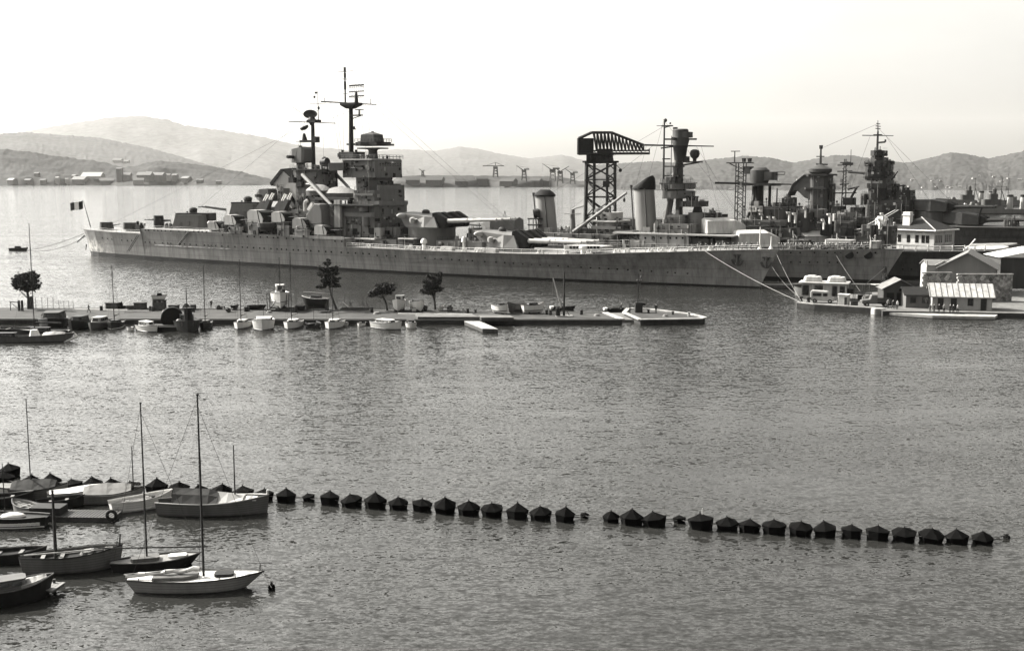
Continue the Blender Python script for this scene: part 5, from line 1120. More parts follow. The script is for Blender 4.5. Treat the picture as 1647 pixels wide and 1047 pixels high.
# ================================================================== destroyers moored in the distance
def destroyer(P, rz, L, label, m='dgrey', seed=0):
    rnd = random.Random(seed); root = thing('destroyer', P, rz, label, 'destroyer', 'destroyers moored in the distance')
    st = [(-L/2, -L/2, 2.5, 3.5, 3.2), (-L*.3, -L*.3, 4.6, 4.8, 3.2), (L*.12, L*.12, 5, 5.2, 3.4), (L*.13, L*.13, 5, 5.2, 5.4), (L*.3, L*.3, 3, 4.2, 5.9), (L*.46, L*.49, .2, .3, 7.2)]
    ship_hull(root, st, lambda x: .5, M['grey'])
    for x_ in (-L*.02, L*.07):
        f = bpy.data.objects.new('funnel', None); COL.objects.link(f); f.parent = root; f.location = (x_, 0, 5)
        b = MB(); b.lathe([(2.1, -2), (1.9, 6.8)], 14); b.build('casing', M['lgrey'], f, smooth=True); b = MB(); b.lathe([(2.1, 6.8), (2.2, 7.8), (1.6, 8.4)], 14); b.build('cap', M['black'], f, smooth=True)
    b = MB(); b.prism(octa(L*.14, L*.26, -3.2, 3.2, .8), 5, 10); b.prism(octa(L*.16, L*.22, -2.6, 2.6, .8), 10, 14); b.lathe([(1.4, 14), (1.6, 17), (.6, 18)], 10, (L*.18, 0, 0)); b.build('bridge', M['dgrey'], root)
    b = MB(); b.tube((L*.135, 0, 5), (L*.13, 0, 25), .35, .18, 5); b.tube((L*.1, 0, 19), (L*.17, 0, 19), .16, .16, 4); b.tube((L*.09, 0, 5), (L*.13, 0, 16), .25, .25, 4); b.build('foremast', M['dark'], root)
    b = MB(); b.tube((-L*.17, 0, 3), (-L*.175, 0, 18), .3, .16, 5); b.tube((-L*.2, 0, 14), (-L*.15, 0, 14), .14, .14, 4); b.build('mainmast', M['dark'], root)
    for x_ in (L*.33, -L*.3, -L*.4, -L*.1):
        q = bpy.data.objects.new('gun_mount', None); COL.objects.link(q); q.parent = root; q.location = (x_, 0, 5.6 if x_ > 0 else 3.2)
        b = MB(); b.prism(octa(-2.2, 1.8, -1.6, 1.6, .5), 0, 2.5, octa(-1.8, .8, -1.3, 1.3, .4)); b.build('shield', M['grey'], q); b = MB(); b.tube((1, 0, 1.4), (6, 0, 2), .2, .14, 5); b.build('barrel', M['dark'], q)
    b = MB(); b.prism(octa(-L*.27, -L*.12, -3, 3, .6), 3, 5.6); b.prism(octa(-L*.25, -L*.2, -2, 2, .6), 5.6, 8.5); b.build('deckhouse', M['grey'], root)
    for k in range(10):
        x_ = rnd.uniform(-L*.4, L*.4); b = MB(); b.prism(octa(-.9, .9, -.6, .6, .2), 0, rnd.uniform(.8, 2)); b.build('deck_locker', M[rnd.choice(['white', 'lgrey', 'dark'])], root, loc=(x_, rnd.uniform(-3, -1), 3.4 if x_ < L*.12 else 5.4))
    return root
for (u, v, L, rz, l, sd_) in [(1590, 332, 95, R(178), 'grey destroyer with two pale funnels moored broadside in the distance', 1), (1640, 344, 100, R(176), 'nearer dark destroyer of the distant moored row, partly past the picture edge', 2)]:
    destroyer(G(u, v), rz, L, l, seed=sd_)
# ================================================================== hammerhead crane on its pontoon
YC = 430.0
def cz(v): return AtY(965, v, YC).z
def cx(u): return AtY(u, 300, YC).x
base = Vector((cx(966), YC, 0))
cr = thing('hammerhead_crane', base, R(-6), 'black hammerhead crane with lattice tower and long tapering jib, rising behind the cruiser', 'crane')
b = MB(); b.prism(octa(-11, 11, -11, 11, 2), -1, 3.2); b.build('pontoon', M['dgrey'], cr)
hw0, hw1 = 5.6, 5.2; zT = cz(262); zB = 3.2
for sx_ in (-1, 1):
    for sy_ in (-1, 1):
        b = MB(); b.tube((sx_ * hw0, sy_ * hw0, zB), (sx_ * hw1, sy_ * hw1, zT), .5, .45, 4); b.build('leg', M['dark'], cr)
lv = [zB, zB + (zT - zB) * .27, cz(317), cz(289), zT]
br_ = MB()
for i in range(len(lv) - 1):
    za, zb_ = lv[i], lv[i + 1]
    for sy_ in (-1, 1):
        br_.tube((-hw0, sy_ * hw0, za), (hw0, sy_ * hw0, zb_), .22, .22, 4); br_.tube((hw0, sy_ * hw0, za), (-hw0, sy_ * hw0, zb_), .22, .22, 4); br_.tube((-hw0, sy_ * hw0, zb_), (hw0, sy_ * hw0, zb_), .22, .22, 4)
        br_.tube((sy_ * hw0, -hw0, za), (sy_ * hw0, hw0, zb_), .2, .2, 4); br_.tube((sy_ * hw0, hw0, za), (sy_ * hw0, -hw0, zb_), .2, .2, 4); br_.tube((sy_ * hw0, -hw0, zb_), (sy_ * hw0, hw0, zb_), .2, .2, 4)
for x_ in (-2.4, 2.4):
    for y_ in (-hw0, hw0): br_.tube((x_, y_, zB), (x_, y_, zT), .34, .34, 4)
for za, zb_ in zip(lv[:-1], lv[1:]):
    for y_ in (-hw0, hw0):
        for xa, xb in ((-hw0, -2.4), (2.4, hw0)): zm_ = (za + zb_) / 2; br_.tube((xa, y_, za), (xb, y_, zm_), .14, .14, 4); br_.tube((xb, y_, zm_), (xa, y_, zb_), .14, .14, 4)
br_.build('bracing', M['dark'], cr)
b = MB(); b.box(1.0, 3.4, -hw0 - .6, -hw0 + 1.4, cz(301), cz(291)); b.build('lift_cage', M['dark'], cr)
b = MB(); b.prism(octa(-6.6, 6.6, -6, 6, 1), zT, zT + .6); b.lathe([(4.8, zT + .6), (4.4, cz(251)), (5.0, cz(249))], 16); b.box(-5.2, -3.6, -5, 5, zT + .6, cz(250)); b.build('slewing_platform', M['black'], cr)
b = MB(); b.tube((hw0 + .3, -hw0, zT - 1), (hw0 + 1.7, -hw0, zT - 2.4), .1, .1, 4); b.ball((hw0 + 1.7, -hw0, zT - 2.8), .6, .6, .7, 8, 6); b.build('lamp', M['black'], cr)
xL = cx(930) - base.x; xA = cx(951) - base.x; xB = cx(982) - base.x; xE = cx(1043) - base.x; xM = cx(1034) - base.x
zl = cz(249); zm = cz(223); ztp = cz(213.5); ze = cz(234)
b = MB(); b.box(xL, cx(954) - base.x, -3.2, 3.2, zl, zm); b.build('counterweight_house', M['black'], cr)
j = MB(); tops = [(xL, zm), (xA, ztp), (xB, ztp), (xM, ze)]
def top_z(x): return interp(x, [t[0] for t in tops], [t[1] for t in tops])
for y in (-3, 3):
    for (a_, c_) in zip(tops[:-1], tops[1:]): j.tube((a_[0], y, a_[1]), (c_[0], y, c_[1]), .42, .38, 4)
    j.tube((xL, y, zl + .3), (xE, y, zl + .4), .42, .36, 4); j.tube((xL, y, cz(243)), (xE, y, cz(242.5)), .22, .22, 4); j.tube((xL, y, zl), (xL, y, zm), .4, .4, 4)
    n_ = 14; xs_ = [cx(954) - base.x + (xM - cx(954) + base.x) * i / n_ for i in range(n_ + 1)]
    for i in range(n_):
        j.tube((xs_[i], y, top_z(xs_[i])), (xs_[i + 1], y, cz(243)), .34, .34, 4); j.tube((xs_[i + 1], y, top_z(xs_[i + 1])), (xs_[i + 1], y, cz(243)), .22, .22, 4)
        j.tube((xs_[i], y, cz(243)), (xs_[i + 1], y, zl + .3), .12, .12, 3)
for i in range(0, 15): 
    x_ = xs_[i]; j.tube((x_, -3, top_z(x_)), (x_, 3, top_z(x_)), .14, .14, 4); j.tube((x_, -3, zl + .3), (x_, 3, zl + .3), .14, .14, 4)
j.tube((xE, -3, zl + .4), (xE, 3, zl + .4), .3, .3, 4); j.tube((xE, 0, zl), (xE, 0, cz(240)), .2, .2, 4)
j.build('jib', M['dark'], cr)
b = MB(); b.prism(octa(cx(960) - base.x, cx(985) - base.x, -3.4, 3.4, .6), zl - .2, cz(240)); b.build('machinery_house', M['black'], cr)
# ================================================================== the small pier
PZ = .85
def pg(pts, z=PZ): return [(lambda q: (q.x, q.y))(G(u, v, z)) for u, v in pts]
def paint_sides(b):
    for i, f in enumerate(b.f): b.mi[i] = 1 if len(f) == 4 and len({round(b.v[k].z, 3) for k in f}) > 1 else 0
pier = pg([(-420, 514), (-60, 514), (100, 514), (400, 514.3), (700, 514.6), (1001, 514.6), (972, 502.5), (700, 499.5), (400, 497), (200, 495.5), (60, 495), (-420, 494)])
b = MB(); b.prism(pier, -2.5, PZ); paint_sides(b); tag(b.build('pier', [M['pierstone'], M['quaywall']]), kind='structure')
def strip(name, pts, w, z0, z1, m, top=True):
    b = MB()
    for a, c in zip(pts[:-1], pts[1:]):
        a = Vector((a[0], a[1], 0)); c = Vector((c[0], c[1], 0)); d = (c - a).normalized(); n = Vector((-d.y, d.x, 0)) * w / 2
        b.prism([(a - n)[:2], (c - n)[:2], (c + n)[:2], (a + n)[:2]], z0, z1)
    return tag(b.build(name, M[m]), kind='structure')
strip('kerb', pg([(-420, 513.2), (100, 513.2), (400, 513.5), (700, 513.8), (1000, 513.8)]), .5, PZ + .004, PZ + .14, 'stone')
strip('kerb', pg([(200, 496.2), (400, 497.6), (700, 500.2), (970, 503)]), .5, PZ + .004, PZ + .12, 'stone')
strip('kerb', pg([(973, 503.2), (1000, 514)]), 1.1, PZ + .006, PZ + .16, 'coping')
strip('kerb', pg([(118, 497.5), (205, 498.5)]), .9, PZ + .005, PZ + .05, 'coping')
strip('kerb', pg([(640, 504.5), (760, 505.5)]), 1.0, PZ + .005, PZ + .05, 'coping')
tip = pg([(1004, 503.5), (1030, 515), (1126, 513.5), (1134, 511.5), (1112, 506), (1046, 498), (1010, 497)])
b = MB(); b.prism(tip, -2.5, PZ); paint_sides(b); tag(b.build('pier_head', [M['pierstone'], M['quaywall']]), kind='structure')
strip('kerb', tip + [tip[0]], .8, PZ + .004, PZ + .2, 'coping')
b = MB(); s_ = pg([(974, 503.5), (1000, 514), (1028, 514.4), (1004, 503)], .4); b.prism(s_, -2.5, .4); tag(b.build('slipway', M['stone']), kind='structure')
# landing floats and gangplank in front of the pier
def slab(name, pts, z0, z1, m, label, cat, group=None, edge='timber'):
    root = thing(name, (0, 0, 0), 0, label, cat, group); p = [(q[0], q[1]) for q in pg(pts, z1)]
    c = Vector((sum(q[0] for q in p) / len(p), sum(q[1] for q in p) / len(p), 0)); root.location = c
    p = [(q[0] - c.x, q[1] - c.y) for q in p]
    MB().prism(p, z0, z1 - .12).build('float', M[edge], root)
    MB().prism([(q[0] * 1.01, q[1] * 1.02) for q in p], z1 - .116, z1).build('decking', M[m], root)
    return root
slab('landing_stage', [(672, 509.5), (772, 509.5), (760, 506.0), (668, 506.0)], .855, 1.35, 'stone', 'long low timber landing stage lying on the pier edge, pale top', 'landing stage')
slab('landing_stage', [(774, 510.5), (826, 510.5), (820, 507), (770, 507)], .855, 1.5, 'stone', 'short dark-sided timber stage right of the long pale one', 'landing stage')
slab('gangplank', [(776, 528), (801, 529), (772, 516.5), (747, 516.5)], .05, .75, 'coping', 'pale gangplank sloping off the pier edge into the water', 'gangplank')

# ------------------------------------------------------------------ boat kit
def boat_hull(root, L, B, H, rake=.6, tr=.6, depth=.1, m='boatwhite', rim='boatdark', draft=.3, sheer=.22, stripe=None, srake=.25, full=.5, deckm=None):
    N = 13; rings = []
    def sec(t):
        if t < full: w = tr + (1 - tr) * math.sin(math.pi / 2 * t / full)
        else: w = max(.02, math.cos(math.pi / 2 * ((t - full) / (1 - full)) ** 1.35))
        w *= B / 2; zt = H * (1 + sheer * (2.2 * max(0, t - .42) ** 1.6 * 2 + .35 * max(0, .42 - t)))
        def X(h): return -L / 2 + L * t - rake * (1 - h) * t ** 5 + srake * (1 - h) * (1 - t) ** 5
        return w, zt, X
    pts = []
    for i in range(N):
        t = i / (N - 1); w, zt, X = sec(t)
        wi = max(.01, w - .09); zd = zt - depth
        r = [(X(0), 0, -draft), (X(.25), -w * .62, -draft * .55), (X(.45), -w * .86, .02 + .1 * H), (X(1), -w, zt), (X(1), -wi, zt), (X(.9), -wi * .97, zd)]
        rings.append(r + [(p[0], -p[1], p[2]) for p in reversed(r[1:])]); pts.append((X(1), w, zt))
    b = MB(); n = len(rings[0])
    for k in range(N - 1):
        for i in range(n):
            j = (i + 1) % n; b.m = 1 if (i in (5,)) else 0
            b.add([rings[k][i], rings[k][j], rings[k + 1][j], rings[k + 1][i]], [(0, 1, 2, 3)])
    b.m = 0; b.add(rings[0], [tuple(range(n))]); b.add(rings[-1], [tuple(range(n))])
    b.build('hull', [M[m], M[deckm or 'boatwood'], M['boatdark']], root, smooth=True)
    g = MB()
    for sg in (-1, 1):
        for p, q in zip(pts[:-1], pts[1:]): g.tube((p[0], sg * (p[1] + .01), p[2]), (q[0], sg * (q[1] + .01), q[2]), .045, .045, 5, cap=False)
    g.build('gunwale', M[rim], root)
    if stripe:
        g = MB()
        for sg in (-1, 1):
            for k in range(N - 1):
                t0, t1 = k / (N - 1), (k + 1) / (N - 1); a, c = rings[k][2], rings[k + 1][2]
                g.tube((a[0], sg * (abs(a[1]) + .02), a[2] - .02), (c[0], sg * (abs(c[1]) + .02), c[2] - .02), .06, .06, 4, cap=False)
        g.build('waterline_stripe', M[stripe], root)
    def top(x): return interp(x, [p[0] for p in pts], [p[2] for p in pts])
    def half(x): return interp(x, [p[0] for p in pts], [p[1] for p in pts])
    return top, half
def cabin(root, x0, x1, w, z0, h, m='boatwhite', slope=.35, win=True, name='cabin', roofm=None):
    b = MB(); base = [(x0, -w), (x1 - .15, -w * .8), (x1, -w * .55), (x1, w * .55), (x1 - .15, w * .8), (x0, w)]; top = [(p[0] * 1 - (slope if p[0] > (x0 + x1) / 2 else -.08), p[1] * .86) for p in base]
    b.prism(base, z0, z0 + h, top); c = b.build(name, M[m], root, bevel=.03)
    r = MB(); r.prism([(p[0] + (.12 if p[0] > (x0 + x1) / 2 else -.1), p[1] * 1.08) for p in top], z0 + h + .003, z0 + h + .07); r.build('roof', M[roofm or m], c)
    if win:
        w_ = MB(); n = max(2, int((x1 - x0) / .75))
        for k in range(n):
            xa = x0 + .2 + k * (x1 - x0 - .5) / n; xb = xa + (x1 - x0 - .5) / n - .15
            for sg in (-1, 1):
                yy = sg * w * .97; w_.add([(xa, yy, z0 + h * .45), (xb, yy * .97, z0 + h * .45), (xb, yy * .91, z0 + h * .88), (xa, yy * .93, z0 + h * .88)], [(0, 1, 2, 3)])
                w_.add([(xa, yy + sg * .015, z0 + h * .45), (xb, yy * .97 + sg * .015, z0 + h * .45), (xb, yy * .91 + sg * .015, z0 + h * .88), (xa, yy * .93 + sg * .015, z0 + h * .88)], [(0, 1, 2, 3)])
        yy = w * .5; xa = x1 + .01
        w_.add([(xa - slope * .45, -yy, z0 + h * .45), (xa - slope * .45, yy, z0 + h * .45), (xa - slope * .88, yy * .9, z0 + h * .9), (xa - slope * .88, -yy * .9, z0 + h * .9)], [(0, 1, 2, 3)])
        xb_ = x0 - .01; w_.add([(xb_, -yy, z0 + h * .4), (xb_, yy, z0 + h * .4), (xb_ + .07, yy, z0 + h * .9), (xb_ + .07, -yy, z0 + h * .9)], [(0, 1, 2, 3)])
        w_.build('window', M['glass'], c, recalc=False)
    return c
def mast(root, x, z, h, r=.07, m='mast', spread=1.0, bow=None, stern=None, shr=True, boom=None, spreader=True):
    b = MB(); b.tube((x, 0, z), (x, 0, z + h), r, r * .6, 7); 
    if spreader: b.tube((x, -.45 * spread, z + h * .62), (x, .45 * spread, z + h * .62), r * .35, r * .35, 4); b.ball((x, 0, z + h), r * 1.3, r * 1.3, r, 6, 4)
    b.build('mast', M[m], root, smooth=True)
    if shr:
        s = MB()
        for sg in (-1, 1): s.path([(x - .1, sg * spread, z), (x, sg * .45 * spread if spreader else sg * .1, z + h * .62), (x, 0, z + h * .92)], .012, 3)
        if bow is not None: s.tube((bow[0], 0, bow[1]), (x, 0, z + h * .94), .012, .012, 3)
        if stern is not None: s.tube((stern[0], 0, stern[1]), (x, 0, z + h * .98), .012, .012, 3)
        s.build('rigging', M['droprope'], root, recalc=False)
    if boom:
        L, hb_, furl = boom
        q = MB(); q.tube((x, 0, z + hb_), (x - L, 0, z + hb_ - .05), .05, .04, 6); q.build('boom', M['brightmast'], root)
        if furl:
            q = MB(); prev = None
            for k in range(9):
                t = k / 8; c = Vector((x - .1 - t * (L - .3), .03 * math.sin(k * 2), z + hb_ + .12 - .05 * t)); rr = .14 * (1 - .4 * t) * (1 + .25 * math.sin(k * 2.6))
                if prev: q.tube(prev[0], c, prev[1], rr, 7, cap=False)
                prev = (c, rr)
            q.build('furled_sail', M[furl], root, smooth=True)
def cover(root, x0, x1, half, top, h, m='canvas', ridge=True, name='cover'):
    N = 9; rings = []
    for k in range(N):
        t = k / (N - 1); x = x0 + (x1 - x0) * t; w = half(x) * 1.03 + .02; z = top(x); hh = h * (.35 + .65 * math.sin(math.pi * min(1, .18 + t * .7))) + .04 * math.sin(k * 2.1)
        rings.append([(x, -w, z - .08), (x, -w * .98, z + .05), (x, -w * .5, z + hh * (.55 if ridge else .9)), (x, 0, z + hh), (x, w * .5, z + hh * (.55 if ridge else .9)), (x, w * .98, z + .05), (x, w, z - .08)])
    b = MB(); b.loft(rings); return b.build(name, M[m], root, smooth=not ridge)
def thwarts(root, half, top, xs, dz=.22, m='boatwood'):
    for x in xs:
        w = half(x) - .08; b = MB(); b.box(x - .13, x + .13, -w, w, top(x) - dz, top(x) - dz + .05); b.build('thwart', M[m], root)

# ------------------------------------------------------------------ boats along the pier
GB = 'boats moored along the front of the pier'
def pier_boat(u, v, kind, label, L=6.0, B=2.3, H=.85, rz=-90, m='boatwhite', mh=None, mast_u=None, **k):
    P = G(u, v); P.y += L * .32 * abs(math.sin(R(rz)))
    root = thing({'sail': 'sailing_boat', 'cabin': 'motor_boat', 'open': 'rowing_boat', 'work': 'work_boat'}[kind], P, R(rz), label, 'boat', GB)
    top, half = boat_hull(root, L, B, H, m=m, depth=.12 if kind != 'open' else .42, rake=k.get('rake', .5), tr=k.get('tr', .7), stripe=k.get('stripe'), rim='boatdark', deckm=k.get('deckm'))
    if kind == 'sail':
        cabin(root, -L * .15, L * .2, B * .32, top(0) - .1, .48, k.get('cm', m), .25)
        mast(root, L * .12, top(0) + .2, mh, .085, 'mast', B * .42, (L * .48, top(L * .48)), (-L * .48, top(-L * .48)), boom=(L * .48, .95, k.get('furl', 'canvas')))
        c = MB(); c.box(-L * .42, -L * .18, -B * .28, B * .28, top(-L * .3) - .115, top(-L * .3) - .09); c.build('cockpit', M['boatdark'], root)
    elif kind == 'cabin':
        cabin(root, -L * .3, L * .22, B * .38, top(0) - .1, k.get('ch', 1.05), k.get('cm', m), .4)
        if mh: mast(root, -L * .05, top(0) + .8, mh, .05, 'mast', B * .3, shr=False, spreader=False)
    elif kind == 'open':
        thwarts(root, half, top, [-L * .25, 0, L * .2])
        if mh: mast(root, L * .1, top(0) - .3, mh, .045, 'mast', .4, shr=False, spreader=False)
    return root, top, half
pier_boat(76, 530, 'cabin', 'broad black cabin boat with a light roof, moored near the left end of the pier', 8.5, 4.6, 1.5, -80, 'boatdark', ch=1.25, cm='dgrey')
pier_boat(120, 530, 'cabin', 'black cabin boat between the broad black boat and the grey launch', 6.5, 3.0, 1.2, -92, 'boatdark', ch=.9, cm='boatdark')
pier_boat(152, 530, 'cabin', 'grey launch with a white-roofed cabin beside the thin-masted black sailing boat', 6, 2.8, .95, -96, 'boatgrey', ch=1.0, cm='lgrey')
pier_boat(180, 529, 'sail', 'black-hulled sailing boat with light stripe, right of the grey launch', 6, 2.6, .9, -86, 'boatdark', 9.6, stripe='boatwhite', cm='boatdark')
pier_boat(235, 534, 'cabin', 'white motor boat with dark cabin glass, lying alongside a low dark barge', 5.6, 2.2, .9, -40, 'boatwhite', ch=.8, stripe='boatdark')
pier_boat(327, 529, 'sail', 'dark sailing boat with tall thin mast, right of the black tug', 5.5, 2.1, .85, -84, 'boatdark', 9.8, cm='boatgrey')
pier_boat(386, 529, 'sail', 'small white sailing boat moored between dark sailing boat and square-sterned white boat', 5.6, 2.6, .95, -95, 'boatwhite', 10.6, stripe='boatdark')
pier_boat(420, 531, 'cabin', 'broad white boat with bluff rounded hull and short pole', 6.5, 3.9, 1.45, -82, 'boatwhite', 1.4, ch=.45, stripe='boatdark')
pier_boat(468, 529, 'sail', 'white sailing boat with very tall mast and pale sail on its boom', 6, 2.9, 1.0, -98, 'boatwhite', 11.8, stripe='boatdark')
pier_boat(502, 528, 'open', 'low dark open boat between two white sailing boats', 4.6, 2.6, .7, -70, 'boatdark', 3.5)
pier_boat(535, 529, 'sail', 'white sailing boat with dark boot stripe, moored below the tall pine', 6, 3.0, 1.0, -100, 'boatwhite', 8.4, stripe='boatdark')
pier_boat(580, 525, 'open', 'tiny white dinghy tied to the pier wall', 2.8, 1.3, .5, -100, 'boatwhite')
pier_boat(622, 530, 'cabin', 'sleek white motor launch with raised bow and windscreen', 6.5, 2.8, 1.1, -35, 'boatwhite', ch=.5, stripe='boatdark')
pier_boat(660, 528, 'cabin', 'small white boat with dark canvas, right of the sleek white launch', 4, 2.0, .8, -80, 'boatwhite', ch=.5, cm='dcanvas')
# small fenders and dinghies tied between
for (u, v, l) in [(554, 524, 'tiny dinghy beside the white sailing boat below the pine'), (208, 532, 'round white dinghy at the bow of the white motor boat')]:
    pier_boat(u, v, 'open', l, 2.4, 1.2, .45, -60, 'boatwhite')
# low barge and tug
b_ = thing('barge', G(262, 533) + Vector((0, 2, 0)), R(-4), 'low flat black barge between white motor boat and tug', 'barge')
MB().prism(octa(-3.6, 3.6, -1.7, 1.7, .4), -.5, .75).build('hull', M['boatdark'], b_, bevel=.06)
b = MB(); b.box(-3.0, 3.0, -1.2, 1.2, .754, .86); b.build('hatch', M['dcanvas'], b_)
tg = thing('tug', G(292, 534) + Vector((0, 3.2, 0)), R(-72), 'black tug with round funnel and big paddle-like casing, moored at the pier', 'tug', GB)
top, half = boat_hull(tg, 9.5, 4.4, 1.5, m='boatdark', rake=.4, tr=.75, depth=.3, rim='rubber', deckm='boatdark')
cabin(tg, -2.6, 1.2, 1.4, 1.1, 1.5, 'boatdark', .2)
b = MB(); b.lathe([(.75, 1.1), (.7, 3.6), (.85, 3.65), (.85, 3.95)], 14, (1.9, .2, 0)); b.build('funnel', M['black'], tg, smooth=True)
mast(tg, 2.9, 1.2, 6.2, .1, 'mast', 1.2, shr=False)
b = MB(); b.at((-1.4, -2.3, 1.9), 0, 0, R(90)).lathe([(1.7, -.5), (1.9, -.5), (1.9, .5), (1.7, .5)], 20); b.build('paddle_casing', M['black'], tg, smooth=True)
b = MB(); b.tube((3.4, -1.0, 1.4), (3.4, 1.0, 1.4), .42, .42, 10); b.lathe([(.35, 1.2), (.5, 1.9), (.3, 2.1)], 10, (2.2, -1.3, 0)); b.build('winch', M['boatgrey'], tg, smooth=True)
# long launch lying off the left end
P = (G(8, 551) + G(108, 548)) / 2
la = thing('launch', P + Vector((-2.0, 0, 0)), R(3), 'long low dark launch with white bow tip and small white hood', 'boat')
top, half = boat_hull(la, 16, 2.8, .95, m='boatgrey', rake=1.6, tr=.6, depth=.25, rim='boatdark', deckm='boatdark')
b = MB(); b.prism(octa(1.0, 2.6, -.7, .7, .3), .8, 1.9, octa(1.25, 2.2, -.45, .45, .2)); b.build('hood', M['white'], la)
cover(la, 3.2, 6.6, lambda x: half(x) * .75, lambda x: top(x) - .05, .55, 'lgrey'); cabin(la, -6, -1, .9, .7, .7, 'boatdark', .2)
b = MB(); b.path([(7.6, .3, 1.4), (8.4, 0, .75), (6.4, -.1, -.1)], .2, 6); b.build('bow_fender', M['white'], la)
# tall mast boat with its hull hidden behind the black cabin boat
pier_boat(66, 540, 'sail', 'dark sailing yacht carrying the tallest mast at the left end of the pier', 9, 2.6, .9, -175, 'boatdark', 17.2, cm='boatdark', furl='dcanvas')
pier_boat(24, 536, 'open', 'low dark lighter with sloping pale board, at the left picture edge', 7, 3, .8, -10, 'boatdark')

# ------------------------------------------------------------------ people
PEOPLE = {}
def person_mesh(pose):
    if pose in PEOPLE: return PEOPLE[pose]
    J = {'pel': (0, 0, .95), 'sp': (0, 0, 1.15), 'ch': (.01, 0, 1.36), 'nk': (.01, 0, 1.5), 'hd': (.03, 0, 1.6), 'ht': (.02, 0, 1.72)}
    rad = {'pel': .15, 'sp': .135, 'ch': .165, 'nk': .06, 'hd': .095, 'ht': .075}
    E_ = [('pel', 'sp'), ('sp', 'ch'), ('ch', 'nk'), ('nk', 'hd'), ('hd', 'ht')]
    if pose == 'sit': lift = -.5
    else: lift = 0
    for s, sg in (('l', 1), ('r', -1)):
        st = {'stand': 0, 'walk': .24 * sg, 'lean': .05 * sg, 'sit': 0, 'hip': .04 * sg}[pose]
        J['hp' + s] = (0, .1 * sg, .9); rad['hp' + s] = .11
        if pose == 'sit': J['kn' + s] = (.42, .13 * sg, .98); J['an' + s] = (.5, .13 * sg, .56); J['ft' + s] = (.66, .13 * sg, .53)
        else: J['kn' + s] = (st * .6 + .03, .11 * sg, .5); J['an' + s] = (st - (.1 if st < 0 else 0), .11 * sg, .09); J['ft' + s] = (J['an' + s][0] + .17, .12 * sg, .04)
        rad['kn' + s] = .07; rad['an' + s] = .05; rad['ft' + s] = .045
        J['sh' + s] = (.0, .19 * sg, 1.42); rad['sh' + s] = .075
        if pose == 'sit': J['el' + s] = (.22, .27 * sg, 1.22); J['wr' + s] = (.48, .2 * sg, 1.2); J['ha' + s] = (.56, .19 * sg, 1.2)
        elif pose == 'hip': J['el' + s] = (-.06, .4 * sg, 1.2); J['wr' + s] = (.06, .22 * sg, 1.02); J['ha' + s] = (.08, .17 * sg, .98)
        else: J['el' + s] = (-st * .5 - .02, .25 * sg, 1.15); J['wr' + s] = (-st * .8 + .08, .25 * sg, .92); J['ha' + s] = (-st * .8 + .1, .25 * sg, .83)
        rad['el' + s] = .05; rad['wr' + s] = .036; rad['ha' + s] = .042
        E_ += [('pel', 'hp' + s), ('hp' + s, 'kn' + s), ('kn' + s, 'an' + s), ('an' + s, 'ft' + s), ('ch', 'sh' + s), ('sh' + s, 'el' + s), ('el' + s, 'wr' + s), ('wr' + s, 'ha' + s)]
    names = list(J); me = bpy.data.meshes.new('figure')
    me.from_pydata([(J[n][0], J[n][1], J[n][2] + lift) for n in names], [(names.index(a), names.index(c)) for a, c in E_], [])
    o = bpy.data.objects.new('figure', me); COL.objects.link(o)
    sk_ = o.modifiers.new('skin', 'SKIN')
    for i, n in enumerate(names): me.skin_vertices[0].data[i].radius = (rad[n], rad[n])
    me.skin_vertices[0].data[0].use_root = True
    ss = o.modifiers.new('sub', 'SUBSURF'); ss.levels = 1; ss.render_levels = 1
    dg = bpy.context.evaluated_depsgraph_get(); dg.update()
    out = bpy.data.meshes.new_from_object(o.evaluated_get(dg)); out.name = 'person_' + pose
    bpy.data.objects.remove(o)
    for m_ in ('cloth', 'shirt', 'skin'): out.materials.append(M[m_])
    for p in out.polygons:
        z = p.center.z - lift; p.use_smooth = True
        p.material_index = 2 if z > 1.5 or (abs(p.center.y) > .21 and z < .93 and z > .75 and pose != 'sit') else 0
    PEOPLE[pose] = out; return out
def person(P, rz, pose, label, group=None, light=False):
    me = person_mesh(pose)
    if light:
        key = pose + '_light'
        if key not in PEOPLE:
            me2 = me.copy()
            lift = -.5 if pose == 'sit' else 0
            for p in me2.polygons:
                if p.material_index == 0 and p.center.z - lift > .98: p.material_index = 1
            PEOPLE[key] = me2
        me = PEOPLE[key]
    o = bpy.data.objects.new('person', me); COL.objects.link(o); o.location = P; o.rotation_euler = (0, 0, rz)
    return tag(o, label, 'person', group)
def on_pier(u, v): return G(u, v, PZ)
person(on_pier(143, 503), R(-160), 'walk', 'person in dark clothes walking along the pier behind the black boats')
person(on_pier(340, 496.5), R(-60), 'stand', 'person in dark clothes standing at the far pier edge by a small boat')
person(on_pier(1055, 504), R(-100), 'stand', 'person in dark clothes standing alone on the pier head')

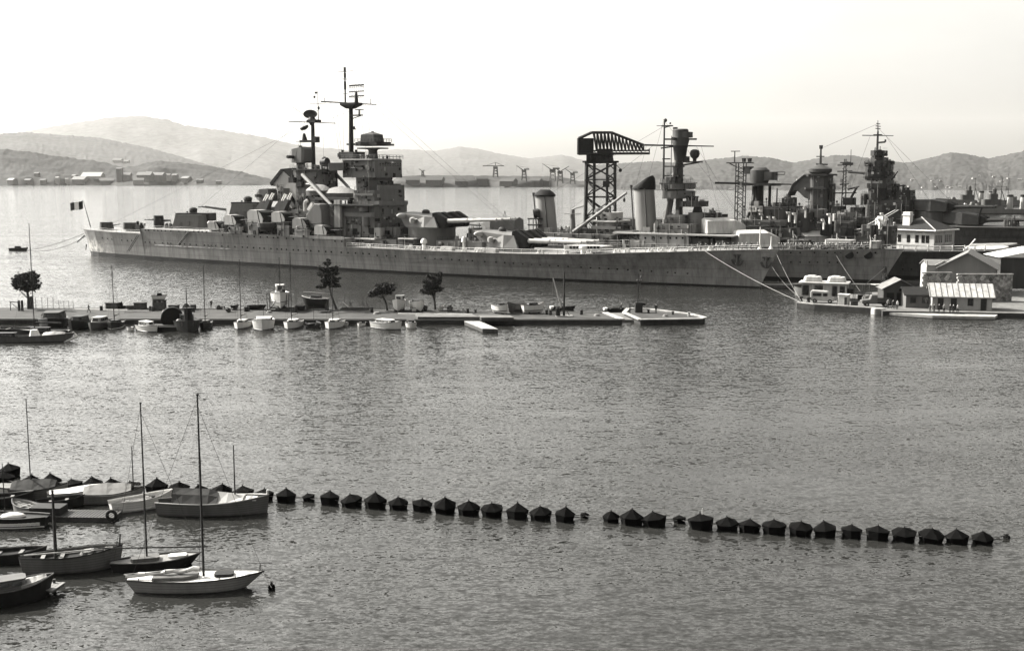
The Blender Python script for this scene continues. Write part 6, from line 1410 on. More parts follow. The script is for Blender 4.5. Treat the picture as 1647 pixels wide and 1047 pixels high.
# ------------------------------------------------------------------ trees on the pier
def tree(P, label, trunk, clumps, n=230, leaf=.34, seed=1, dead=None):
    rnd = random.Random(seed); root = thing('tree', P, 0, label, 'tree', 'trees on the pier')
    t = MB()
    for pts, r0, r1 in trunk:
        k = len(pts) - 1
        for i in range(k): t.tube(pts[i], pts[i + 1], r0 + (r1 - r0) * i / k, r0 + (r1 - r0) * (i + 1) / k, 7, cap=False)
    base = Vector(trunk[0][0][-1])
    for c in clumps:
        c0 = Vector(c[:3]); mid = base.lerp(c0, .6) + Vector((0, 0, -.2)); t.path([base - Vector((0, 0, .6)), mid, c0], .06, 5)
        for _ in range(3): t.tube(c0, c0 + Vector((rnd.uniform(-1, 1) * c[3], rnd.uniform(-1, 1) * c[3], rnd.uniform(-.2, .5) * c[4])), .035, .015, 4, cap=False)
    t.build('trunk', M['bark'], root, smooth=True)
    f = MB(); full_ = []
    for (x, y, z, rx, rz_) in clumps:
        full_.append((x, y, z, rx, rz_))
        for _ in range(4):
            a = rnd.uniform(0, 6.28); e = rnd.uniform(-.3, .9); full_.append((x + math.cos(a) * rx * 1.05, y + math.sin(a) * rx * .8, z + e * rz_, rx * rnd.uniform(.25, .5), rz_ * rnd.uniform(.3, .5)))
    for (x, y, z, rx, rz_) in full_:
        for _ in range(int(n * 3.2 * rx * rz_)):
            d = Vector((rnd.gauss(0, 1), rnd.gauss(0, 1), rnd.gauss(0, 1))).normalized() * (rnd.random() ** .45)
            c = Vector((x + d.x * rx, y + d.y * rx, z + d.z * rz_ * (1 if d.z > 0 else .7)))
            c += d * (rnd.uniform(.1, .45) if rnd.random() < .22 else 0) * rx
            a = rnd.uniform(0, 6.28); q = Vector((math.cos(a), math.sin(a), rnd.uniform(-.5, .7))).normalized(); s2 = q.cross(Vector((rnd.gauss(0, 1), rnd.gauss(0, 1), rnd.gauss(0, 1)))).normalized()
            l = leaf * rnd.uniform(.7, 1.5); w_ = l * rnd.uniform(.4, .7)
            f.add([c - q * l * .5, c + s2 * w_ * .5, c + q * l * .5, c - s2 * w_ * .5], [(0, 1, 2, 3)])
    f.build('crown', M['leaf'], root, recalc=False)
    return root
T = on_pier(46, 497)
tree(T, 'spreading dark pine beside the fence at the left end of the pier', [([(0, 0, 0), (.1, 0, 2), (-.1, 0, 3.6)], .34, .2), ([(0, 0, 2.0), (-1.0, 0, 3.0), (-1.6, 0, 3.8)], .1, .06)],
     [(-.6, 0, 4.2, 1.5, .9), (.7, .3, 4.0, 1.3, .8), (-1.8, .2, 5.2, 1.0, .7), (1.3, -.3, 5.4, 1.2, .8), (-.3, 0, 6.0, 1.4, .8), (-1.5, 0, 6.3, .8, .5), (.7, .2, 6.7, .9, .55), (1.8, 0, 6.2, .6, .4), (-2.3, 0, 5.7, .5, .3), (1.9, 0, 4.6, .5, .3)], 130, .4, 3)
T = on_pier(541, 498.5)
tree(T, 'tall slender tree with ragged upright crown, tallest tree on the pier', [([(0, 0, 0), (-.8, 0, 2.4), (-1.3, 0, 4.6), (-1.4, 0, 8.6)], .28, .07)],
     [(-2.6, 0, 4.4, .9, .5), (-.4, .3, 4.6, .9, .5), (-2.0, 0, 5.6, 1.0, .55), (-.2, 0, 5.7, .8, .5), (-2.6, 0, 6.7, .7, .5), (-1.2, .3, 6.5, .8, .5), (.2, 0, 6.9, .6, .4), (-2.3, 0, 7.8, .8, .5), (-.6, 0, 7.7, .8, .5), (-1.5, 0, 8.7, .7, .5), (-1.3, 0, 9.4, .35, .3), (.3, 0, 8.2, .4, .2), (-1.4, .3, 5.2, 1.3, .8), (-1.3, -.3, 6.3, 1.2, .7), (-1.3, .2, 7.3, 1.1, .7), (-.6, 0, 4.9, .9, .6)], 120, .36, 4)
T = on_pier(623, 500)
tree(T, 'flat-topped umbrella pine leaning left beside the hauled-out boats', [([(0, 0, 0), (-.3, 0, 1.6), (-.9, 0, 3.0)], .24, .16)],
     [(-2.6, 0, 3.2, 1.0, .6), (-1.6, .2, 3.7, 1.2, .8), (-.3, 0, 4.2, 1.3, .8), (.7, 0, 4.1, .9, .6), (-1.0, 0, 4.8, 1.0, .5), (-3.1, 0, 2.8, .5, .4), (.2, 0, 3.4, .8, .4)], 190, .32, 5)
T = on_pier(700, 499.5)
tree(T, 'bushy upright tree with forked trunk, rightmost of the trees on the pier', [([(0, 0, 0), (-.1, 0, 1.6), (-.4, 0, 3.2)], .26, .18), ([(-.1, 0, 2.2), (.1, 0, 4.0), (-.2, 0, 6.0)], .14, .07)],
     [(-1.8, 0, 3.6, .9, .7), (-1.0, 0, 4.6, 1.1, .8), (.4, .3, 4.0, 1.0, .8), (.2, 0, 5.2, .9, .8), (-1.5, 0, 5.4, .7, .6), (-.5, 0, 6.2, .8, .6), (.9, 0, 6.4, .5, .6), (.9, 0, 7.0, .35, .4), (-.9, 0, 3.4, .8, .5)], 150, .34, 6)

# ------------------------------------------------------------------ things standing on the pier
# gate posts, gate and wire fence at the left end
for (u, h_, l) in [(31, 2.0, 'thick dark gate post, left of the pair by the pine'), (36, 2.0, 'thick dark gate post, right of the pair by the pine'), (51, 2.4, 'dark post just right of the pine trunk')]:
    P = on_pier(u, 500 if u < 50 else 496.5); b = MB(); b.lathe([(.26, 0), (.24, h_ * .95), (.16, h_)], 8); tag(b.build('gate_post', M['timber'], None, loc=P), l, 'post')
g = thing('gate', on_pier(23, 499), 0, 'sagging wooden bar gate left of the thick gate posts', 'gate')
b = MB(); b.tube((-.8, 0, 1.6), (.8, 0, 1.5), .08, .08, 5); b.tube((-.7, 0, 1.5), (.8, 0, .3), .06, .06, 5); b.tube((-.7, 0, 0), (-.7, 0, 1.6), .07, .07, 5); b.build('frame', M['timber'], g)
fe = thing('fence', on_pier(85, 496.2), 0, 'thin wire fence on slender posts right of the pine', 'fence')
rl = MB(); o_ = on_pier(85, 496.2)
for u in (58, 68, 77, 86, 95, 103, 111, 118):
    q = on_pier(u, 496.2 + (u - 58) * .02) - o_; hh = 2.2 if u < 90 else 1.6; b = MB(); b.tube(q, q + Vector((0, 0, hh)), .05, .04, 5); b.build('post', M['timber'], fe)
    if u > 58:
        for z_ in (.6, 1.4, 2.1 if u < 90 else 1.5): rl.tube(pq + Vector((0, 0, z_)), q + Vector((0, 0, z_)), .018, .018, 3, cap=False)
    pq = q
rl.build('wire', M['droprope'], fe)
# dark sheds / crates along the far edge
def crate(u, v, w, h_, label, name='crate', m='timber', d=1.6):
    r = thing(name, on_pier(u, v), random.uniform(-.2, .2), label, 'crate' if name == 'crate' else 'box'); b = MB(); b.prism(octa(-w/2, w/2, -d/2, d/2, .08), .12, h_); b.build('body', M[m], r)
    b = MB(); b.box(-w/2 - .08, w/2 + .08, -d/2 - .08, d/2 + .08, h_ + .003, h_ + .1); b.build('lid', M['dcanvas'], r)
    b = MB()
    for x in (-w*.35, w*.35): b.box(x - .1, x + .1, -d/2, d/2, 0, .118)
    b.build('skid', M['timber'], r)
    return r
crate(182, 496.2, 2.4, 1.05, 'long dark crate on the far pier edge, leftmost of three')
crate(212, 496.8, 1.9, .6, 'low dark crate between two higher dark crates on the pier')
crate(226, 496.8, 2.0, 1.15, 'tall dark crate left of the white boat on trestles')
crate(280, 498, 1.6, .8, 'small dark crate right of the white boat on trestles')
P = on_pier(197, 496.2); dk = thing('rowing_boat', P, R(10), 'small dark boat resting on the pier between the dark crates', 'boat'); t_, h2 = boat_hull(dk, 2.6, 1.0, .42, m='boatdark', depth=.25); 
b = MB(); b.lathe([(.3, 0), (.22, .9), (.1, 1.3)], 8); tag(b.build('bollard', M['dark'], None, loc=on_pier(196, 495.8)), 'dark mooring post standing behind the small dark boat', 'bollard')
# white boat on trestles
cr_ = thing('cradle', on_pier(257, 498.8), 0, 'tall dark timber trestle carrying a small white boat', 'trestle')
for x in (-.9, 0, .9): b = MB(); b.box(x - .18, x + .18, -.8, .8, 0, 1.75); b.build('post', M['timber'], cr_)
b = MB(); b.box(-1.2, 1.2, -.6, .6, 1.754, 1.95); b.box(-1.1, 1.1, -.82, -.7, .3, 1.6); b.build('beam', M['timber'], cr_)
P = on_pier(257, 498.8); wb = thing('motor_boat', P + Vector((0, 0, 2.25)), R(8), 'small white boat perched high on a dark timber trestle', 'boat'); t_, h2 = boat_hull(wb, 2.9, 1.5, .55, m='boatwhite', depth=.1); cabin(wb, -.4, .6, .42, .5, .45, 'boatdark', .2)
# vehicles and gear
def winch(u, v, label, s=1.0):
    r = thing('winch', on_pier(u, v), R(20), label, 'winch'); b = MB(); b.at((0, 0, .6 * s), 0, R(90)).lathe([(.5*s, -.7*s), (.5*s, -.6*s), (.28*s, -.55*s), (.28*s, .55*s), (.5*s, .6*s), (.5*s, .7*s)], 12); b.build('drum', M['boatdark'], r, smooth=True)
    b = MB(); b.side([(-.8*s, 0), (.8*s, 0), (.3*s, .9*s), (-.3*s, .9*s)], -.9*s, -.8*s); b.side([(-.8*s, 0), (.8*s, 0), (.3*s, .9*s), (-.3*s, .9*s)], .8*s, .9*s); b.box(.6*s, 1.6*s, -.6*s, .6*s, .0, .9*s); b.build('frame', M['timber'], r)
winch(300, 498.5, 'dark winch machine standing behind the tug', 1.1)
winch(352, 497.5, 'small dark winch beside the standing figure at the far pier edge', .7)
for (u, v, L, rz, m, mh, l) in [(378, 498.5, 1.7, 40, 'boatdark', 0, 'tiny dark dinghy drawn up on the far pier edge'), (413, 498, 3.6, 5, 'boatdark', 4.6, 'dark dinghy with thin mast drawn up on the far pier edge'),
                                (668, 501.5, 1.6, 20, 'boatwhite', 0, 'tiny white dinghy on the pier between two white motor boats'), (709, 500.5, 2.0, 60, 'boatwhite', 0, 'white dinghy at the foot of the rightmost tree'), (724, 500.5, 2.6, 80, 'boatgrey', 0, 'grey dinghy drawn up right of the rightmost tree'), (684, 500.5, 2.2, 100, 'boatdark', 0, 'dark dinghy left of the rightmost tree trunk')]:
    r = thing('rowing_boat', on_pier(u, v) + Vector((0, 0, .3)), R(rz), l, 'boat'); t_, h2 = boat_hull(r, L, L * .42, .5, m=m, depth=.3, deckm='boatdark'); thwarts(r, h2, t_, [0], .15)
    if mh: mast(r, .3, .1, mh, .05, 'mast', .5, shr=False, spreader=False)
# fishing vessel on a cradle
fv = thing('fishing_boat', on_pier(451, 498.5) + Vector((0, 0, 1.7)), R(-78), 'fishing boat with white bow, wheelhouse and mast, propped upright on a dark cradle', 'boat')
t_, h2 = boat_hull(fv, 7.5, 3.6, 1.5, m='boatwhite', rake=.5, tr=.65, depth=.3, draft=1.1, rim='boatdark', stripe='boatdark'); cabin(fv, -1.8, .4, .95, 1.3, 1.7, 'cream', .2)
mast(fv, .9, 1.4, 6.8, .1, 'mast', 1.4, (3.5, t_(3.5)), (-3.4, 1.6)); b = MB(); b.lathe([(.4, 1.3), (.35, 2.4)], 8, (1.8, .6, 0)); b.lathe([(.5, 1.3), (.5, 1.9)], 8, (2.2, -.5, 0)); b.build('winch', M['dark'], fv)
ck = thing('cradle', on_pier(451, 498.5), 0, 'dark timber cradle of upright props around the fishing boat', 'cradle')
for x in (-1.95, -1.5, 1.5, 1.95):
    b = MB(); b.tube((x, -2.2, 0), (x * 1.08, -2.0, 3.2), .09, .08, 5); b.build('prop', M['timber'], ck)
b = MB(); b.box(-2.3, 2.3, -2.4, -2.0, 0, .3); b.box(-2.3, 2.3, 1.6, 2, 0, .3); b.box(-.4, .4, -2.6, 2.6, .3, .7)
for sg in (-1, 1): b.tube((sg * 1.9, -2.1, .2), (sg * .6, -2.1, 1.5), .1, .1, 4)
b.build('sleeper', M['timber'], ck)
# dark hull on stands
hb = thing('sailing_boat', on_pier(507, 498.5) + Vector((0, 0, 1.25)), R(165), 'dark hull laid up on chocks with pale deck stripe, left of the tall pine', 'boat')
t_, h2 = boat_hull(hb, 5.4, 2.2, 1.0, m='boatdark', rake=.8, tr=.5, depth=.12, draft=1.0, rim='boatwhite'); cabin(hb, -1.2, 1.0, .7, .95, .5, 'boatdark', .3)
b = MB(); b.box(-2.6, -2.2, -.5, .5, -1.25, .3); b.build('chock', M['timber'], hb); b = MB(); b.box(1.2, 1.6, -.6, .6, -1.25, -.2); b.build('chock', M['timber'], hb)
b = MB(); b.tube((-3, -.4, 1.9), (2.6, -.4, 2.1), .07, .05, 5); b.build('spar', M['brightmast'], hb)
crate(483, 499, 1.5, .8, 'low dark box beside the laid-up dark hull', 'crate', 'boatdark')
# boat trailer / empty cradle with uprights
ec = thing('cradle', on_pier(572, 499), 0, 'empty boat cradle with pairs of thin uprights, between the two pines', 'cradle')
b = MB(); b.box(-2.8, 2.8, -1.2, -.9, .25, .5); b.box(-2.8, 2.8, .9, 1.2, .25, .5); b.box(-2.0, 2.0, -.3, .3, .2, .65); b.build('base', M['timber'], ec)
for x in (-1.9, -.9, 1.5, 2.2): b = MB(); b.tube((x, -1, .3), (x, -1, 3.0), .06, .04, 5); b.tube((x - .55, -1, .4), (x, -1, 1.6), .05, .05, 4); b.tube((x + .55, -1, .4), (x, -1, 1.6), .05, .05, 4); b.build('upright', M['timber'], ec)
b = MB(); b.tube((-2.3, -1.1, 1.7), (-1.2, -1.1, .8), .12, .1, 5); b.build('plank', M['white'], ec)
# white motor boats on low stands
for (u, v, L, B, H, ch, rz, cm, l) in [(642, 500.5, 4.2, 2.5, 1.3, .95, -95, 'boatwhite', 'white cabin boat with dark windows, propped on the pier right of the umbrella pine'), (671, 500.5, 4.4, 2.4, 1.1, .35, -60, 'boatdark', 'white open motor boat with dark top, propped beside the white cabin boat')]:
    r = thing('motor_boat', on_pier(u, v) + Vector((0, 0, .75)), R(rz), l, 'boat'); t_, h2 = boat_hull(r, L, B, H, m='boatwhite', depth=.2, draft=.6); cabin(r, -L*.3, L*.2, B*.36, t_(0) - .15, ch, cm, .3)
    b = MB(); b.box(-1.4, -1.1, -.8, .8, -.75, -.2); b.build('chock', M['timber'], r); b = MB(); b.box(.9, 1.2, -.7, .7, -.75, -.25); b.build('chock', M['timber'], r)
for (u, v, L, B, H, ch, rz, m, cm, l) in [(805, 504.5, 4.0, 2.2, 1.0, .5, -50, 'boatwhite', 'boatdark', 'white motor boat with dark cockpit, leftmost of three boats near the mast crane'), (830, 503.2, 3.8, 1.7, 1.1, 0, -150, 'boatgrey', None, 'grey covered boat between two white boats near the mast crane'), (858, 504, 4.6, 2.0, 1.1, .45, 25, 'boatwhite', 'boatdark', 'white boat with raised bow and dark stripe, nearest to the mast crane')]:
    r = thing('motor_boat', on_pier(u, v) + Vector((0, 0, .55)), R(rz), l, 'boat'); t_, h2 = boat_hull(r, L, B, H, m=m, depth=.2, draft=.5, stripe='boatdark' if m == 'boatwhite' else None)
    if cm: cabin(r, -L*.25, L*.2, B*.34, t_(0) - .15, ch, cm, .3)
    else: cover(r, -L*.48, L*.46, h2, t_, .35, 'dcanvas')
    b = MB(); b.box(-1.2, -.9, -.6, .6, -.55, -.1); b.build('chock', M['timber'], r); b = MB(); b.box(.8, 1.1, -.5, .5, -.55, -.15); b.build('chock', M['timber'], r)
# mast crane with leaning boom
mc = thing('mast_crane', on_pier(907, 509), 0, 'dark mast crane with slanting pale boom and dark box on the pier', 'crane')
b = MB(); b.tube((0, 0, 0), (0, 0, 8.1), .22, .13, 8); b.build('mast', M['mast'], mc, smooth=True)
b = MB(); b.tube((-.5, 0, 1.6), (-2.0, .3, 7.0), .13, .1, 7); b.build('boom', M['brightmast'], mc, smooth=True)
b = MB(); b.tube((-2.0, .3, 7.0), (-2.2, .3, 1.0), .02, .02, 3); b.tube((-2.0, .3, 7), (0, 0, 8), .02, .02, 3); b.build('tackle', M['droprope'], mc)
b = MB(); b.prism(octa(-1.5, 1.6, -.8, .8, .2), 0, .16); b.build('base', M['coping'], mc)
b = MB(); b.prism(octa(-1.5, -.7, -.5, .4, .08), .164, 1.5); b.lathe([(.2, 1.5), (.2, 1.7)], 8, (-1.1, 0, 0)); b.build('winch_box', M['dark'], mc)
for sg in (-1, 1): b = MB(); b.tube((0, 0, 2.2), (sg * 1.0, .4, .1), .07, .07, 5); b.build('stay', M['mast'], mc)
# light tower on the pier head
lt = thing('signal_tower', on_pier(1027, 502.5), 0, 'dark signal post with ladder, lamp and equipment box on the pier head', 'signal post')
b = MB(); b.prism(octa(-.7, .7, -.6, .6, .12), 0, 1.9); b.prism(octa(.6, 1.3, -.3, .3, .08), 1.3, 1.8); b.build('equipment_box', M['dark'], lt)
b = MB(); b.tube((-.15, 0, 1.9), (-.15, 0, 7.2), .13, .09, 6); b.tube((.25, 0, 1.9), (.25, 0, 6.8), .05, .05, 5)
for k in range(10): b.tube((-.15, 0, 2.2 + k * .45), (.25, 0, 2.2 + k * .45), .03, .03, 3)
b.build('post', M['dark'], lt); b = MB(); b.lathe([(.16, 6.2), (.2, 6.6), (.1, 6.9)], 8, (.4, 0, 0)); b.prism(octa(-.5, .6, -.3, .3, .1), 6.0, 6.12); b.build('lamp', M['boatgrey'], lt)
b = MB(); b.tube((-1.15, 0, 0), (-1.15, 0, 2.0), .12, .1, 6); tag(b.build('post', M['dark'], None, loc=on_pier(1023, 504.5)), 'short dark post left of the signal tower foot', 'post')
b = MB(); b.lathe([(.26, 0), (.2, .5), (.3, .75)], 10); bl = tag(b.build('bollard', M['coping'], None, loc=on_pier(1108, 508.5)), 'pale bollard near the right corner of the pier head', 'bollard')
for (u, v, l) in [(1082, 506, 'small dark bollard on the far kerb of the pier head'), (1043, 503.5, 'small dark bollard between signal tower and standing figure'), (765, 503, 'small dark bollard on the bare middle of the pier'), (745, 501.5, 'pale bollard on the far kerb left of the three boats')]:
    b = MB(); b.lathe([(.24, 0), (.18, .4), (.27, .6)], 8); tag(b.build('bollard', M['coping' if 'pale' in l else 'dark'], None, loc=on_pier(u, v)), l, 'bollard')
# rowing boats with rowers behind the pier
for (u, v, L, rz, l, l2, pu) in [(905, 498.5, 5.0, 5, 'dark rowing boat with white stern, behind the mast crane', 'person in dark clothes seated in the rowing boat behind the mast crane', .1), (992, 501, 5.2, 4, 'dark rowing boat with pale bow, by the notch in the pier', 'person in dark clothes seated in the rowing boat by the pier notch', .9)]:
    P = G(u, v); r = thing('rowing_boat', P, R(rz), l, 'boat'); t_, h2 = boat_hull(r, L, 1.5, .55, m='boatdark', depth=.35, deckm='boatwood'); thwarts(r, h2, t_, [-1.2, pu, 1.6], .12)
    b = MB(); b.prism(octa(-L*.5 - .02, -L*.36, -.6, .6, .15), .3, .75); b.build('stern_box', M['white'], r)
    person(P + Vector((pu, .05, .43)), R(180), 'sit', l2)
# far-left boat at the stern buoy
r = thing('work_boat', G(30, 403), R(6), 'small black work boat lying off the battleship stern', 'boat'); t_, h2 = boat_hull(r, 6.5, 2.2, .8, m='boatdark', depth=.3, deckm='boatdark'); cabin(r, -1.2, 1.0, .7, .6, .9, 'boatdark', .25)

# drums, coils and spars left about on the pier
GD = 'rusty drums standing along the pier'
pr = None
for (u, v) in [(242, 500), (246, 500.5), (311, 502), (395, 501), (399, 500.5), (476, 502), (598, 502), (752, 504), (879, 506), (885, 506.5), (935, 506), (163, 499.5)]:
    if pr is None: b = MB(); b.lathe([(.29, 0), (.3, .02), (.29, .28), (.3, .3), (.29, .32), (.29, .58), (.3, .6), (.29, .62), (.3, .88), (.27, .885)], 12); pr = b.build('oil_drum', M['dcanvas'], smooth=True); o = pr
    else: o = clone(pr)
    o.location = on_pier(u, v); o.rotation_euler = (0, 0, u); tag(o, 'dark upright drum standing on the open pier deck', 'drum', GD)
for (u, v, r_, l) in [(266, 502, .7, 'rope coil on the pier between the trestle and the tug'), (433, 503, .6, 'rope coil on the pier in front of the propped fishing boat'), (606, 505, .7, 'rope coil on the pier below the umbrella pine'), (960, 508, .6, 'rope coil on the pier near the pale slipway edge'), (1070, 509, .55, 'rope coil in the middle of the pier head')]:
    b = MB()
    for k in range(4): b.lathe([(r_ - .05 * k, .09 * k), (r_ - .05 * k - .06, .09 * k + .09)], 16)
    tag(b.build('rope_coil', M['rope'], loc=on_pier(u, v)), l, 'rope coil')
for (u, v, L, rz, l) in [(222, 503, 5, 3, 'pale spar lying along the pier behind the white motor boat'), (560, 504, 6, -4, 'pale spar lying on the pier left of the umbrella pine'), (700, 503, 4.5, 8, 'pale spar lying on the pier below the rightmost tree')]:
    b = MB(); b.tube((-L/2, 0, .12), (L/2, 0, .1), .1, .06, 6); tag(b.build('spar', M['brightmast'], loc=on_pier(u, v), rz=R(rz)), l, 'spar')
ct = thing('handcart', on_pier(368, 502), R(25), 'two-wheeled wooden handcart on the pier behind the small white sailing boat', 'cart'); b = MB(); b.box(-1, .8, -.5, .5, .55, .65); b.box(-1, -.95, -.5, .5, .65, 1.0); b.tube((.8, -.4, .6), (1.7, -.4, .8), .04, .03, 5); b.tube((.8, .4, .6), (1.7, .4, .8), .04, .03, 5); b.build('bed', M['timber'], ct)
for sg in (-1, 1): b = MB(); b.at((-.1, sg * .6, .4), 0, R(90)).lathe([(.4, -.04), (.4, .04)], 14); b.build('wheel', M['timber'], ct)
nh = MB(); nh.ball((0, 0, 0), 1.2, .8, .45, 12, 5, True); nh.ball((.9, .2, 0), .7, .6, .35, 10, 5, True); tag(nh.build('net_heap', M['dcanvas'], smooth=True, loc=on_pier(520, 503)), 'heap of dark fishing nets on the pier in front of the laid-up dark hull', 'fishing nets')
# ================================================================== the quay on the right
QZ = .9
def qg(pts, z=QZ): return [(lambda q: (q.x, q.y))(G(u, v, z)) for u, v in pts]
q_ = qg([(1282, 487), (1310, 490), (1408, 496), (1420, 500), (1700, 505), (2100, 505), (2100, 474), (1640, 470), (1400, 470), (1290, 479)])
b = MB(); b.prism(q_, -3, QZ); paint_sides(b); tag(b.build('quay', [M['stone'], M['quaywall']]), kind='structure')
strip('kerb', qg([(1283, 486.6), (1310, 489.5), (1408, 495.5)]), .8, QZ + .004, QZ + .16, 'coping')
def block_box(name, pts, z0, z1, m, label, cat):
    c = [sum(p[i] for p in pts) / len(pts) for i in (0, 1)]
    b = MB(); b.prism([(p[0] - c[0], p[1] - c[1]) for p in pts], z0, z1); o = b.build(name, M[m], None, loc=(c[0], c[1], 0), bevel=.06); return tag(o, label, cat)
ls = thing('landing_stage', (0, 0, 0), 0, 'long pale floating landing stage in front of the ribbed-roof hut, people standing on it', 'landing stage')
p_ = [(lambda q: (q.x, q.y))(G(u, v, .6)) for u, v in [(1420, 502), (1424, 497), (1608, 503.5), (1600, 509.5), (1500, 507.5)]]
MB().prism(p_, .12, .6).build('decking', M['coping'], ls); MB().prism([(x * 1.0005, y) for x, y in p_], -.5, .116).build('float', M['dark'], ls)
b = MB(); b.prism(octa(-1.1, 1.1, -1.0, 1.0, .2), -.6, 1.15); tag(b.build('mooring_block', M['coping'], None, loc=G(1414, 506) + Vector((0, .8, 0)), rz=.1, bevel=.08), 'white concrete block standing in the water at the landing stage corner', 'block')
# hut with ribbed zinc roof
def gable_house(name, P, rz, W, D, h, rise, label, cat, wall, roof, over=.4, ribs=0, wallboards=False):
    r = thing(name, P, rz, label, cat); b = MB()
    b.box(-W/2, W/2, -D/2, D/2, 0, h)
    b.add([(-W/2, -D/2, h), (-W/2, D/2, h), (-W/2, 0, h + rise), (W/2, -D/2, h), (W/2, D/2, h), (W/2, 0, h + rise)], [(0, 1, 2), (3, 5, 4), (0, 2, 5, 3), (1, 4, 5, 2)])
    if wallboards:
        n = int(h / .42)
        for k in range(1, n): b.box(-W/2 - .03, W/2 + .03, -D/2 - .035, -D/2 + .01, k * .42, k * .42 + .05)
    w_ = b.build('wall', M[wall], r)
    k = rise / (D / 2); o_ = over; b = MB()
    for sg in (-1, 1):
        y0, z0 = sg * (D/2 + o_), h - o_ * k + .03; z1 = h + rise + .03
        b.add([(-W/2 - o_, y0, z0), (W/2 + o_, y0, z0), (W/2 + o_, 0, z1), (-W/2 - o_, 0, z1), (-W/2 - o_, y0, z0 + .16), (W/2 + o_, y0, z0 + .16), (W/2 + o_, 0, z1 + .16), (-W/2 - o_, 0, z1 + .16)], [(0, 1, 2, 3), (4, 7, 6, 5), (0, 4, 5, 1), (1, 5, 6, 2), (2, 6, 7, 3), (3, 7, 4, 0)])
    rf = b.build('roof', M[roof], r)
    if ribs:
        b = MB()
        for i in range(ribs + 1):
            x = -W/2 - o_ + .1 + (W + 2 * o_ - .2) * i / ribs
            for sg in (-1, 1): b.tube((x, sg * (D/2 + o_), h - o_ * k + .2), (x, 0, h + rise + .2), .055, .055, 4)
        b.build('rib', M['dark'], rf)
    return r
def opening(root, name, x0, x1, z0, z1, y, m='dark', t=.06):
    b = MB(); b.box(x0, x1, y - t, y + .02, z0, z1); o = b.build(name, M[m], root); f = MB()
    for (a, c, d, e) in ((x0 - .09, x0, z0, z1), (x1, x1 + .09, z0, z1), (x0 - .09, x1 + .09, z1, z1 + .09)): f.box(a, c, y - t - .02, y + .02, d, e)
    f.build('frame', M['timber'], o); return o
a = G(1502, 498, QZ); c = G(1606, 499.5, QZ); P = (a + c) / 2; W = (c - a).length - 1
hut = gable_house('hut', P + Vector((-.3, 2.6, 0)), math.atan2(c.y - a.y, c.x - a.x) - .06, W, 5.0, 2.75, 1.9, 'low boarded hut with bright ribbed metal roof on the quay', 'hut', 'lgrey', 'zinc', .55, 11, True)
for x in (-W*.36, -W*.14, W*.36): opening(hut, 'door', x - .45, x + .45, 0, 2.1, -2.5, 'dark')
opening(hut, 'window', W*.1, W*.18, .8, 2.1, -2.5, 'glass')
b = MB(); b.box(W/2 - .01, W/2 + .05, -.5, .5, 0, 2.0); b.build('door', M['dark'], hut)
# stone wall behind it in two lengths
def stone_wall(u0, u1, vt0, vt1, vb, h, label):
    P0 = G(u0, vb, QZ); P1 = G(u1, vb, QZ); d = P1 - P0; r = thing('stone_wall', P0, math.atan2(d.y, d.x), label, 'wall'); L = d.length
    b = MB(); b.box(.8, L, -.25, .25, 0, h); b.build('masonry', MASON, r)
    b = MB(); b.box(-.12, L + .1, -.33, .33, h + .003, h + .25); b.build('coping', M['coping'], r)
    b = MB()
    for k in range(int(h / .5)): b.box(-.05 if k % 2 else .18, .85, -.29, .29, k * .5 + .02, k * .5 + .46)
    b.build('quoin', M['coping'], r); return r
MASON = mat('rubble_masonry', .16, .9, .6, 1.8, bump=.5)
vr = MASON.node_tree.nodes.new('ShaderNodeTexVoronoi'); vr.inputs['Scale'].default_value = 1.4
nt = MASON.node_tree; tc = nt.nodes.new('ShaderNodeTexCoord'); nt.links.new(tc.outputs['Object'], vr.inputs['Vector']); rm = [n for n in nt.nodes if n.type == 'VALTORGB'][0]
cm_ = nt.nodes.new('ShaderNodeMix'); cm_.data_type = 'RGBA'; cm_.blend_type = 'MULTIPLY'; cm_.inputs[0].default_value = .8; nt.links.new(rm.outputs['Color'], cm_.inputs[6]); bwv = nt.nodes.new('ShaderNodeRGBToBW'); nt.links.new(vr.outputs['Color'], bwv.inputs['Color']); ma = nt.nodes.new('ShaderNodeMath'); ma.operation = 'MULTIPLY'; ma.inputs[1].default_value = 2.0; nt.links.new(bwv.outputs[0], ma.inputs[0]); nt.links.new(ma.outputs[0], cm_.inputs[7]); nt.links.new(cm_.outputs[2], nt.nodes['Principled BSDF'].inputs['Base Color'])
stone_wall(1481, 1528, 442, 444, 484, 5.6, 'short length of tall rubble stone wall left of the gap, behind the hut')
stone_wall(1538, 1626, 446, 451, 484, 5.3, 'long rubble stone wall behind the ribbed-roof hut')
# dark sheds left of the hut
P = G(1446, 492, QZ); sh = gable_house('shed', P + Vector((0.6, 3.2, 0)), R(84), 5.5, 6.4, 3.3, 1.7, 'dark open-fronted gabled shed beside the truck', 'shed', 'dgrey', 'roofgrey', .4)
for k in range(3): 
    b = MB(); b.box(-2.81, -2.7, -2.6 + k * 1.9, -1.2 + k * 1.9, 0, 2.5); b.build('doorway', M['black'], sh)
P = G(1481, 496, QZ); sh = gable_house('shed', P + Vector((0.4, 3.0, 0)), R(-4), 5.6, 4.2, 2.6, 1.1, 'low dark-roofed shed with pale wall between open-fronted shed and hut', 'shed', 'grey', 'roofdark', .5)
for x in (-1.5, .8): opening(sh, 'window', x - .5, x + .5, .9, 2.0, -2.1, 'glass')
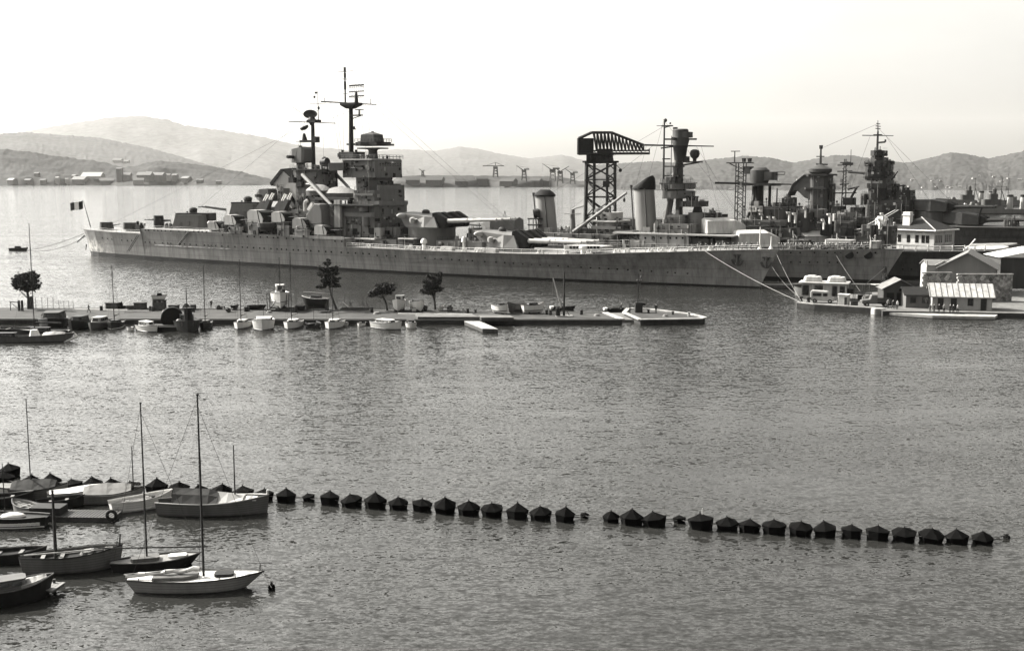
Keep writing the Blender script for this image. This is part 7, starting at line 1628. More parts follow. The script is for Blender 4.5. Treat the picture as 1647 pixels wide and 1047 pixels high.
# gabled stone house and its neighbour behind the wall
P = G(1588, 478, QZ); hs = gable_house('warehouse', P + Vector((.5, 12, 0)), R(66), 15, 11.5, 5.6, 3.2, 'tall grey gabled warehouse behind the stone wall', 'warehouse', 'grey', 'roofgrey', .5)
b = MB(); b.box(-7.56, -7.4, -.7, .7, 2.2, 4.0); b.build('window', M['glass'], hs)
P = G(1542, 478, QZ); hs = gable_house('lodge', P + Vector((.2, 12, 0)), R(-6), 6.6, 6, 5.9, 1.0, 'pale lodge with low pediment between stone wall and grey warehouse', 'house', 'lgrey', 'roofgrey', .3)
b = MB(); b.add([(-1.9, -3.32, 6.0), (1.9, -3.32, 6.0), (0, -3.32, 7.0), (-1.9, -3.02, 6.0), (1.9, -3.02, 6.0), (0, -3.02, 7.0)], [(0, 1, 2), (3, 5, 4), (0, 3, 4, 1), (1, 4, 5, 2), (2, 5, 3, 0)]); b.build('pediment', M['coping'], hs)
b = MB(); b.lathe([(.16, 0), (.16, 7)], 8, (-3.5, -3.2, 0)); b.build('drainpipe', M['coping'], hs)
# large white flat roof at the right edge, standing on the same quay
q2 = thing('warehouse', Vector((121.5, 262.5, QZ)), R(-6), 'large warehouse with a bright white roof at the right picture edge', 'warehouse')
b = MB(); b.box(-11, 26, -5, 6, 0, 7.0); b.build('wall', M['dgrey'], q2); b = MB(); b.side([(-11.6, 7.05), (27, 7.05), (27, 8.9), (-3, 8.9)], -5.5, 6.5); b.build('roof', M['white'], q2)
# white flat-roofed cabin with covered bales on top
P = G(1334, 483, QZ); cb = thing('cabin', P + Vector((0, 3.2, 0)), R(-20), 'white flat-roofed quay cabin with bulky white bales on top', 'cabin')
b = MB(); b.box(-4.6, 4.4, -2.2, 2.2, 0, 3.3); b.build('wall', M['lgrey'], cb); b = MB(); b.box(-5.2, 4.8, -2.8, 2.8, 3.303, 3.5); b.build('roof', M['cream'], cb); b = MB()
for x in (-4.4, -2.4, -.2, 1.2, 2.8, 4.2): b.box(x - .1, x + .1, -2.26, -2.15, 0, 3.3)
b.build('pilaster', M['cream'], cb)
for (x0, x1) in ((-4.4, -3.2), (-1.9, -.4), (1.6, 2.4), (3.1, 3.9)): opening(cb, 'window', x0, x1, .8, 2.8, -2.2, 'glass')
for (x, l) in ((-2.6, 'white covered bale on the cabin roof, left of two'), (2.2, 'white covered bale on the cabin roof, right of two')):
    b = MB(); b.prism(octa(-1.9, 1.9, -1.2, 1.2, .4), 0, 1.1, octa(-1.7, 1.7, -1.0, 1.0, .5)); b.prism(octa(-1.2, .9, -.8, .9, .4), 1.1, 1.3, octa(-1.0, .6, -.6, .7, .3)); o = b.build('bale', M['cream'], None, loc=cb.location + Matrix.Rotation(R(-20), 3, 'Z') @ Vector((x, 0, 3.51)), rz=R(-20), bevel=.15); tag(o, l, 'bale')
# van and truck
def vehicle(P, rz, label, kind):
    r = thing('van' if kind == 'van' else 'truck', P, rz, label, 'van' if kind == 'van' else 'truck'); L = 4.6 if kind == 'van' else 5.4
    if kind == 'van':
        b = MB(); b.side([(-2.3, .45), (2.3, .45), (2.35, 1.1), (1.7, 1.3), (1.2, 2.2), (.9, 2.4), (-2.1, 2.5), (-2.35, 2.2)], -.95, .95); b.build('body', M['lgrey'], r, bevel=.12)
        b = MB(); b.box(-1.9, -.2, -.98, -.9, 1.4, 2.0); b.box(.1, 1.0, -.98, -.9, 1.4, 2.0); b.build('window', M['glass'], r)
    else:
        b = MB(); b.side([(-.2, .6), (2.7, .6), (2.75, 1.25), (1.2, 1.45), (.9, 2.3), (-.2, 2.35)], -.85, .85); b.build('cab', M['boatgrey'], r, bevel=.1)
        b = MB(); b.box(-2.8, -.3, -1.05, 1.05, .9, 1.05); b.box(-2.8, -.3, -1.05, -.98, 1.05, 1.6); b.box(-2.8, -.3, .98, 1.05, 1.05, 1.6); b.build('load_bed', M['timber'], r)
        b = MB(); b.box(-2.7, 2.4, -.4, .4, .55, .75); b.build('chassis', M['dark'], r)
        b = MB(); b.box(0, .75, -.88, -.8, 1.5, 2.1); b.build('window', M['glass'], r)
        b = MB(); b.lathe([(.15, 0), (.2, .12)], 10, (2.72, -.5, 1.0)); b.build('headlight', M['white'], r)
    for x in (-L * .32, L * .32):
        for sg in (-1, 1):
            b = MB(); b.at((x, sg * .85, .42), 0, R(90)).lathe([(.42, -.11), (.42, .11)], 16); w_ = b.build('wheel', M['rubber'], r, smooth=True); b = MB(); b.at((x, sg * .85, .42), 0, R(90)).lathe([(.2, -.125), (.2, .125)], 10); b.build('hub', M['lgrey'], w_)
    return r
vehicle(G(1323, 487, QZ), R(-20), 'pale van parked in front of the white cabin', 'van')
vehicle(G(1408, 493, QZ), R(172), 'old open-backed truck beside the dark shed on the quay', 'truck')
kb = thing('kiosk', G(1357, 491, QZ), R(-30), 'small white kiosk box standing on the quay edge', 'kiosk'); b = MB(); b.box(-.95, .95, -.8, .8, 0, 2.1); b.build('wall', M['cream'], kb, bevel=.05); b = MB(); b.box(-1.05, 1.05, -.9, .9, 2.103, 2.22); b.build('roof', M['white'], kb); b = MB(); b.box(.3, .8, -.86, -.78, 0, 1.7); b.build('door', M['dark'], kb)
crate(1374, 492, 1.2, .8, 'dark crate on the quay between kiosk and truck', 'crate', 'dgrey', .8)
for o in [o for o in COL.objects if o.get('label') == 'dark crate on the quay between kiosk and truck']: o.location.z = QZ; o.location.x, o.location.y = G(1374, 492, QZ)[:2]
# dark frame structure right of the cabin
fr = thing('scaffold', G(1383, 484, QZ) + Vector((0, 2, 0)), R(-8), 'dark open scaffold frame right of the white cabin', 'scaffold'); b = MB()
for x in (-2.4, -.6, 1.2, 2.6):
    for y in (-1.2, 1.2): b.tube((x, y, 0), (x, y, 3.3), .07, .07, 5)
for z in (1.3, 3.2): b.box(-2.6, 2.8, -1.3, 1.3, z, z + .08)
b.build('frame', M['timber'], fr); b = MB(); b.prism(octa(-2.2, -.9, -.8, .8, .2), 1.39, 2.3); b.prism(octa(.2, 1.6, -.9, .9, .2), .02, 1.0); b.build('stored_gear', M['dark'], fr)
# lattice derrick, mast poles and wheel
dr = thing('derrick', G(1425, 487, QZ) + Vector((0, 1.5, 0)), R(10), 'small dark lattice derrick between truck and open-fronted shed', 'derrick'); b = MB()
for sx_ in (-1, 1):
    for sy_ in (-1, 1): b.tube((sx_ * 1.0, sy_ * 1.0, 0), (sx_ * .15, sy_ * .15, 7.2), .1, .08, 4)
for k in range(6):
    z0, z1 = k * 1.15, (k + 1) * 1.15; w0, w1 = 1 - .85 * z0 / 7.2, 1 - .85 * z1 / 7.2
    for sg in (-1, 1): b.tube((-w0, sg * w0, z0), (w1, sg * w1, z1), .05, .05, 3); b.tube((w0, sg * w0, z0), (-w1, sg * w1, z1), .05, .05, 3); b.tube((sg * w0, -w0, z0), (sg * w1, w1, z1), .05, .05, 3)
b.build('lattice', M['dark'], dr); b = MB(); b.tube((0, 0, 6.8), (-4.6, -.5, 3.4), .1, .07, 5); b.build('jib', M['dark'], dr); b = MB(); b.box(-2.4, 1.6, -1.1, 1.1, 3.5, 3.62); b.build('platform', M['lgrey'], dr)
rl_ = thing('cable_drum', G(1393, 487, QZ) + Vector((0, 0, .75)), R(20), 'pale cable drum lying near the truck on the quay', 'cable drum'); b = MB(); b.at((0, 0, 0), 0, R(90)).lathe([(.75, -.4), (.75, -.3), (.4, -.29), (.4, .29), (.75, .3), (.75, .4)], 14); b.build('drum', M['coping'], rl_, smooth=True)
for (u, v, l) in [(1288, 486, 'dark mooring bollard at the quay tip'), (1300, 487, 'dark mooring bollard just right of the quay tip')]:
    b = MB(); b.lathe([(.4, 0), (.3, .7), (.5, 1.0), (.4, 1.15)], 10); tag(b.build('bollard', M['dark'], None, loc=G(u, v, QZ)), l, 'bollard')
lg = thing('launch', G(1268, 463) + Vector((-1, 0, 0)), R(-4), 'long low pale launch lying under the cruiser bow', 'boat'); t_, h2 = boat_hull(lg, 11, 2.0, .8, m='boatgrey', depth=.2, rim='boatwhite', deckm='boatdark')
wl = thing('motor_boat', G(1296, 477) + Vector((0.6, 1.2, .0)), R(185), 'white motor boat with raised bow tied at the quay tip', 'boat'); t_, h2 = boat_hull(wl, 6, 2.4, 1.6, m='boatwhite', depth=.2); cabin(wl, -2, 1, .8, 1.5, .9, 'white', .3)
# people on the quay
GP = 'people gathered on the landing stage'
for i, (u, v, pose, li, l) in enumerate([(1496, 503.5, 'stand', 0, 'leftmost person of the group on the landing stage, in dark clothes'), (1502, 503.5, 'lean', 0, 'person in dark clothes next to the leftmost of the landing stage group'), (1510, 503.8, 'hip', 0, 'person in dark clothes, third from the left on the landing stage'),
                              (1518, 504, 'lean', 1, 'person in light shirt at the middle of the landing stage group'), (1528, 504.3, 'stand', 0, 'person in dark clothes just right of the light-shirted one on the landing stage'), (1533, 504.5, 'hip', 0, 'person in dark clothes, second from the right in the landing stage group'), (1540, 504.8, 'stand', 1, 'rightmost person of the landing stage group, in light shirt'),
                              (1428, 496, 'stand', 1, 'person in light shirt in front of the derrick, leftmost of three'), (1436, 497, 'walk', 0, 'person in dark clothes before the open-fronted shed'), (1443, 497.5, 'stand', 1, 'person in light shirt before the open-fronted shed, rightmost of three'), (1348, 490.5, 'stand', 0, 'person in dark clothes beside the white kiosk'), (1309, 486, 'stand', 1, 'person in light shirt near the quay tip bollards')]):
    person(G(u, v, .61 if 1490 < u < 1545 else QZ), R(random.uniform(-150, -30)), pose, l, GP if 1490 < u < 1545 else None, li)
# hip-roofed pavilion beyond the second cruiser, on its own quay
YP = 335.0; pc = AtY(1499, 371, YP); qb = thing('pavilion', Vector((pc.x, YP + 7.5, 0)), R(45), 'pale pavilion with dark hipped roof, bright left wall and rows of windows', 'building')
b = MB(); isl = [(pc.x - 24, YP - 4), (pc.x + 60, YP - 12), (pc.x + 62, YP + 40), (pc.x - 20, YP + 34)]; b.prism(isl, -3, 2.2); tag(b.build('quay', M['stone']), kind='structure')
ze = pc.z; S_ = 6.7; b = MB(); b.box(-S_, S_, -S_, S_, 2.2, ze); b.build('wall', M['cream'], qb)
e_ = S_ + .9; b = MB(); za = ze + 3.6; b.add([(-e_, -e_, ze), (e_, -e_, ze), (e_, e_, ze), (-e_, e_, ze), (-1.2, 0, za), (1.2, 0, za)], [(0, 1, 5, 4), (1, 2, 5), (2, 3, 4, 5), (3, 0, 4), (0, 3, 2, 1)]); b.build('roof', M['roofdark'], qb)
b = MB(); 
for (p0, p1) in (((-e_, -e_), (e_, -e_)), ((e_, -e_), (e_, e_)), ((e_, e_), (-e_, e_)), ((-e_, e_), (-e_, -e_))): b.tube((p0[0], p0[1], ze), (p1[0], p1[1], ze), .22, .22, 6)
b.build('cornice', M['white'], qb); b = MB(); b.tube((-e_, -e_, ze + .1), (-1.2, 0, za + .1), .16, .16, 5); b.build('ridge_cap', M['coping'], qb)
b = MB(); b.box(-5.4, -3.4, 1.6, 3.8, ze + 1, ze + 5.2); b.box(-5.6, -3.2, 1.4, 4.0, ze + 4.2, ze + 4.5); b.build('chimney', M['white'], qb)
for y0 in (-5.2, -3.9, -2.0, .6, 3.4): b = MB(); b.box(-S_ - .06, -S_ + .02, y0, y0 + 1.0, ze - 3.6, ze - 1.4); b.build('window', M['glass'], qb)
for x0 in (-5.8, -4.6, -3.4, -2.2, .4, 1.6, 2.8, 4.0): b = MB(); b.box(x0, x0 + .8, -S_ - .06, -S_ + .02, ze - 3.6, ze - 1.4); b.build('window', M['glass'], qb)
b = MB(); b.box(-S_ - .1, S_ + .1, -S_ - .1, S_ + .1, ze - 4.5, ze - 4.2); b.build('string_course', M['coping'], qb)
pbt = thing('launch', Vector((AtY(1590, 379, 345).x, 345, 2.9)), R(-2), 'white launch laid up ashore right of the pavilion', 'boat'); t_, h2 = boat_hull(pbt, 14, 3, 1.5, m='boatwhite', depth=.1, draft=.7); cover(pbt, -6.6, 6, h2, t_, .9, 'white')
pb2 = thing('launch', Vector((AtY(1600, 375, 360).x, 360, 2.9)), R(-2), 'grey covered launch behind the white launch by the pavilion', 'boat'); t_, h2 = boat_hull(pb2, 16, 3, 1.6, m='boatgrey', depth=.1, draft=.7); cover(pb2, -7.4, 7, h2, t_, .8, 'canvas')

# ------------------------------------------------------------------ mooring lines
def line(p, q, sag, r, label, m='rope'):
    b = MB(); p = Vector(p); q = Vector(q); b.wire(Vector((0, 0, 0)), q - p, sag, r, 10, 4); o = b.build('mooring_rope', M[m], None, loc=p, recalc=False); return tag(o, label, 'rope')
def shipw(F, u, v, off): 
    x, z = F.S(u, v, off); return F.O + F.h * x + F.n * off + Vector((0, 0, z))
line(shipw(FA, 1134, 404, -5), G(1288, 486, 2.0), .6, .065, 'thick pale mooring rope from the battleship bow down to the quay tip')
line(shipw(FB, 1247, 404, -5), G(1289, 485, 2.0), .5, .035, 'pale mooring rope from the first cruiser to the quay tip')
line(shipw(FB, 1240, 426, -4), G(1300, 486, 2.0), 1.2, .03, 'slack mooring rope near the cruiser anchor, down to the quay tip')
line(shipw(FB, 1345, 411, -4), G(1398, 487, 1.5), .4, .025, 'thin pale mooring rope from the cruiser bow to the cable drum')
for (u, v, l) in [(46, 402.5, 'upper dark mooring rope from battleship stern to the small black work boat'), (44, 403, 'lower dark mooring rope from battleship stern to the small black work boat')]:
    line(shipw(FA, 146, 371 + (4 if 'lower' in l else 0), -4), G(u, v, .8 if 'upper' in l else .5), .8 if 'upper' in l else 2.2, .08, l, 'droprope')

# crew on deck
def crew(F, root_z, u, v, off, rz, label, light, grp):
    x = F.S(u, v, off)[0]; return person(F.O + F.h * x + F.n * off + Vector((0, 0, root_z(x) + .01)), rz, random.choice(['stand', 'hip', 'lean', 'walk']), label, grp, light)
random.seed(11)
person(FA.O + FA.h * FA.S(233, 366, -9)[0] + FA.n * -9 + Vector((0, 0, 9.7)), R(-90), 'stand', 'person in dark clothes standing on the battleship quarterdeck above the step')
for i in range(64):
    u = 1252 + i * 2.6 + random.uniform(-2, 2); off = -(halfB(FB.S(u, 400, -5)[0], 8) - random.uniform(.55, 1.6))
    crew(FB, zdB, u, 398, off, R(random.uniform(-180, 180)), 'sailor among the crowd on the first cruiser forecastle', random.random() < .25, 'sailors crowding the first cruiser forecastle')
for i in range(14):
    u = 1120 + i * 7.5 + random.uniform(-2, 2); off = -(halfA(FA.S(u, 402, -4)[0], 8) - random.uniform(.6, 1.6))
    crew(FA, zdA, u, 400, min(-.2, off), R(random.uniform(-180, 180)), 'sailor standing near the battleship bow', random.random() < .3, 'sailors standing near the battleship bow')

# ================================================================== floats of the boom
FLT = 'black floats strung across the harbour'
fx_ = [(-70, 770, 1), (-33, 773, 1), (5, 779, 1), (50, 786, 1), (83, 785, 1), (117, 789, 1), (150, 788, 1), (180, 789, 1), (212, 792, .95), (252, 793, 1.05), (288, 795, 1), (322, 797, .8), (357, 799, 1), (392, 801, 1.02), (425, 804, 1), (460, 807, 1.0), (497, 806, .62), (530, 811, 1), (567, 814, 1), (604, 816, 1), (641, 818, .95), (678, 821, 1), (716, 824, 1.02), (754, 827, 1), (792, 830, 1), (832, 833, 1), (870, 835, 1), (908, 838, 1), (940, 833, .42),
       (983, 839, .8), (1016, 843, 1.05), (1053, 845, 1), (1093, 841, .55), (1128, 850, 1.08), (1170, 852, 1.02), (1205, 855, 1), (1245, 857, 1), (1287, 860, 1.02), (1328, 862, .98), (1369, 864, .95), (1411, 867, 1.05), (1454, 869, 1.02), (1497, 871, 1), (1540, 873, 1), (1580, 874, .95), (1619, 867, .3)]
def float_proto(sides, r, zr, zp, sk, nm):
    root = bpy.data.objects.new('boom_float', None); COL.objects.link(root)
    b = MB(); b.lathe([(r * .72, -.35), (r * .86, .0), (r, zr), (r * .98, zr + .03)], sides); b.build('drum', M['tar'], root)
    b = MB(); b.lathe([(r * 1.03, zr + .034), (r * .5, zr + (zp - zr) * .56), (.06, zp)], sides); b.build('peaked_top', M['tar'], root)
    b = MB(); b.tube((0, 0, zp - .05), (0, 0, zp + .12), .05, .05, 6); b.build('eye_bolt', M['dark'], root)
    return root
protos = [float_proto(6, .9, .52, 1.0, 0, ''), float_proto(7, .88, .56, .94, 0, ''), float_proto(6, .88, .48, 1.06, 0, '')]
pts_ = []; used = set(); rf_ = random.Random(4)
N_ = len(fx_)
for i, (u, v, s) in enumerate(fx_):
    P = G(u, v - 1.5); k = rf_.randrange(3)
    if k in used: r = clone_tree(protos[k])
    else: r = protos[k]; used.add(k)
    r.location = P; s *= rf_.uniform(.92, 1.07); r.scale = (s, s, s * rf_.uniform(.94, 1.06)); r.rotation_euler = (R(rf_.uniform(-9, 9)), R(rf_.uniform(-9, 9)), rf_.uniform(0, 6.3))
    if s < .35: l = 'tiny last black float at the right end of the boom'
    elif s < .7: l = 'undersized black float lying low between full-sized ones of the boom'
    else: l = 'full-sized black peaked float of the boom across the harbour'
    tag(r, l, 'float', FLT); pts_.append((P, s))
b = MB(); o_ = pts_[0][0]
for (p, s0), (q, s1) in zip(pts_[:-1], pts_[1:]):
    for dz_, dy_ in ((.5, -.3), (.42, .3)):
        b.wire(p + Vector((0, dy_, dz_ * s0)) - o_, q + Vector((0, dy_, dz_ * s1)) - o_, .12, .03, 5, 4)
tag(b.build('boom_cable', M['droprope'], None, loc=o_, recalc=False), 'double dark cable linking the black floats', 'cable')
P = G(5, 772); r = clone_tree(protos[0]); r.location = P + Vector((0, 1.5, 0)); r.scale = (1.05, 1.05, 1.1); tag(r, 'second black float behind the chain at the left picture edge', 'float', FLT)
b = MB(); b.lathe([(.04, .8), (.03, 1.5)], 5); tag(b.build('marker_pole', M['white'], None, loc=G(1129, 848.5) + Vector((0, 0, 0))), 'short white marker pole on a float in the right half of the boom', 'pole')

# ================================================================== foreground boats
def fore(name, u0, v0, u1, v1, B, H, label, m, ov=0.0, **k):
    a = G(u0, v0); c = G(u1, v1); d = c - a; L = d.length + ov
    mid = (a + c) / 2 + d.normalized() * ov * .5 + Vector((0, B * .35, 0)); r = thing(name, mid, math.atan2(d.y, d.x), label, 'boat')
    top, half = boat_hull(r, L, B, H, m=m, **k); return r, top, half, L
# 1 nearest white-grey sloop
r, top, half, L = fore('sailing_boat', 196, 958, 380, 951, 2.3, .82, 'slim pale-hulled sloop with very tall mast and white deck, nearest boat in the photo', 'hullpale' if 'hullpale' in M else 'boatwhite', 1.6, rake=1.9, tr=.25, depth=.06, rim='boatdark', draft=.35, srake=.9, deckm='boatwhite', sheer=.12)
mast(r, L * .06, top(0), 11.7, .085, 'mast', .9, (L * .49, top(L * .49)), (-L * .46, top(-L * .4)), boom=None)
c = MB(); c.prism([(-2.6, -.62), (-.6, -.66), (.2, -.3), (.2, .3), (-.6, .66), (-2.6, .62)], top(0) - .05, top(0) + .18); c.build('coachroof', M['boatgrey'], r, bevel=.04)
c = MB(); prev = None
for k in range(12):
    t = k / 11; p = Vector((.3 - t * 4.6, .06 * math.sin(k * 2.2), top(0) + .46 - .28 * t + .06 * math.sin(k * 1.7))); rr = .15 * (1 - .35 * t) * (1 + .2 * math.sin(k * 2.9))
    if prev: c.tube(prev[0], p, prev[1], rr, 9, cap=False)
    prev = (p, rr)
c.build('furled_sail', M['boatwhite'], r, smooth=True); c = MB(); c.tube((.5, 0, top(0) + .56), (-4.4, 0, top(0) + .26), .05, .04, 6); c.build('boom', M['brightmast'], r)
c = MB(); c.prism(octa(1.2, 2.4, -.4, .4, .15), top(1.5) - .04, top(1.5) + .14); c.build('hatch', M['boatdark'], r)
c = MB(); c.tube((L * .47, -.2, top(L*.47)), (L * .47, -.2, top(L*.47) + .5), .02, .02, 4); c.tube((L * .47, .2, top(L*.47)), (L * .47, .2, top(L*.47) + .5), .02, .02, 4); c.tube((L * .38, 0, top(L*.47) + .55), (L * .56, 0, top(L*.47) + .5), .02, .02, 4); c.build('pulpit', M['dark'], r)
bowtip = r.matrix_basis @ Vector((L * .49, 0, top(L * .49)))
buoy = thing('mooring_buoy', G(437, 947), 0, 'small dark mooring buoy off the bow of the nearest sloop', 'buoy'); c = MB(); c.ball((0, 0, .12), .24, .24, .22, 10, 6); c.build('ball', M['tar'], buoy, smooth=True); c = MB(); c.lathe([(.09, .3), (.06, .46), (.11, .5)], 8); c.build('ring', M['dark'], buoy)
line(bowtip, G(437, 945, .45), .06, .018, 'thin mooring line from the nearest sloop bow to the buoy', 'droprope')
# 2 dark sloop behind it
r, top, half, L = fore('sailing_boat', 172, 923, 290, 913, 1.9, .6, 'low dark-hulled sloop with slender tall mast and long boom, second behind the nearest', 'boatdark', 1.2, rake=1.1, tr=.35, depth=.06, rim='boatgrey', deckm='boatwood', sheer=.15)
mast(r, -L * .1, top(0), 10.6, .07, 'mast', .7, (L * .49, top(L * .49)), (-L * .46, top(-L * .4)))
c = MB(); c.tube((L * .58, -.1, top(0) + .55), (-L * .62, .1, top(0) + .95), .06, .04, 6); c.build('boom', M['mast'], r)
c = MB(); c.prism(octa(-1.6, .2, -.5, .5, .15), top(0) - .05, top(0) + .2); c.build('coachroof', M['boatgrey'], r); c = MB(); c.prism(octa(.8, 2.0, -.35, .35, .12), top(1) - .04, top(1) + .1); c.build('hatch', M['boatwhite'], r)
# 3 double-ended fishing boat with short stout mast
r, top, half, L = fore('fishing_boat', 24, 929, 172, 917, 2.3, 1.15, 'pale double-ended fishing boat with dark rail and short stout mast', 'boatgrey', .8, rake=.35, tr=.25, depth=.35, rim='boatdark', deckm='boatdark', srake=.4, sheer=.16)
mast(r, -L * .06 - .6, .6, 4.9, .13, 'mast', .8, shr=False, spreader=False); thwarts(r, half, top, [-1.8, -.6, 1.2, 2.2], .2)
c = MB(); c.tube((L * .47, 0, top(L*.47)), (L * .48, 0, top(L*.47) + .75), .06, .05, 6); c.build('stem_post', M['boatdark'], r)
c = MB(); c.tube((-L*.45, -.2, top(0) + .1), (L*.2, -.5, top(0) + .25), .06, .04, 6); c.build('spar', M['brightmast'], r)
c = MB()
for k in range(5): c.lathe([(.42, .05 * k), (.34, .05 * k + .04)], 14, (.9 + .03 * k, .1, top(.5) - .2))
c.build('rope_coil', M['rope'], r)
# 4 covered dark boat at the bottom left corner
r, top, half, L = fore('motor_boat', -60, 985, 58, 967, 2.3, 1.0, 'dark motor boat with pale covers in the bottom left corner', 'boatdark', .8, rake=.6, tr=.6, depth=.12, rim='boatgrey', deckm='boatdark'); cabin(r, -1.6, 1.0, .75, top(0) - .1, .55, 'boatgrey', .3); cover(r, .5, 2.0, lambda x: half(x) * .6, lambda x: top(x) - .02, .22, 'canvas'); cover(r, -2.4, -1.7, lambda x: half(x) * .7, lambda x: top(x) - .05, .25, 'boatwhite')
# jetty planks between
jt = thing('jetty', G(8, 940, .45), R(-7), 'weathered plank jetty between the dark corner boat and the double-ender', 'jetty')
MB().box(-8, 3.6, -.62, .62, -.12, .0).build('beam', M['timber'], jt); c = MB()
for k in range(44): c.box(-8 + k * .265, -8 + k * .265 + .235, -.72 - .06 * (k % 3), .72 + .05 * (k % 2), .004, .06)
c.build('decking', M['boatwood'], jt); c = MB()
for x in (-3, 0, 3):
    for y in (-.55, .55): c = MB(); c.lathe([(.09, -1.5), (.09, .3 if x else .0)], 8, (x, y, 0)); c.build('pile', M['timber'], jt)
# 5 low boat with domed white hatch at the left edge
r, top, half, L = fore('sailing_boat', 72, 850, -40, 850, 1.9, .8, 'dark sailing boat with white stripe and perforated white hood at the left edge', 'boatdark', .4, rake=.5, tr=.45, depth=.1, rim='boatgrey', deckm='boatdark', stripe='boatwhite')
c = MB(); c.ball((-.2, 0, top(0) - .05), .95, .5, .28, 14, 5, True); c.build('hood', M['boatwhite'], r, smooth=True); mast(r, .4, top(0), 4.0, .045, 'mast', .5, shr=False, spreader=False)
c = MB(); q_s = [(x_, sg * (half(x_) + .02), .42) for x_ in [(-2.4 + .3 * i_) for i_ in range(16)] for sg in (1,)]
for a_, c_ in zip(q_s[:-1], q_s[1:]): c.box(a_[0], c_[0], min(a_[1], c_[1]) - .02, max(a_[1], c_[1]) + .015, .25, .45)
c.build('white_band', M['boatwhite'], r)
# pontoon with tyre
pt = thing('pontoon', G(122, 833), R(-3), 'dark slatted pontoon with a tyre fender at its right end', 'pontoon')
MB().prism(octa(-3.4, 3.3, -.9, .9, .15), -.25, .3).build('float', M['timber'], pt); c = MB()
for k in range(26): c.box(-3.4 + k * .26, -3.4 + k * .26 + .2, -1.0, 1.0, .304, .38)
c.build('decking', M['dgrey'], pt); c = MB(); c.box(-3.3, -.9, -.7, .7, .39, .95); c.build('gear_box', M['dark'], pt)
c = MB(); rings = [[Vector((3.2 + (.34 + .13 * math.cos(b_)) * math.cos(a_) , -.95 + .13 * math.sin(b_), .55 + (.34 + .13 * math.cos(b_)) * math.sin(a_))) for b_ in [2 * math.pi * j / 8 for j in range(8)]] for a_ in [2 * math.pi * i_ / 16 for i_ in range(17)]]
c.loft(rings, True, False); c.build('tyre_fender', M['rubber'], pt, smooth=True)
# 6 big double-ender with tarpaulin tent
r, top, half, L = fore('fishing_boat', 247, 832, 421, 829, 2.6, 1.05, 'large pale double-ended boat with tarpaulin tent and bare mast, end of the moored row', 'boatgrey', .4, rake=.25, tr=.45, depth=.3, rim='boatwhite', deckm='boatdark', srake=.2, sheer=.2)
c = MB(); c.loft([[(x, -half(x) * .96, top(x) - .02), (x, -half(x) * .5, top(x) + h_ * .62), (x, 0, top(x) + h_), (x, half(x) * .5, top(x) + h_ * .62), (x, half(x) * .96, top(x) - .02)] for x, h_ in ((-3.0, 1.05), (-2.2, .98), (-1.2, .95), (-.2, .9), (.5, .6))]); c.build('tarpaulin', M['dcanvas'], r)
c = MB(); c.loft([[(x, -half(x) * .9, top(x) - .02), (x, 0, top(x) + h_), (x, half(x) * .9, top(x) - .02)] for x, h_ in ((.4, .65), (1.2, .5), (2.4, .12))]); c.build('canvas_sheet', M['lgrey'], r)
mast(r, 1.7, .5, 4.9, .07, 'mast', .8, shr=False, spreader=False); c = MB(); c.tube((L * .485, 0, top(L*.48)), (L * .49, 0, top(L*.48) + .38), .08, .09, 8); c.build('stem_post', M['boatwhite'], r); thwarts(r, half, top, [2.9], .15)
c = MB(); c.box(2.2, 3.4, -half(2.8) * .8, half(2.8) * .8, top(2.8) - .16, top(2.8) - .1); c.build('foredeck', M['boatwhite'], r)
# 7-11 boats lying in a row behind
def rowboat(u, v, L, B, H, rz, m, label, cov=None, mh=None, **k):
    r = thing('moored_boat', G(u, v), R(rz), label, 'boat'); t_, h2 = boat_hull(r, L, B, H, m=m, depth=.25, rake=.4, tr=.6, rim=k.get('rim', 'boatdark'), deckm=k.get('deckm', 'boatwood'))
    if cov: cover(r, -L * .46, L * k.get('cx', .3), h2, t_, k.get('ch', .5), cov)
    else: thwarts(r, h2, t_, [-L * .2, L * .12])
    if mh: mast(r, k.get('mx', .3), .4, mh, .055, 'mast', .5, shr=False, spreader=False)
    return r, t_, h2
rowboat(228, 817, 4.9, 1.9, .85, 32, 'boatwhite', 'white open boat with raised bow, just left of the large double-ender', rim='boatwhite')
rowboat(182, 806, 4.8, 2.0, .8, 14, 'boatgrey', 'grey boat under a ridged pale canvas, with thin short mast', 'canvas', 4.0, mx=1.6, ch=.75)
rowboat(121, 803, 4.2, 1.8, .75, 24, 'boatwhite', 'bright white flat-covered boat tilted up to the right', 'boatwhite', None, ch=.2, cx=.47)
rowboat(64, 800, 4.6, 1.9, .85, 8, 'boatgrey', 'dark-canvassed boat with tall bare mast near the left edge', 'dcanvas', 7.8, mx=-.65, ch=.75)
rowboat(20, 795, 3.6, 1.6, .7, -160, 'boatwhite', 'small pale boat with light canvas by the leftmost floats', 'canvas', None, ch=.3)
rowboat(44, 826, 3.4, 1.5, .7, 150, 'boatwood', 'small brown open boat between the pontoon and the boats behind', None)

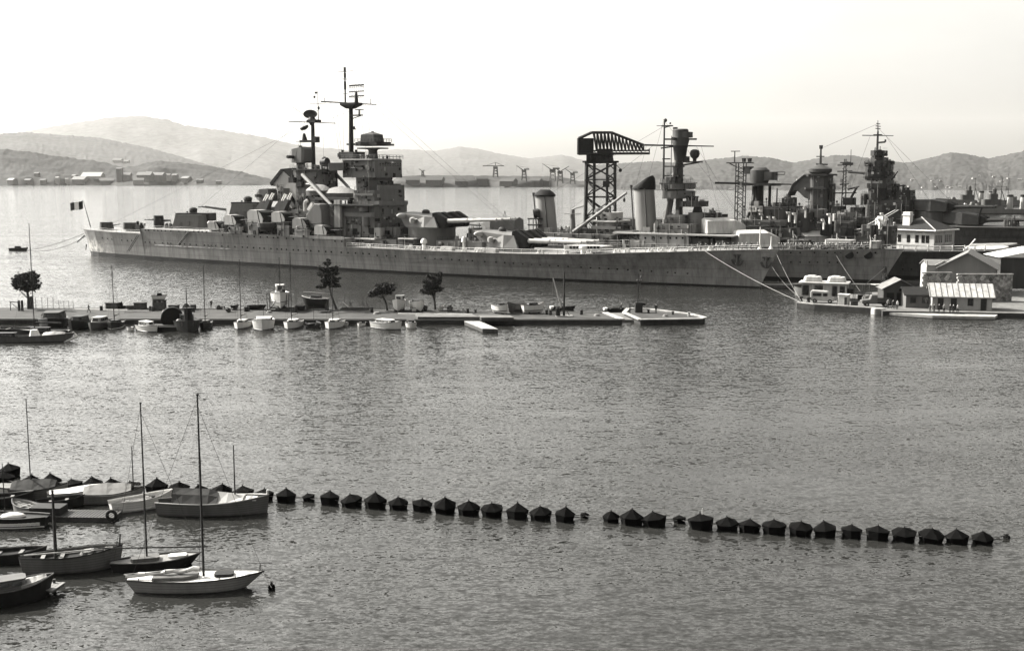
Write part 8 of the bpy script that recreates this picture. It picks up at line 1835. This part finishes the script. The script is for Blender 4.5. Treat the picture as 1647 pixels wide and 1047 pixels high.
rowboat(8, 812, 4.4, 1.6, .75, 12, 'boatdark', 'black open boat wedged at the left edge behind the hooded boat', None, None, rim='boatgrey', deckm='boatdark')
rowboat(98, 815, 3.8, 1.5, .65, 18, 'boatdark', 'low black boat squeezed between pontoon and white flat-covered boat', None, None, rim='boatdark', deckm='boatdark')
rowboat(20, 902, 4.6, 1.7, .7, 8, 'boatdark', 'dark open boat lying behind the pale double-ender at the left edge', None, None, rim='boatgrey', deckm='boatdark')
# more life in the foreground boats: fenders, oars, lines, buckets
for (u0, v0, z0, u1, v1, z1, l) in [(246, 815, 1.0, 185, 818, .5, 'mooring line from the large double-ender to the tyre pontoon'), (178, 890, 1.1, 245, 862, .0, 'mooring line from the bow of the pale double-ender into the water'), (312, 900, .8, 352, 900, .0, 'mooring line from the dark sloop bow into the water'), (198, 800, .9, 185, 822, .5, 'mooring line from the white raised-bow boat to the tyre pontoon')]:
    line(G(u0, v0, z0), G(u1, v1, z1), .15, .018, l, 'droprope')
def in_boat(name): return [o for o in COL.objects if o.get('label', '').startswith(name)][0]
def oars(root, x, z, L=2.6):
    for y in (-.18, .22):
        b = MB(); b.tube((x - L/2, y, z), (x + L/2, y * .6, z + .08), .028, .024, 6); b.side([(x + L/2, z + .02), (x + L/2 + .5, z + .04), (x + L/2 + .5, z + .16), (x + L/2, z + .14)], y * .6 - .02, y * .6 + .02); b.build('oar', M['brightmast'], root)
oars(in_boat('white open boat with raised bow'), -.2, .72); oars(in_boat('pale double-ended fishing boat'), .6, 1.18, 3.0); oars(in_boat('small brown open boat'), 0, .66, 1.8)
def bucket(root, x, y, z):
    b = MB(); b.lathe([(.11, 0), (.15, .28), (.16, .3)], 10); b.build('bucket', M['dark'], root, loc=(x, y, z))
bucket(in_boat('pale double-ended fishing'), -2.4, .2, .9); bucket(in_boat('white open boat with raised bow'), .9, -.1, .62)
# cleats, hatches and stanchions on the nearest sloop
r = in_boat('slim pale-hulled'); st = MB()
for x in (-3.4, -2.4, -1.4, 1.6, 2.6, 3.4): st.tube((x, -.78 if abs(x) < 3 else -.5, .85), (x, -.78 if abs(x) < 3 else -.5, 1.0), .03, .03, 5)
st.build('cleat', M['dark'], r)
ti = MB(); ti.tube((-3.9, 0, 1.0), (-2.9, .05, 1.15), .03, .025, 6); ti.build('tiller', M['brightmast'], r)
